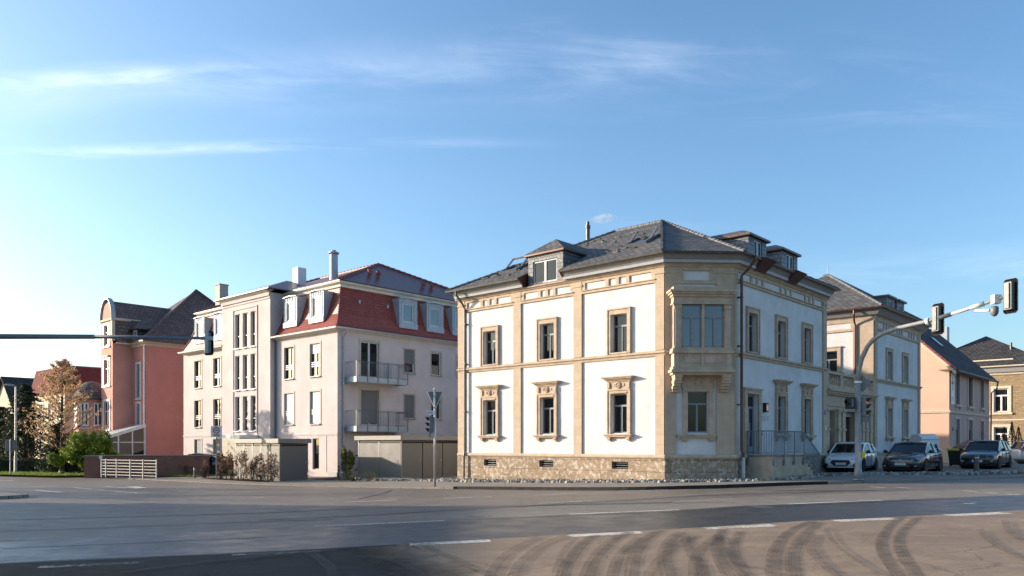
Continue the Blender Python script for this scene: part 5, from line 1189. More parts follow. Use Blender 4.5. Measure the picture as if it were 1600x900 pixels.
    # enamel sign on the base
    g = MB(); g.fb(Sf, cx0+.1, cx0+.8, .0, .56, .01, .03); sg = g.build('sign_board', M['whitep'], cv)
    g = MB(); g.fb(Sf, cx0+.1, cx0+.8, .0, .2, .03, .035); g.fb(Sf, cx0+.36, cx0+.54, .38, .5, .03, .035); g.build('sign_print', M['blue'], sg)
    return r
pinkhouse()

# ------------------------------------------------------------ peach house and stone house on the right
def peach():
    cpx, cpy = 28.3*1.1, 51*1.1
    r = thing('peach_house', 'two storey peach rendered house with dark tiled gable roof at the car park', 'house', (cpx, cpy, .1), TH)
    r.scale = (1.117,)*3
    F = FR((0, 0, 0), (0, 1, 0), (-1, 0, 0)); S = FR((0, 0, 0), (1, 0, 0), (0, -1, 0)); EZ = 6.4; Wd = 7.4; Ln = 11.6
    cs = [2.1, 5.6, 9.2]; hws = [.5, .62, .5]
    ops = [(c-h, c+h, z, z+2.0) for c, h in zip(cs, hws) for z in (1.1, 4.05)]
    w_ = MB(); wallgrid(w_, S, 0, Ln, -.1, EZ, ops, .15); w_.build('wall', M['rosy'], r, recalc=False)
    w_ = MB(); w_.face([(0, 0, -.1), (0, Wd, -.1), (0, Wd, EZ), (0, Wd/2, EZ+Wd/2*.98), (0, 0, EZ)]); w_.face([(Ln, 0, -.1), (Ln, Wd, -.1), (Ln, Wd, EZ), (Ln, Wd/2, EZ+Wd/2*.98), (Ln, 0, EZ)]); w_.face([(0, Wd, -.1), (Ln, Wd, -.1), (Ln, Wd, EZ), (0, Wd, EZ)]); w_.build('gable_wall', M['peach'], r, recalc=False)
    s = MB(); s.sweep([(0, Wd), (0, 0), (Ln, 0)], [(0, 3.45), (.07, 3.45), (.09, 3.58), (0, 3.62)]); s.build('string_course', M['stonetrim'], r)
    q = MB(); q.box(-.03, .35, -.03, .35, -.1, 1.3); q.build('corner_stone', M['stonetrim'], r)
    for (a_, b_, za, zb) in ops:
        s = MB(); s.fb(S, a_-.14, a_, za, zb+.14, 0, .05); s.fb(S, b_, b_+.14, za, zb+.14, 0, .05); s.fb(S, a_, b_, zb, zb+.14, 0, .05); s.fb(S, a_-.24, b_+.24, za-.16, za-.02, 0, .17); s.fb(S, a_-.15, a_+.02, za-.3, za-.16, 0, .1); s.fb(S, b_-.02, b_+.15, za-.3, za-.16, 0, .1); s.build('window_surround', M['stonetrim'], r)
        win_frame(r, S, a_, b_, za, zb, -.13, 'casement2', 'frame', 'pane', .06, blind=('blindg', .35) if za < 2 else None)
    ov = .45; H = EZ+Wd/2*.98; rf = MB()
    z_e = EZ-ov*.98+.12
    for sg, y0 in ((1, -ov), (-1, Wd+ov)):
        rf.prism([(-.28, y0, z_e), (Ln+.3, y0, z_e), (Ln+.3, Wd/2, H+.12), (-.28, Wd/2, H+.12)], (0, 0, .12))
    roof = rf.build('roof', M['dktile'], r)
    v = MB()
    v.prism([(-.30, -ov, z_e-.02), (-.30, Wd/2, H+.10), (-.30, Wd/2, H-.14), (-.30, -ov, z_e-.24)], (.1, 0, 0)); v.prism([(-.30, Wd+ov, z_e-.02), (-.30, Wd/2, H+.10), (-.30, Wd/2, H-.14), (-.30, Wd+ov, z_e-.24)], (.1, 0, 0)); v.build('verge_board', M['stonetrim'], roof)
    v = MB(); v.prism([(-.34, -ov, z_e+.0), (-.34, Wd/2, H+.12), (-.34, Wd/2, H+.27), (-.34, -ov, z_e+.15)], (.22, 0, 0)); v.build('verge_tiles', M['redtile'], roof)
    v = MB(); v.sweep([(0, 0), (Ln, 0)], [(0, EZ-.25), (.1, EZ-.25), (ov, z_e-.06), (ov, z_e), (0, EZ)]); v.build('soffit', M['stonetrim'], r)
    v = MB(); v.tube([(-.2, -ov-.08, z_e+.0), (Ln+.3, -ov-.08, z_e-.0)], .08, 8); v.tube([(Ln+.2, -ov-.08, z_e), (Ln+.5, -.4, z_e-.5), (Ln+.25, -.1, z_e-.8), (Ln+.1, -.08, .2)], .05, 6); v.build('gutter', M['gutter'], r)
    sv = Vector((0, 1, .98)).normalized(); nv = Vector((0, -.98, 1)).normalized()
    for x_, y_ in ((4.6, 1.9), (2.3, 2.6)):
        k = MB(); o0 = Vector((x_, y_, EZ+y_*.98+.24)); k.hexa([o0+Vector((1, 0, 0))*u+sv*s_+nv*n_ for n_ in (0, .12) for u, s_ in ((-.4, -.5), (.4, -.5), (.4, .5), (-.4, .5))]); rw = k.build('roof_window', M['framed'], roof)
        k = MB(); k.hexa([o0+Vector((1, 0, 0))*u+sv*s_+nv*n_ for n_ in (.121, .13) for u, s_ in ((-.32, -.42), (.32, -.42), (.32, .42), (-.32, .42))]); k.build('pane', M['paneb'], rw)
    k = MB(); k.tube([(1.2, 2.7, 8.9), (1.2, 2.7, 9.7)], .07, 8); k.build('vent_pipe', M['gutter'], roof)
    # banner with an orange cross on the corner
    k = MB(); k.fb(S, .25, 1.15, 4.0, 6.05, .03, .05); bn = k.build('banner', M['whitep'], r)
    k = MB(); k.fb(S, .62, .76, 4.85, 5.85, .05, .06); k.fb(S, .42, .62, 5.3, 5.46, .05, .06); k.fb(S, .76, .96, 5.3, 5.46, .05, .06); k.build('banner_cross', M['dred'], bn)
    k = MB()
    for z in (4.2, 4.32, 4.44): k.fb(S, .4, 1.0, z, z+.04, .05, .055)
    k.build('banner_lines', M['frame'], bn)
    k = MB(); k.fb(S, .75, .95, 2.3, 2.55, 0, .03); k.build('house_number_plate', M['black'], r)
    return r
peach()
def stonehouse():
    # front faces the sun, gutter runs along the L direction
    cu, cy_ = 1434, 72.0; x = (cu-800)/1231*cy_
    # corner nearest the viewer is the right hand one
    yr = 74.5; xr = (1636-800)/1231*yr
    r = thing('stone_house', 'yellow rubble stone house with pyramid roof at the right edge', 'house', (xr, yr, .14), TH)
    r.scale = (1.12,)*3
    F = FR((0, 0, 0), (0, 1, 0), (-1, 0, 0)); Wd = 11.0; EZ = 7.7
    cs = [(3.35, .55), (8.0, .5)]; ops = [(c-h, c+h, z, z+2.05) for c, h in cs for z in (.9, 4.25)]
    w_ = MB(); wallgrid(w_, F, 0, Wd, -.5, EZ, ops, .2); w_.face([(0, 0, -.5), (10, 0, -.5), (10, 0, EZ), (0, 0, EZ)]); w_.face([(0, Wd, -.5), (10, Wd, -.5), (10, Wd, EZ), (0, Wd, EZ)]); w_.face([(10, 0, -.5), (10, Wd, -.5), (10, Wd, EZ), (10, 0, EZ)]); w_.build('wall', M['rubble'], r, recalc=False)
    s = MB(); s.sweep([(0, Wd), (0, 0), (10, 0)], [(0, 3.5), (.06, 3.5), (.06, 3.6), (0, 3.62)]); s.sweep([(0, Wd), (0, 0), (10, 0)], [(0, EZ-.2), (.1, EZ-.2), (.15, EZ), (0, EZ)]); s.build('string_course', M['stonetrim'], r)
    for (a_, b_, za, zb) in ops:
        s = MB(); s.fb(F, a_-.22, a_, za-.05, zb+.22, 0, .06); s.fb(F, b_, b_+.22, za-.05, zb+.22, 0, .06); s.fb(F, a_, b_, zb, zb+.22, 0, .06); s.fb(F, a_-.3, b_+.3, za-.22, za-.05, 0, .14); s.build('window_surround', M['stonetrim'], r); win_frame(r, F, a_, b_, za, zb, -.15, 'cross', 'wframe', 'paned', .09)
    k = MB()
    for i in range(7): k.fb(F, 6.0, 6.9, 1.2+i*.36, 1.5+i*.36, .0, .18)
    k.build('shutter', M['gutter'], r)
    ez = EZ+.55; s = MB(); s.sweep([(0, Wd), (0, 0), (10, 0), (10, Wd)], [(0, EZ), (.3, EZ), (.35, ez-.1), (.5, ez), (0, ez)]); s.build('eaves_board', M['eave'], r)
    s = MB(); s.sweep([(0, Wd), (0, 0), (10, 0)], [(.5, ez), (.5, ez-.08), (.6, ez-.08), (.62, ez+.02)]); s.build('gutter', M['stonetrim'], r)
    A_ = Vector((5.2, 5.5, 11.6)); c = [Vector((-.55, -.55, ez)), Vector((10.5, -.55, ez)), Vector((10.5, Wd+.55, ez)), Vector((-.55, Wd+.55, ez))]
    rf = MB()
    for i in range(4): rf.prism([c[i], c[(i+1) % 4], A_], (0, 0, -.08))
    roof = rf.build('roof', M['dktile'], r)
    k = MB(); k.box(2.6, 3.5, 8.2, 9.0, 10.0, 12.5); k.tube([(3.05, 8.6, 12.5), (3.05, 8.6, 13.4)], .07, 6); k.build('chimney', M['zinc'], roof)
    k = MB(); k.tube([(2.3, 3.0, 9.6), (2.3, 3.0, 10.5)], .1, 8); k.build('vent_pipe', M['black'], roof)
    k = MB(); k.hexa([(x_+.3, y_, z+dz) for dz in (0, .12) for x_, y_, z in ((.5, 6.0, 8.75), (.5, 7.0, 8.75), (1.4, 7.0, 9.4), (1.4, 6.0, 9.4))]); k.build('roof_window', M['paneb'], roof)
    k = MB(); k.tube([(.35, 2.5, 8.85), (.35, 6.5, 8.85)], .07, 8); k.build('snow_guard', M['stonetrim'], roof)
    return r
stonehouse()
def pole_thing(name, label, cat, loc, h, r0, r1, mat, group=None):
    t = thing(name, label, cat, loc, 0, group); m = MB(); m.tube([(loc[0], loc[1], z) for z in (loc[2], loc[2]+h)], [r0, r1], 10)
    m.M = None
    for i, v in enumerate(m.v): m.v[i] = v-Vector((loc[0], loc[1], 0))
    m.build('pole', mat, t); return t
pole_thing('steel_flue', 'thin white flue standing beyond the dark roof of the peach house', 'flue', (39.6, 70, .3), 9.6, .22, .22, M['whitep'])

# ------------------------------------------------------------ houses far left
def simplehouse(name, label, a, b, la, lb, z0, eh, rh, wall, roofm, rdir='y', over=.4, wins=(), mansard=0, rot=TH, chim=None, loc=None):
    p = W(a, b) if loc is None else Vector(loc); r = thing(name, label, 'house', (p.x, p.y, z0), rot)
    F = FR((0, 0, 0), (0, 1, 0), (-1, 0, 0)); S = FR((0, 0, 0), (1, 0, 0), (0, -1, 0)); ez = z0+eh
    fo = [w for w in wins if w[0] == 'F']; s_o = [w for w in wins if w[0] == 'S']
    w_ = MB(); 
    wallgrid(w_, F, 0, lb, z0-.5, ez, [w[1:5] for w in fo], .14); wallgrid(w_, S, 0, la, z0-.5, ez, [w[1:5] for w in s_o], .14)
    w_.face([(0, lb, z0-.5), (la, lb, z0-.5), (la, lb, ez), (0, lb, ez)]); w_.face([(la, 0, z0-.5), (la, lb, z0-.5), (la, lb, ez), (la, 0, ez)])
    if not mansard:
        if rdir == 'y':
            for y_ in (0, lb): w_.face([(0, y_, ez), (la, y_, ez), (la/2, y_, ez+rh-.1)])
        else:
            for x_ in (0, la): w_.face([(x_, 0, ez), (x_, lb, ez), (x_, lb/2, ez+rh-.1)])
    w_.build('wall', wall, r, recalc=False)
    for FF, ws_ in ((F, fo), (S, s_o)):
        for w in ws_:
            s = MB(); a_, b_, za, zb = w[1:5]; s.fb(FF, a_-.12, a_, za, zb+.12, 0, .05); s.fb(FF, b_, b_+.12, za, zb+.12, 0, .05); s.fb(FF, a_, b_, zb, zb+.12, 0, .05); s.fb(FF, a_-.16, b_+.16, za-.12, za, 0, .1); s.build('window_surround', M['wframe'], r); win_frame(r, FF, a_, b_, za, zb, -.12, 'casement2', 'wframe', 'pane', .08)
    rf = MB(); o_ = over
    if mansard:
        q = [[(x, y, z) for x, y in ((-o_+i, -o_+i), (la+o_-i, -o_+i), (la+o_-i, lb+o_-i), (-o_+i, lb+o_-i))] for i, z in ((0, ez), (mansard, ez+rh), (mansard+1.5, ez+rh+.25))]
        rf.rings(q)
    elif rdir == 'y':
        for x0 in (-o_, la+o_): rf.prism([(x0, -o_, ez-o_*rh/(la/2)), (x0, lb+o_, ez-o_*rh/(la/2)), (la/2, lb+o_, ez+rh), (la/2, -o_, ez+rh)], (0, 0, .12))
    else:
        for y0 in (-o_, lb+o_): rf.prism([(-o_, y0, ez-o_*rh/(lb/2)), (la+o_, y0, ez-o_*rh/(lb/2)), (la+o_, lb/2, ez+rh), (-o_, lb/2, ez+rh)], (0, 0, .12))
    roof = rf.build('roof', roofm, r)
    if chim: k = MB(); k.box(chim[0], chim[0]+.6, chim[1], chim[1]+.8, ez, ez+rh+chim[2]); k.build('chimney', M['brick'], roof)
    return r
simplehouse('cream_house', 'cream house with maroon mansard roof behind the bare tree', .9, 72, 11, 9, -.4, 7.3, 2.6, M['creamwall'], M['maroon'], mansard=.5,
    wins=[('F', .8+i*2.8, 1.9+i*2.8, z, z+1.7) for i in range(3) for z in (1.1, 4.2)])
simplehouse('gabled_house', 'pale house with steep dark gable roof behind the evergreen', 1.15, 88, 7, 9, -.3, 5.8, 4.0, M['creamwall'], M['dktile'], rdir='x',
    wins=[('F', 1.5+i*3.2, 2.6+i*3.2, z, z+1.6) for i in range(2) for z in (1.2, 3.6)])
simplehouse('terraced_house', 'far pale house with low dark roof at the left edge', -2, 100, 9, 16, -.2, 5.0, 3.4, M['creamwall'], M['dktile'], rdir='y',
    wins=[('F', 1.5+i*2.6, 2.5+i*2.6, z, z+1.5) for i in range(5) for z in (.6, 3.0)])
simplehouse('annex_house', 'low white rendered house half hidden behind the bare tree', .2, 83.0, 6, 4.4, -.4, 4.0, 1.2, M['creamwall'], M['maroon'], rdir='x', wins=[('F', 1.0, 2.0, 1.2, 3.0), ('F', 2.8, 3.8, 1.2, 3.0), ('S', .6, 1.5, 1.2, 2.8)])
# the house across the side street, left of the picture: it casts the shade on the crossing
simplehouse('corner_house', 'long rendered house across the side street', 0, 0, 12, 15, -.5, 8.0, 4.6, M['creamwall'], M['dktile'], rdir='y', loc=(-57, 20), rot=.0, wins=[('F', 2+i*3.2, 3.1+i*3.2, z, z+1.7) for i in range(4) for z in (1.2, 4.4)])
simplehouse('corner_house', 'unseen rendered house across the main road, mirrored in the windows', 0, 0, 14, 24, -.5, 9.0, 4.5, M['peach'], M['dktile'], rdir='y', loc=(76, 44), rot=.2, wins=[('F', 2+i*3.2, 3.1+i*3.2, z, z+1.7) for i in range(7) for z in (1.2, 4.4)]+[('S', 2+i*3.2, 3.1+i*3.2, z, z+1.7) for i in range(3) for z in (1.2, 4.4)])  # unseen house, placed for its reflection in the right facade windows
# ------------------------------------------------------------ signals and signs
def shift(mb, c):
    for i, v in enumerate(mb.v): mb.v[i] = v-Vector(c)
    return mb
def signal_head(par, pos, yaw, pitch=0, lit=None, back=True, sc=1.0, n=3, roll=0):
    """three-lamp head: lamps face local +x; pos relative to the thing"""
    R_ = Matrix.Translation(Vector(pos)) @ Matrix.Rotation(yaw, 4, 'Z') @ Matrix.Rotation(roll, 4, 'X') @ Matrix.Scale(sc, 4)
    z_ = [ .33*(k-(n-1)/2) for k in range(n)]; hh = .33*n/2
    m = MB(); m.M = R_; m.box(-.14, .06, -.15, .15, -hh, hh); m.box(-.19, -.14, -.09, .09, -hh+.04, hh-.04); o = m.build('signal_head', M['sigback'], par, bevel=.012)
    if back:
        m = MB(); m.M = R_; e_ = .12
        pts = [(-.27, -hh-e_+.08), (-.19, -hh-e_), (.19, -hh-e_), (.27, -hh-e_+.08), (.27, hh+e_-.08), (.19, hh+e_), (-.19, hh+e_), (-.27, hh+e_-.08)]
        m.prism([(.02, y, z) for y, z in pts], (.025, 0, 0)); m.build('backing_board', M['mblack'], o)
        m = MB(); m.M = R_
        for (y, z), (y2, z2) in zip(pts, pts[1:]+pts[:1]): m.tube([(.03, y, z), (.03, y2, z2)], .010, 5)
        m.build('board_rim', M['sigback'], o)
    for k, z in enumerate(z_):
        m = MB(); m.M = R_; cs_ = []
        for rr, x_, in ((.125, .06), (.125, .30)):
            cs_.append([(x_+.0, rr*cos(t), z+rr*sin(t)) for t in [(-.25+1.5*i/10)*pi for i in range(11)]])
        # hood, longer above than below
        for q in cs_[1]: pass
        cs_[1] = [(.16+.14*max(0, (p[2]-z)/.125+.6)/1.6, p[1], p[2]) for p in cs_[1]]
        m.rings(cs_, closed=False, cap=False); m.build('hood', M['black'], o, recalc=False)
        m = MB(); m.M = R_; m.lathe((.05, 0, z), (1, 0, 0), [(.11, 0), (.11, .03), (.05, .045), (.0, .05)], 14); m.build('lens', M['redlit'] if lit == k else M['black'], o)
    return o
def mast():
    bx, by = 13.62, 31.0; z0 = G(bx)+SW
    t = thing('traffic_signal_mast', 'tall grey curved mast with signals on its arm, standing in front of the white car', 'traffic light', (bx, by, z0))
    d = Vector((.6, -.8, 0))
    m = MB(); m.tube([(0, 0, z0), (0, 0, z0+.4), (0, 0, z0+.42), (0, 0, 4.05)], [.15, .145, .125, .115], 14)
    m.tube([(0, 0, z0-.02), (0, 0, z0+.03)], .2, 14); m.build('pole', M['polep'], t, smooth=True)
    cv = [(0, 4.05), (.03, 4.5), (.13, 4.92), (.38, 5.4), (.62, 5.65), (.93, 5.82), (1.5, 5.97), (2.1, 6.04), (2.7, 6.10), (3.5, 6.25)]
    m = MB(); m.tube([(d.x*s, d.y*s, z) for s, z in cv], [.095]*3+[.085]*4+[.078]*3, 12); m.build('curved_arm', M['polep'], t, smooth=True)
    m = MB(); m.tube([(d.x*s, d.y*s, 6.25+(s-3.5)*.205) for s in (3.42, 4.2, 5.35)], [.064, .06, .055], 12); m.tube([(d.x*s, d.y*s, 6.25+(s-3.5)*.205) for s in (4.15, 4.6)], .085, 12); m.build('arm_end', M['zincl'], t, smooth=True)
    m = MB(); m.tube([(0, 0, 4.0), (0, 0, 4.08)], .14, 12); m.tube([(d.x*2.62, d.y*2.62, 6.09), (d.x*2.72, d.y*2.72, 6.1)], .13, 12); m.box(d.x*4.95-.1, d.x*4.95+.14, d.y*4.95-.12, d.y*4.95+.12, 6.42, 6.72); m.build('clamp', M['whitep'], t)
    signal_head(t, (d.x*2.95+.08, d.y*2.95, 6.15), radians(22), sc=.92); signal_head(t, (d.x*5.35+.05, d.y*5.35-.02, 6.62), radians(22), sc=.95)
    # camera under the arm
    s = 4.55; m = MB(); m.tube([(d.x*4.3, d.y*4.3, 6.26), (d.x*4.75, d.y*4.75-.02, 6.22)], .055, 8); cm = m.build('camera_bracket', M['whitep'], t)
    m = MB(); m.lathe((d.x*4.92, d.y*4.92, 6.34), (0, 0, -1), [(.08, 0), (.13, .04), (.13, .2), (.11, .28), (.06, .34), (0, .36)], 14); m.build('dome_camera', M['sigback'], cm, smooth=True)
    # heads on the mast
    signal_head(t, (-.33, -.05, 3.22), radians(205), back=False, sc=.88, n=1.0 and 1)
    m = MB(); m.box(-.48, -.16, -.16, .1, 2.98, 3.44); m.build('signal_box', M['black'], t, bevel=.02)
    signal_head(t, (.27, -.02, 3.08), radians(-30), back=False, sc=.76, lit=2)
    m = MB(); m.box(.12, .42, -.06, .06, 2.48, 2.72); m.build('signal_counter', M['sigback'], t, bevel=.01)
    m = MB(); m.box(.05, .28, -.03, .03, 3.3, 3.36); m.box(.05, .28, -.03, .03, 2.8, 2.86); m.box(-.28, -.05, -.03, .03, 3.2, 3.26); m.build('head_bracket', M['whitep'], t)
    # diamond priority sign seen nearly edge on
    m = MB(); m.M = Matrix.Translation((.18, .0, 3.98)) @ Matrix.Rotation(radians(62), 4, 'Z'); m.prism([(-.02, 0, -.33), (-.02, .33, 0), (-.02, 0, .33), (-.02, -.33, 0)], (.03, 0, 0)); m.build('sign_plate', M['steeld'], t)
    m = MB(); m.box(.12, .26, -.06, .06, z0+.86, z0+1.12); m.build('push_button', M['yellow'], t, bevel=.02)
    m = MB(); m.box(-.06, .06, -.135, -.12, z0+.7, z0+1.1); m.build('hatch', M['steel'], t)
mast()
def give_way():
    p = gp(679.5, 760.5, SW); bx, by = p.x, p.y; z0 = p.z
    t = thing('traffic_signal_post', 'slim grey kerb post with signal head and back of a triangular sign', 'traffic light', (bx, by, z0))
    H = (694-608)/1231*by+1.6
    m = MB(); m.tube([(0, 0, z0), (0, 0, H)], .048, 10); m.tube([(0, 0, H-.02), (0, 0, H+.04)], .055, 8); m.build('pole', M['steel'], t, smooth=True)
    m = MB(); s_ = .33; zt = H-.1; m.prism([(-.0, .07, zt-.78), (s_, .07, zt), (-s_, .07, zt)], (0, .015, 0)); m.build('triangular_sign', M['steeld'], t)
    m = MB(); m.tube([(0, .075, zt-.78), (s_, .075, zt), (-s_, .075, zt), (0, .075, zt-.78)], .014, 5); m.build('sign_rim', M['whitep'], t)
    m = MB(); m.box(-.07, .07, -.06, .06, zt-.2, zt-.14); m.box(-.07, .07, -.06, .06, zt-.72, zt-.66); m.build('clamp', M['steel'], t)
    m = MB(); m.box(-.36, -.06, -.035, -.015, 2.86, 3.03); pl = m.build('route_plate', M['whitep'], t)
    m = MB()
    for k in range(7): m.box(-.33+.035*k, -.31+.035*k, -.038, -.035, 2.92, 2.97)
    m.build('plate_print', M['black'], pl)
    signal_head(t, (-.2, -.02, 2.44), radians(188), back=False, sc=.72)
    m = MB(); m.box(-.26, -.14, -.08, .04, 1.88, 2.12); m.build('junction_box', M['polep'], t); m = MB(); m.box(-.2, 0, -.03, .03, 2.66, 2.7); m.box(-.2, 0, -.03, .03, 2.2, 2.24); m.build('head_bracket', M['polep'], t)
give_way()
def left_arm():
    bx, by = -22.5, 28.6; z0 = G(bx)+.1
    t = thing('traffic_signal_gantry', 'long horizontal grey arm with one signal seen from behind over the road at left', 'traffic light', (bx, by, z0))
    m = MB(); m.tube([(0, 0, z0), (0, 0, 7.0)], [.17, .12], 12); m.build('pole', M['polep'], t, smooth=True)
    e = Vector((-.3866*31.5-bx, 31.5-by, 0))       # arm end
    h0 = (694-525)/1231*29.2+1.6; h1 = (694-528.5)/1231*31.5+1.6
    m = MB(); m.tube([(0, 0, h0-.15), (e.x*.3, e.y*.3, h0+.02), (e.x*.62, e.y*.62, h0+(h1-h0)*.6)], [.11, .10, .085], 12); m.tube([(e.x*.61, e.y*.61, h0+(h1-h0)*.6), (e.x*1.02, e.y*1.02, h1)], [.075, .06], 12); m.build('arm', M['steeld'], t, smooth=True)
    signal_head(t, (e.x, e.y+.12, h1-.17), radians(72), sc=.80)
    m = MB(); m.box(e.x-.05, e.x+.05, e.y-.1, e.y-.02, h1-.6, h1+.3); m.box(e.x-.22, e.x+.22, e.y-.08, e.y, h1-.08, h1+.06); m.build('clamp', M['zinc'], t)
left_arm()
def text_mesh(txt, size, mat, par, M4, name='lettering'):
    cu = bpy.data.curves.new('t', 'FONT'); cu.body = txt; cu.size = size; cu.align_x = 'CENTER'; cu.align_y = 'CENTER'; cu.extrude = .003; cu.offset = .004
    ob = bpy.data.objects.new('t', cu); COL.objects.link(ob); dg = bpy.context.evaluated_depsgraph_get()
    me = bpy.data.meshes.new_from_object(ob.evaluated_get(dg)); bpy.data.objects.remove(ob)
    me.transform(M4); me.name = name; me.materials.clear(); me.materials.append(mat); o = bpy.data.objects.new(name, me); COL.objects.link(o); o.parent = par; return o
def zone_sign():
    p = gp(338.5, 750, SW); z0 = p.z; by = p.y
    t = thing('speed_limit_sign', 'square white 30 ZONE sign on a post in front of the apartment building', 'sign', (p.x, p.y, z0), radians(8))
    zc = (694-674)/1231*by+1.6; zt = zc-z0; s_ = .30
    m = MB(); m.tube([(0, 0, z0), (0, 0, zc+.2)], .035, 8); m.build('pole', M['steeld'], t)
    m = MB(); m.box(-s_, s_, -.06, -.045, zc-s_, zc+s_); b = m.build('sign_plate', M['whitep'], t, bevel=.01)
    m = MB(); n = 24; c = (0, -.063, zc+.06)
    a_ = [(.19*cos(2*pi*k/n), -.063, zc+.06+.19*sin(2*pi*k/n)) for k in range(n)]; i_ = [(.125*cos(2*pi*k/n), -.063, zc+.06+.125*sin(2*pi*k/n)) for k in range(n)]
    for k in range(n): j = (k+1) % n; m.face([a_[k], a_[j], i_[j], i_[k]])
    m.build('red_ring', M['red'], b, recalc=False)
    MX = lambda z: Matrix.Translation((0, -.066, z)) @ Matrix.Rotation(radians(90), 4, 'X')
    text_mesh('30', .17, M['black'], b, MX(zt+.06)); text_mesh('ZONE', .12, M['black'], b, MX(zt-.215))
zone_sign()
def lamp_post():
    by = 56.; bx = (24.5-800)/1231*by; z0 = G(bx)+SW; h = (694-604)/1231*by+1.6
    t = thing('street_lamp', 'slender street lamp at the left, in front of the evergreen', 'street lamp', (bx, by, z0))
    m = MB(); m.tube([(0, 0, z0), (0, 0, z0+1.2), (0, 0, z0+1.22), (0, 0, h)], [.12, .11, .08, .06], 10); m.build('pole', M['steel'], t)
    m = MB(); m.tube([(0, 0, h), (-.15, -.02, h+.06)], .04, 6); m.rings([[(-.1, -.1, h+.02), (-.1, .1, h+.02), (-.1, .1, h+.12), (-.1, -.1, h+.12)], [(-.5, -.13, h+.06), (-.5, .13, h+.06), (-.5, .13, h+.2), (-.5, -.13, h+.2)], [(-.85, -.06, h+.1), (-.85, .06, h+.1), (-.85, .06, h+.18), (-.85, -.06, h+.18)]]); m.build('lamp_head', M['polep'], t)
lamp_post()
def back_sign():
    by = 53.; bx = (16-800)/1231*by; z0 = G(bx)+SW; zc = (694-696)/1231*by+1.6
    t = thing('road_sign', 'rectangular road sign seen from behind beside the street lamp', 'sign', (bx, by, z0))
    m = MB(); m.tube([(0, 0, z0), (0, 0, zc+.4)], .04, 8); m.build('pole', M['steel'], t)
    m = MB(); m.box(-.38, .38, .05, .07, zc-.38, zc+.38); m.build('sign_plate', M['steeld'], t, bevel=.01)
back_sign()

# ------------------------------------------------------------ walls, fences, bollards, cabinet, bin
def bwall():
    b = (131.5-800)/1231; y0 = 50.2; x0 = b*y0; z0 = G(x0)+.1
    t = thing('brick_wall', 'low red brick garden wall with pier beside the metal fence', 'wall', (x0, y0, z0), radians(6))
    zt = 1.6-(712-694)/1231*50
    m = MB(); m.box(0, 1.2, 0, .4, z0-.3, zt-.05); m.build('pier', M['brick'], t); m = MB(); m.box(-.04, 1.24, -.04, .44, zt-.05, zt); m.build('coping', M['eave'], t)
    m = MB(); m.box(1.2, 7.6, .1, .38, z0-.3, zt-.02); m.build('wall_panel', M['brick'], t); m = MB(); m.box(1.24, 7.6, .06, .42, zt-.02, zt+.03); m.build('coping', M['eave'], t)
    m = MB(); m.box(1.02, 1.06, -.08, -.02, z0, zt-.1); m.box(.94, 1.14, -.1, -.08, zt-.2, zt); m.build('marker_post', M['whitep'], t)
bwall()
def fence():
    p0 = Vector((-26.0, 49.9)); p1 = Vector((-21.3, 47.2)); d = p1-p0; Lf = d.length
    t = thing('metal_fence', 'white horizontal-bar metal fence beside the brick wall', 'fence', (p0.x, p0.y, G(p0.x)+SW), atan2(d.y, d.x))
    z0 = G(-23.6)+SW
    n = 5; xs = [0, .45, 1.55, 2.9, 4.15, Lf]
    for x in xs: m = MB(); m.box(x-.03, x+.03, -.03, .03, z0-.05, z0+1.12); m.build('post', M['polep'], t)
    for a_, b_ in zip(xs, xs[1:]):
        m = MB()
        for k in range(6): z = z0+.1+k*.185; m.box(a_+.03, b_-.03, -.01, .01, z, z+.045)
        m.build('rail_panel', M['polep'], t)
fence()
def bollard(name, label, u, v, h, w_, mat, group=None):
    p = gp(u, v, SW); t = thing(name, label, 'bollard', (p.x, p.y, p.z), 0, group)
    m = MB(); z = p.z; m.rings([[(w_*k*cos(a_), w_*k*sin(a_), z+zz) for a_ in [2*pi*i/12 for i in range(12)]] for k, zz in ((1, -.05), (1, h-.03), (.8, h))]); m.build('post', mat, t)
    m = MB(); m.rings([[(w_*k*cos(a_), w_*k*sin(a_), z+zz) for a_ in [2*pi*i/12 for i in range(12)]] for k, zz in ((1.03, h-.16), (1.03, h-.1))], cap=False); m.build('band', M['steel'], t)
bollard('bollard', 'short dark bollard by the path left of the 30 sign', 304.5, 746, .62, .07, M['gutter'])
bollard('bollard', 'grey square bollard in front of the dark estate car', 1525.5, 738.5, .82, .11, M['gutter'])
bollard('bollard', 'small dark bollard at the corner of the apartment building beside the shrub', 529, 749, .75, .06, M['gutter'])
bollard('bollard', 'tiny dark post on the lawn left of the brick wall', 96, 741, .3, .16, M['gutter'])
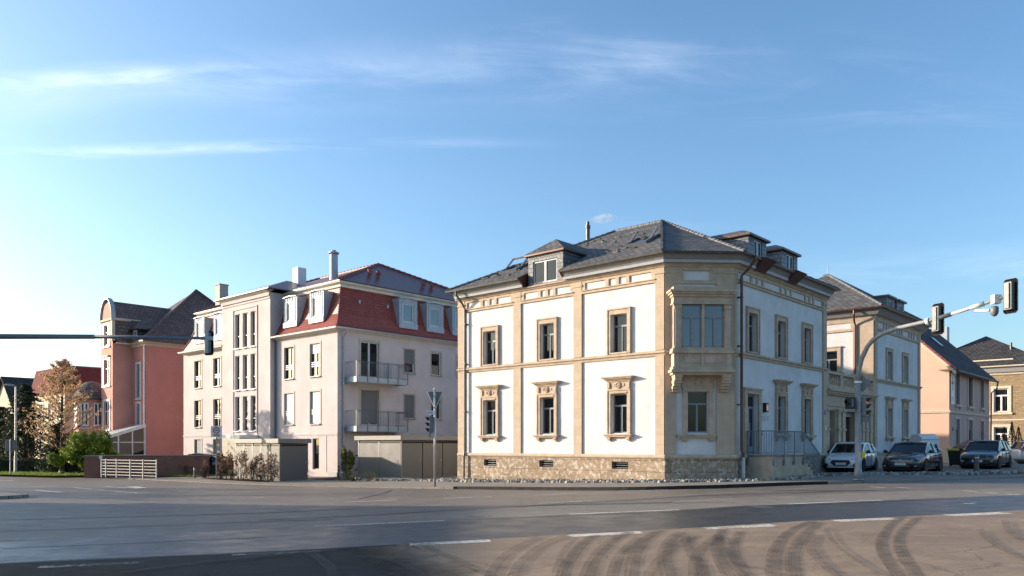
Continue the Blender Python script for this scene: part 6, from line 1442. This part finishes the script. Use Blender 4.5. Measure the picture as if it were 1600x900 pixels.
def cabinet():
    by = 46.3; bx = (1440-800)/1231*by; z0 = G(bx)+.02
    t = thing('clothes_container', 'pale metal collection container with pink scribbles at the peach gable', 'container', (bx, by, z0), radians(14)); h = 1.98
    m = MB(); prof = [(0, 0), (1.15, 0), (1.15, h-.28), (1.0, h-.04), (.85, h), (.15, h), (.0, h-.04)]
    prof = [(0, 0), (.95, 0), (.95, h-.3), (.8, h-.04), (.3, h), (0, h-.26)]
    m.prism([(0, y, z0+z) for y, z in prof], (1.22, 0, 0)); m.build('body', M['whitep'], t, bevel=.02)
    m = MB(); m.box(.06, 1.16, -.015, 0, z0+h-.36, z0+h-.33); m.build('flap_edge', M['steeld'], t)
    m = MB(); rnd = random.Random(3)
    for k in range(9): 
        y = rnd.uniform(.1, .8); z = z0+rnd.uniform(.3, 1.6); m.tube([(1.228, y, z), (1.228, y+rnd.uniform(-.2, .2), z+rnd.uniform(-.2, .3)), (1.228, y+rnd.uniform(-.2, .2), z+rnd.uniform(-.1, .3))], .012, 4)
    m.build('spray_scribble', plain('pink_spray_paint', (.5, .12, .22)), t)
cabinet()
def bin_():
    by = 46.0; bx = (1502-800)/1231*by; z0 = G(bx)+.02
    t = thing('waste_container', 'black wheeled waste container with yellow rim and open lid', 'bin', (bx, by, z0), radians(20))
    m = MB(); m.rings([[(x*k, y*k, z0+z) for x, y in ((-.6, -.42), (.6, -.42), (.6, .42), (-.6, .42))] for k, z in ((.86, .14), (1, .98))]); m.build('body', M['black'], t, bevel=.02)
    m = MB()
    m.box(-.66, .66, -.48, -.4, z0+.98, z0+1.1); m.box(-.66, .66, .4, .48, z0+.98, z0+1.1); m.box(-.66, -.58, -.4, .4, z0+.98, z0+1.1); m.box(.58, .66, -.4, .4, z0+.98, z0+1.1); m.build('rim', M['yellow'], t)
    m = MB(); m.prism([(-.2, .48, z0+1.12), (.1, .48, z0+1.22), (1.05, .48, z0+1.55), (1.05, .48, z0+1.6), (.1, .48, z0+1.28)], (0, -.9, 0)); m.build('lid', M['black'], t)
    for sx in (-.45, .45):
        for sy in (-.32, .32): m = MB(); m.lathe((sx, sy-.03, z0+.09), (0, 1, 0), [(.02, 0), (.09, 0), (.09, .06), (.02, .06)], 10); m.build('wheel', M['tyre'], t)
bin_()
def lowwall():
    t = thing('hedge', 'low dark clipped hedge at the far left behind the street lamp', 'hedge', (-37.5, 57.8, G(-37)+.1), radians(-8))
    m = MB(); z0 = G(-37)+.1; rnd = random.Random(5)
    m.rings([[(x, y, z0+z) for y, z in ((-.35, 0), (.35, 0), (.3, .85), (-.3, .85))] for x in (-14, 7.0)]); c = m.build('hedge_core', M['cedar'], t)
    m = MB()
    for _ in range(5000):
        x = rnd.uniform(-14, 7); s_ = rnd.random(); y, z = (rnd.uniform(-.4, .4), .88) if s_ < .35 else (-.38, rnd.uniform(0, .9)); z += rnd.uniform(-.06, .1); a_ = Vector((rnd.uniform(-1, 1), rnd.uniform(-1, 1), rnd.uniform(-1, 1))).normalized()*.07; b_ = a_.orthogonal().normalized()*.05; c_ = Vector((x, y, z0+z)); m.face([c_-a_, c_+b_, c_+a_, c_-b_])
    m.build('leaves', M['cedar'], t, recalc=False, uv=False)
lowwall()

# ------------------------------------------------------------ vegetation
def leafq(m, c, s, rnd, up=0, asp=.5):
    a_ = Vector((rnd.gauss(0, 1), rnd.gauss(0, 1), rnd.gauss(0, 1)+up)).normalized()*s; b_ = a_.cross(Vector((rnd.gauss(0, 1), rnd.gauss(0, 1), rnd.gauss(0, 1)))).normalized()*s*asp
    m.face([c-a_, c+b_, c+a_, c-b_])
def local(par, mb, name, mat, **k):
    for i, v in enumerate(mb.v): mb.v[i] = v+Vector((0, 0, par.location.z))
    return mb.build(name, mat, par, recalc=False, uv=False, **k)
def larch():
    by = 55.; bx = (97-800)/1231*by; z0 = G(bx)+.12; rnd = random.Random(11)
    t = thing('bare_larch_tree', 'tall conical tree with dry tan needles and a dark nest in its top', 'tree', (bx, by, z0))
    H = 7.8; tr = MB(); tr.tube([(0, 0, 0), (.03, 0, 1.5), (-.03, .02, 4), (.02, 0, 6), (0, 0, H)], [.17, .14, .10, .06, .015], 8)
    lf = MB(); br = MB()
    for k in range(74):
        f = (k+.5)/74; z = 1.1+f*(H-1.2); L = (3.1*(1-f)**.75+.22)*rnd.uniform(.75, 1.1); a_ = k*2.39996+rnd.uniform(-.3, .3); el = rnd.uniform(.35, .65)
        p = Vector((0, 0, z)); pts = [p]; n = 7; d = Vector((cos(a_)*cos(el), sin(a_)*cos(el), sin(el)))
        for i in range(n): d = (d+Vector((rnd.gauss(0, .08), rnd.gauss(0, .08), .03+rnd.gauss(0, .04)))).normalized(); p = p+d*L/n; pts.append(p)
        br.tube(pts, [.035*(1-f)+.012-(.03*(1-f)+.008)*i/n for i in range(n+1)], 4)
        for i in range(2, n+1):
            for s in range(3):
                q = pts[i]; dd = (d+Vector((rnd.gauss(0, .6), rnd.gauss(0, .6), rnd.gauss(.1, .4)))).normalized(); tl = rnd.uniform(.15, .5)*(1-.4*f)
                e_ = q+dd*tl; br.tube([q, e_], [.007, .003], 3)
                dens = rnd.choice((5, 11, 17)) if f > .35 else rnd.choice((3, 5, 9))
                for _ in range(dens): leafq(lf, q.lerp(e_, rnd.uniform(.2, 1.1))+Vector((rnd.gauss(0, .04), rnd.gauss(0, .04), rnd.gauss(0, .04))), rnd.uniform(.04, .075), rnd, .5, .55)
    local(t, tr, 'trunk', M['bark'], smooth=True); local(t, br, 'branches', M['bark']); local(t, lf, 'crown', M['larch'])
    n_ = MB(); 
    for _ in range(240):
        c = Vector((rnd.gauss(0, .13), rnd.gauss(0, .13), 6.35+rnd.gauss(0, .07))); e_ = c+Vector((rnd.gauss(0, .15), rnd.gauss(0, .15), rnd.gauss(0, .06))); n_.tube([c, e_], .01, 3)
    nest = thing('bird_nest', 'round dark nest of twigs high in the tan tree', 'nest', (bx, by, z0)); local(nest, n_, 'twigs', M['bark'])
larch()
def conifer(label, bx, by, H, R0, seed, mat, n=90, droop=-.15, group=None, cut=.0, ls=.07):
    z0 = G(bx)+.1; rnd = random.Random(seed); t = thing('evergreen_tree', label, 'tree', (bx, by, z0), 0, group)
    tr = MB(); tr.tube([(0, 0, 0), (0, 0, H*.96)], [.16, .02], 7); lf = MB(); br = MB()
    for k in range(n):
        f = (k+.5)/n; z = cut+f*(H-cut); L = (R0*(1-f)**.7+.15)*rnd.uniform(.6, 1.15); a_ = k*2.39996+rnd.uniform(-.4, .4)
        p = Vector((0, 0, z)); d = Vector((cos(a_), sin(a_), droop+.5*f)); pts = [p+d*L*i/5+Vector((0, 0, -.25*L*(i/5)**2)) for i in range(6)]; br.tube(pts, .015, 3)
        for i in range(1, 6):
            for _ in range(int(16+14*(1-f))):
                q = pts[i]+Vector((rnd.gauss(0, .16), rnd.gauss(0, .16), rnd.gauss(-.04, .07)))*(.5+.7*(1-f)); leafq(lf, q, rnd.uniform(.6, 1.3)*ls, rnd, -.3, .4)
    local(t, tr, 'trunk', M['bark']); local(t, br, 'branches', M['bark']); local(t, lf, 'crown', mat); return t
conifer('broad dark evergreen behind the street lamp', (40-800)/1231*60, 60, 6.6, 3.0, 3, M['cedar'], 110, ls=.11)
conifer('dark evergreen at the very left edge of the picture', (2-800)/1231*63, 63, 5.0, 2.6, 4, M['cedar'], 90, ls=.11)
conifer('low dark evergreen between the tan tree and the bright laurel', (90-800)/1231*56.5, 56.5, 3.5, 1.4, 5, M['cedar'], 80, ls=.09)
def bush(name, label, bx, by, rx, ry, h, seed, mat, nl, ls, stems=12, twig=False, group=None, rot=0, z=None, lobes=9, cat='shrub', low=.1, asp=.5):
    z0 = G(bx)+.12 if z is None else z; rnd = random.Random(seed); t = thing(name, label, cat, (bx, by, z0), rot, group)
    st = MB(); lf = MB(); cl = [(Vector((rnd.uniform(-1, 1)*rx*.7, rnd.uniform(-1, 1)*ry*.7, h*rnd.uniform(.25, .85))), rnd.uniform(.28, .5)) for _ in range(lobes)]
    for k in range(stems):
        c, s = cl[k % len(cl)]; b0 = Vector((c.x*.5+rnd.gauss(0, .05), c.y*.5, 0)); st.tube([b0, b0.lerp(c, .5)+Vector((rnd.gauss(0, .08), rnd.gauss(0, .08), 0)), c+Vector((0, 0, s*.4))], [.02, .014, .006], 4)
        if twig:
            for _ in range(8): q = b0.lerp(c, rnd.uniform(.3, 1)); st.tube([q, q+Vector((rnd.gauss(0, .2), rnd.gauss(0, .2), rnd.uniform(.05, .35)))], [.006, .002], 3)
    for _ in range(nl):
        c, s = rnd.choice(cl); v = Vector((rnd.gauss(0, 1), rnd.gauss(0, 1), rnd.gauss(0, 1))).normalized()*s*h*.55*rnd.uniform(.55, 1.1) if h > 1.2 else Vector((rnd.gauss(0, .5), rnd.gauss(0, .5), rnd.gauss(0, .5)))*s
        q = c+Vector((v.x*rx/max(rx, h)*1.6, v.y*ry/max(ry, h)*1.6, v.z))
        if q.z < low: q.z = low+rnd.random()*.3
        leafq(lf, q, ls*rnd.uniform(.6, 1.3), rnd, .3, asp)
    local(t, st, 'stems', M['bark']); local(t, lf, 'leaves', mat); return t
G1 = 'laurel bushes beside the brick wall'
bush('laurel_bush', 'bright green laurel bush touching the brick pier', (148-800)/1231*53.5, 53.5, 1.5, 1.2, 2.9, 1, M['laurel'], 5200, .10, lobes=12, group=G1)
bush('laurel_bush', 'bright green laurel bush under the tan tree', (112-800)/1231*53.2, 53.2, 1.3, 1.0, 2.0, 2, M['laurel'], 3600, .10, lobes=10, group=G1)
bush('laurel_bush', 'tall laurel bush rising in front of the oriel of the salmon house', (152-800)/1231*56, 56, 1.1, 1.0, 3.3, 12, M['laurel'], 3600, .10, lobes=10, group=G1)
p_ = gp(543, 750, SW)
bush('shrub', 'small round green shrub at the corner of the apartment building', p_.x, p_.y, .5, .45, 1.75, 3, M['phot'], 1500, .065, lobes=8, stems=8)
G2 = 'brown beech hedge plants'
for i, (u, v, lb) in enumerate([(348, 749, 'brown beech plant just right of the 30 sign post'), (362, 750, 'second brown beech plant right of the 30 sign'), (376, 751, 'brown beech plant below the dark shadow on the metal shelter'), (392, 751.5, 'brown beech plant in the middle of the sunlit shelter front'), (407, 752, 'brown beech plant second from the shelter corner'), (424, 752.5, 'tall dense brown beech plant at the shelter corner')]):
    p_ = gp(u, v, SW); bush('beech_plant', lb, p_.x, p_.y, .42, .35, 1.45+.1*(i % 3), 20+i, M['beech'], 420, .05, stems=10, twig=True, group=G2, lobes=7, asp=.6)
for i, (u, v, h, lb) in enumerate([(262, 742, 1.15, 'brown leafless hedge plant at the right end of the white fence'), (277, 741, 1.1, 'brown hedge plant in the row left of the apartment building'), (291, 743, 1.3, 'brown hedge plant at the left corner of the apartment building'), (320, 747, 1.3, 'thin brown sapling left of the 30 sign post')]):
    p_ = gp(u, v, SW); bush('hedge_plant', lb, p_.x, p_.y, .55 if i < 3 else .25, .35, h, 40+i, M['beech'], 700 if i < 2 else 160, .045, stems=14, twig=True, group='brown hedge plants beside the fence', lobes=9, asp=.5)
bush('low_plants', 'low brown and green ground plants in the bed by the shrub', *gp(565, 752, SW).xy, 1.3, .3, .28, 55, M['phot'], 260, .04, stems=10, twig=True, lobes=9, cat='plants', low=.02)
for i, (u, h, lb) in enumerate([(1569, 1.9, 'leftmost light green clipped cone in front of the stone house'), (1581, 2.3, 'dark clipped cone, the tallest one, in front of the stone house'), (1591.5, 1.9, 'rightmost light green clipped cone in front of the stone house')]):
    by = 60.; bx = (u-800)/1231*by; z0 = G(bx)+.6; rnd = random.Random(60+i); t = thing('topiary_cone', lb, 'topiary', (bx, by, z0), 0, 'clipped cones in front of the stone house')
    st = MB(); st.tube([(0, 0, 0), (0, 0, h*.8)], .03, 5); local(t, st, 'trunk', M['bark']); lf = MB()
    for _ in range(900):
        f = rnd.random()**1.3; a_ = rnd.uniform(0, 2*pi); rr = (.42*(1-f)+.03)*rnd.uniform(.8, 1.05); leafq(lf, Vector((rr*cos(a_), rr*sin(a_), .1+f*h)), .05, rnd)
    local(t, lf, 'crown', M['cedar'] if i == 1 else M['topiary'])
# garden wall carrying the cones
t = thing('garden_wall', 'low sunlit wall below the clipped cones', 'wall', (34, 57.5, G(34))); m = MB(); m.box(0, 16, 0, .4, G(34)-.3, G(34)+.7); m.build('wall_panel', M['stonetrim'], t)
# bare trees behind the viewer, mirrored in the windows and shading the left kerb
def bare_tree(label, bx, by, H, seed):
    z0 = G(bx); rnd = random.Random(seed); t = thing('bare_tree', label, 'tree', (bx, by, z0)); tr = MB(); br = MB()
    def grow(p, d, L, r, lev):
        pts = [p]; n = 4
        for i in range(n): d = (d+Vector((rnd.gauss(0, .12), rnd.gauss(0, .12), rnd.gauss(.05, .06)))).normalized(); p = p+d*L/n; pts.append(p)
        (tr if lev == 0 else br).tube(pts, [r*(1-.45*i/n) for i in range(n+1)], 6 if lev < 2 else 3)
        if lev < 4:
            for k in range(4 if lev else 6):
                q = pts[rnd.randint(2, n)]; dd = (d+Vector((rnd.gauss(0, .7), rnd.gauss(0, .7), rnd.gauss(.1, .4)))).normalized(); grow(q, dd, L*rnd.uniform(.5, .75), r*.5, lev+1)
    grow(Vector((0, 0, 0)), Vector((0, 0, 1)), H*.42, .25, 0)
    local(t, tr, 'trunk', M['bark'], smooth=True); local(t, br, 'branches', M['bark']); return t
bare_tree('large bare tree on the near side of the road', 2.5, -14, 12, 1)
bare_tree('bare tree on the side street verge', -41, 41, 10, 2)
bare_tree('bare tree beyond the right end of the car park', 52, 47, 11, 9)
bare_tree('wide bare tree near the corner house', -34, 36.5, 8, 6)

for i, (x_, y_, h_, lb) in enumerate([(18, -20, 11, 'tall added evergreen behind the viewer, nearest of three'), (23, -26, 12, 'tallest added evergreen behind the viewer'), (12, -27, 10, 'added evergreen behind the viewer, left of three'), (62, 50, 9, 'added evergreen beyond the right edge near the car park'), (66, 42, 10, 'tall added evergreen beyond the right edge by the rendered house')]):  # unseen evergreens, added to darken the reflections in the windows
    conifer(lb, x_, y_, h_, 3.6, 70+i, M['cedar'], 70, ls=.22)
# ------------------------------------------------------------ cars
def car(label, loc, heading, paint, L=4.4, Wd=1.8, H=1.45, style='hatch', dark_grille=True, rimm='rim', lampm='lamp', white_stripe=False, cross=False, name='parked_car', front=True):
    """front bumper centre at loc; heading = world angle the nose points to. local +x = forward"""
    hd = heading; t = thing(name, label, 'car', (0, 0, 0), hd); fx, fy, fz = loc
    c = Vector((fx, fy))-Vector((cos(hd), sin(hd)))*L/2; t.location = (c.x, c.y, fz)
    hw = Wd/2; zb = .2
    # stations: x, half width, hood/belt height, sill height
    est = style == 'estate'
    st = [(L/2, .72, .60, .34), (L/2-.06, .82, .68, .24), (L/2-.28, .93, .76, zb), (L/2-.75, .985, .86, zb), (L/2-1.15, 1.0, .93, zb), (L/2-1.5, 1.0, .97, zb), (0, 1.0, .98, zb), (-L/2+1.1, 1.0, 1.0, zb), (-L/2+.5, .97, 1.02, zb), (-L/2+.12, .90, .98, .26), (-L/2, .80, .86, .36)]
    b = MB(); rs = []
    for x, kw, zh, zs in st:
        w_ = hw*kw; rs.append([(x, 0, zs), (x, w_*.88, zs), (x, w_*.98, zs+.1), (x, w_*1.0, (zs+zh)/2), (x, w_*.985, zh-.10), (x, w_*.90, zh-.01), (x, w_*.6, zh+.03), (x, 0, zh+.05), (x, -w_*.6, zh+.03), (x, -w_*.90, zh-.01), (x, -w_*.985, zh-.10), (x, -w_*1.0, (zs+zh)/2), (x, -w_*.98, zs+.1), (x, -w_*.88, zs)])
    b.rings(rs)
    def fin(mb, nm, mt, par=None, **k):
        par = par or t
        for i, v in enumerate(mb.v): mb.v[i] = v+Vector((0, 0, fz))
        return mb.build(nm, mt, par, **k)
    body = fin(b, 'body', paint, smooth=True, sub=2)
    wr = .325; xf, xr_ = L/2-.88, -L/2+.82
    # cut the wheel arches
    cutters = []
    for x in (xf, xr_):
        k = MB(); k.lathe((x, -hw-.3, wr), (0, 1, 0), [(wr+.05, 0), (wr+.05, Wd+.6)], 28); cutters.append(k)
    bm_ = MB()
    for k in cutters:
        off = len(bm_.v); bm_.v += [v+Vector((0, 0, fz)) for v in k.v]; bm_.f += [[i+off for i in f] for f in k.f]; bm_.m += k.m
    cu = bm_.build('cutter', M['black'], t)
    md = body.modifiers.new('arch', 'BOOLEAN'); md.operation = 'DIFFERENCE'; md.object = cu; md.solver = 'EXACT'
    bpy.context.view_layer.update(); dg = bpy.context.evaluated_depsgraph_get(); me = bpy.data.meshes.new_from_object(body.evaluated_get(dg)); body.modifiers.clear(); body.data = me
    bpy.data.objects.remove(cu)
    # greenhouse
    ws0, ws1 = L/2-1.05, L/2-1.85; r1 = -L/2+(.85 if not est else .35); r0 = -L/2+(.22 if not est else .10)
    gl = MB(); zr = H
    S_ = [(ws0, .84, .90, 0), (ws1, .74, zr-.06, 1), (-.1, .74, zr, 1), (r1+.5, .73, zr-(.03 if est else .05), 1), (r1, .71, zr-(.06 if est else .12), 1), (r0, .80, 1.0, 0)]
    if style == 'coupe': S_[3] = (r1+.55, .72, zr-.07, 1); S_[4] = (r1+.12, .69, zr-.17, 1)
    belt = .94; side = []
    def sec(x, z, wtop): return (x, wtop, z)
    top = [(x, hw*kw, z) for x, kw, z, f in S_]
    # glass body: side and end faces
    bl = [(ws0, hw*.88, belt-.02), (ws1-.1, hw*.93, belt), (-.1, hw*.94, belt+.01), (r1+.5, hw*.94, belt+.02), (r1-.1, hw*.92, belt+.03), (r0, hw*.84, belt+.04)]
    for sg in (1, -1):
        for i in range(len(top)-1):
            a_, b_ = top[i], top[i+1]; c_, d_ = bl[i], bl[i+1]
            gl.face([(c_[0], sg*c_[1], c_[2]), (d_[0], sg*d_[1], d_[2]), (b_[0], sg*b_[1], b_[2]), (a_[0], sg*a_[1], a_[2])])
    for i in (0, 4):
        a_, b_ = top[i], top[i+1]; n_ = 6
        for k in range(n_):
            y0, y1 = -1+2*k/n_, -1+2*(k+1)/n_; bu = lambda y, s: s*(1-y*y)*.10*(1 if i == 0 else -1)
            gl.face([(a_[0]+bu(y0, 1), a_[1]*y0, a_[2]), (a_[0]+bu(y1, 1), a_[1]*y1, a_[2]), (b_[0]+bu(y1, .6), b_[1]*y1, b_[2]+.0), (b_[0]+bu(y0, .6), b_[1]*y0, b_[2])])
    fin(gl, 'windows', M['carglass'], smooth=False)
    rf = MB(); rr = []
    for (x, w_, z) in top[1:5]: rr.append([(x, -w_*1.0, z-.02), (x, -w_*.97, z+.015), (x, -w_*.6, z+.045), (x, 0, z+.055), (x, w_*.6, z+.045), (x, w_*.97, z+.015), (x, w_, z-.02), (x, 0, z-.03)])
    rr[0] = [(x+.06*(1-(y/(hw*.74))**2)+.02, y, z-.005) for x, y, z in rr[0]]
    rf.rings(rr); fin(rf, 'roof', paint, smooth=True)
    pl = MB()
    for sg in (1, -1):
        pl.tube([(ws0+.02, sg*hw*.86, .91), (ws1, sg*hw*.745, zr-.045)], .035, 6)
        pl.tube([(top[k][0], sg*top[k][1], top[k][2]-.015) for k in (1, 2, 3, 4)], .03, 6)
        pl.tube([(r1, sg*hw*.715, top[4][2]-.01), (r0, sg*hw*.82, 1.0)], .05 if not est else .04, 6)
        pl.tube([(-.25, sg*hw*.95, belt), (-.33, sg*hw*.745, zr-.01)], .03, 6)
        if est: pl.tube([(-1.15, sg*hw*.95, belt), (-1.2, sg*hw*.74, zr-.02)], .03, 6)
        else: pl.tube([(-1.1, sg*hw*.95, belt), (-1.3, sg*hw*.74, zr-.06)], .045, 6)
    fin(pl, 'pillars', paint if style != 'white' else paint)
    tr = MB()
    for sg in (1, -1):
        tr.box(-L/2+.55, L/2-.9, sg*hw*1.0-.004 if sg > 0 else -hw-.006, sg*hw*1.0+.006 if sg > 0 else -hw+.004, belt-.02, belt)
        for xd in (L/2-1.55, -.28, -1.12): tr.box(xd-.006, xd+.006, (sg*hw-.01), (sg*hw+.004), .3, belt-.02)
    fin(tr, 'door_seams', M['black'])
    for sg in (1, -1):
        for xd in (-.12, -.98): h_ = MB(); h_.box(xd-.2, xd, sg*(hw+.0)-.012, sg*(hw)+.022, .80, .83); fin(h_, 'door_handle', paint)
        m_ = MB(); m_.lathe((ws0-.25, sg*(hw+.0), 1.0), (-1, 0, 0), [(.02, -.10), (.07, -.06), (.085, 0), (.08, .03), (.0, .035)], 10); m_.tube([(ws0-.25, sg*(hw-.12), .95), (ws0-.25, sg*(hw-.02), .98)], .02, 5)
        for i, v in enumerate(m_.v): m_.v[i] = Vector((v.x, sg*(hw+.08)+(v.y-sg*hw)*1.25, v.z))
        fin(m_, 'wing_mirror', M['black'] if dark_grille else paint, smooth=True)
    for x in (xf, xr_):
        for sg in (1, -1):
            y = sg*(hw-.20); w2 = MB(); w2.lathe((x, y, wr), (0, sg, 0), [(.20, 0), (wr-.03, 0), (wr, .03), (wr, .16), (wr-.03, .20), (.21, .20)], 26); wh = fin(w2, 'wheel', M['tyre'], smooth=False)
            w2 = MB(); w2.lathe((x, y, wr), (0, sg, 0), [(.04, .13), (.215, .10), (.22, .19), (.205, .195), (.19, .15), (.06, .165), (.04, .18), (0, .18)], 20)
            for k in range(5):
                a_ = 2*pi*k/5; ca, sa = cos(a_), sin(a_); yo = y+sg*.17
                w2.hexa([(x+ca*r_-sa*o_, yo+sg*dd, wr+sa*r_+ca*o_) for dd in (-.03, .02) for r_, o_ in ((.05, -.03), (.2, -.022), (.2, .022), (.05, .03))])
            fin(w2, 'rim', M[rimm], wh)
        k = MB(); k.lathe((x, -hw+.12, wr), (0, 1, 0), [(wr+.045, 0), (wr+.045, Wd-.24)], 20); fin(k, 'wheel_housing', M['black'])
    # face of the car; the lamps wrap round the corners
    def patch(nm, pts, mt, th=.02):
        k = MB(); k.prism([Vector(p) for p in pts], (th, 0, 0)); return fin(k, nm, mt, bevel=.004)
    xF = L/2
    if style == 'estate':
        patch('grille', [(xF-.04, -.42, .56), (xF-.04, .42, .56), (xF-.07, .40, .66), (xF-.07, -.40, .66)], M['black'], .05)
        for sg in (1, -1): patch('headlight', [(xF-.12, sg*.44, .55), (xF-.30, sg*.80, .57), (xF-.31, sg*.79, .70), (xF-.14, sg*.44, .68)], M[lampm], .1)
        patch('lower_grille', [(xF-.02, -.5, .28), (xF-.02, .5, .28), (xF-.02, .5, .38), (xF-.02, -.5, .38)], M['black'], .035)
        for sg in (1, -1): patch('fog_light', [(xF-.06, sg*.58, .38), (xF-.09, sg*.72, .38), (xF-.09, sg*.72, .45), (xF-.06, sg*.58, .45)], M['lamp'], .06)
    else:
        g = [(xF-.01, -.30, .32), (xF-.01, .30, .32), (xF-.015, .46, .46), (xF-.04, .40, .60), (xF-.04, -.40, .60), (xF-.015, -.46, .46)]
        if style == 'hatch': patch('grille', g, M['black'], .035)
        else:
            patch('grille', [(xF-.01, -.42, .29), (xF-.01, .42, .29), (xF-.015, .36, .42), (xF-.015, -.36, .42)], M['black'], .035)
            patch('grille_bar', [(xF-.03, -.34, .56), (xF-.03, .34, .56), (xF-.04, .34, .585), (xF-.04, -.34, .585)], M['steel'], .03)
        for sg in (1, -1):
            patch('headlight', [(xF-.10, sg*.47, .60), (xF-.24, sg*.76, .63), (xF-.42, sg*.84, .74), (xF-.24, sg*.66, .71), (xF-.13, sg*.50, .65)], M[lampm], .11)
            patch('air_intake', [(xF-.03, sg*.56, .30), (xF-.13, sg*.78, .32), (xF-.16, sg*.80, .46), (xF-.08, sg*.60, .42)], M['black'], .07)
            if style != 'hatch': patch('fog_light', [(xF-.01, sg*.62, .31), (xF-.04, sg*.70, .31), (xF-.04, sg*.70, .37), (xF-.01, sg*.62, .37)], M['lamp'], .04)
        if style == 'coupe':
            k = MB(); k.lathe((xF-.02, 0, .60), (1, 0, .2), [(.075, 0), (.075, .02), (.06, .025), (.05, .01), (0, .01)], 16); k.box(xF-.005, xF+.012, -.06, .06, .59, .605); fin(k, 'badge', M['steel'])
    pz = .42 if style != 'coupe' else .43
    p1 = patch('number_plate', [(xF+.025, -.26, pz-.055), (xF+.025, .26, pz-.055), (xF+.02, .26, pz+.055), (xF+.02, -.26, pz+.055)], M['plate'], .012)
    patch('plate_band', [(xF+.038, -.26, pz-.055), (xF+.038, -.215, pz-.055), (xF+.034, -.215, pz+.055), (xF+.034, -.26, pz+.055)], M['blue'], .004)
    for sg in (1, -1): patch('tail_light', [(-L/2+.04, sg*.55, .78), (-L/2+.12, sg*.80, .78), (-L/2+.12, sg*.80, .94), (-L/2+.04, sg*.55, .94)], M['red'], .05)
    if white_stripe: patch('bumper_lip', [(xF-.0, -.6, .235), (xF-.0, .6, .235), (xF-.0, .6, .26), (xF-.0, -.6, .26)], paint, .04)
    k = MB(); k.box(-L/2+.35, L/2-.35, -hw+.15, hw-.15, .17, .26); fin(k, 'underbody', M['black'])
    if est:
        for sg in (1, -1): k = MB(); k.tube([(ws1-.2, sg*.56, zr+.03), (-L/2+.7, sg*.56, zr+.03)], .018, 5); fin(k, 'roof_rail', M['black'])
    if cross:
        for sg in (1, -1):
            k = MB(); y0 = sg*(hw+.004); k.box(-.06, .06, min(y0, y0+sg*.01), max(y0, y0+sg*.01), .5, .82); k.box(-.16, -.06, min(y0, y0+sg*.01), max(y0, y0+sg*.01), .6, .72); k.box(.06, .16, min(y0, y0+sg*.01), max(y0, y0+sg*.01), .6, .72); fin(k, 'red_cross', M['red'])
            k = MB(); k.box(-1.1, -.3, min(y0, y0+sg*.008), max(y0, y0+sg*.008), .64, .68); fin(k, 'door_lines', M['frame'])
    return t
P_white = plain('white_car_paint', (.78, .80, .82), .22, .1, .5, 1.0, .01)
P_dark = plain('dark_blue_car_paint', (.010, .016, .026), .2, .3, .6, 1.0, .02)
P_green = plain('black_green_car_paint', (.012, .018, .020), .25, .3, .6, .8, .02)
def hd(dx, dy): return atan2(dy, dx)
def front_at(u, dep): x = (u-800)/1231*dep; return (x, dep, G(x)+SW)
GC = 'cars parked in front of the villa'
car('white hatchback with black grille parked nose-out between the steps and the mast', front_at(1313, 38.2), hd(-.60, -.80), P_white, 4.3, 1.8, 1.44, 'hatch', lampm='lampd', white_stripe=True)
car('shiny dark blue coupe parked nose-out in the shade right of the mast', front_at(1406, 36.2), hd(-.66, -.75), P_dark, 4.4, 1.84, 1.42, 'coupe', rimm='darkrim')
car('old dark estate car with roof rails parked by the yellow-rimmed waste container', front_at(1526, 40.3), hd(-.66, -.75), P_green, 4.7, 1.78, 1.44, 'estate')
car('white estate car with a red cross on its door at the right edge', (36.4, 49.4, G(35)+.05), hd(1, -.12), P_white, 4.6, 1.8, 1.46, 'estate', cross=True)
car('dark car mostly hidden behind the brick garden wall', (-22.9, 52.9, G(-22)+.12), hd(-.97, .2), P_dark, 4.3, 1.75, 1.42, 'coupe')

# ------------------------------------------------------------ steam over the flue
def steam():
    p = W(5.4, 9.9); t = MB()
    t.lathe((0, 0, 0), (1, 0, .1), [(.02, 0), (.12, .12), (.2, .35), (.28, .7), (.22, 1.05), (.1, 1.35), (.02, 1.5)], 14)
    m = bpy.data.materials.new('steam'); m.use_nodes = True; n = m.node_tree; n.nodes.remove(n.nodes['Principled BSDF'])
    v = n.nodes.new('ShaderNodeVolumePrincipled'); v.inputs['Color'].default_value = (1, 1, 1, 1)
    no = noise(n, 3.0, 4, .7); n.links.new(rng(n, no, .42, .7, 0, 2.2), v.inputs['Density']); n.links.new(v.outputs[0], n.nodes['Material Output'].inputs['Volume'])
    o = t.build('steam', m, smooth=True); o.location = (p.x+.1, p.y, 13.35); tag(o, 'small white puff of steam drifting right from the roof flue', 'steam', kind='stuff')
steam()
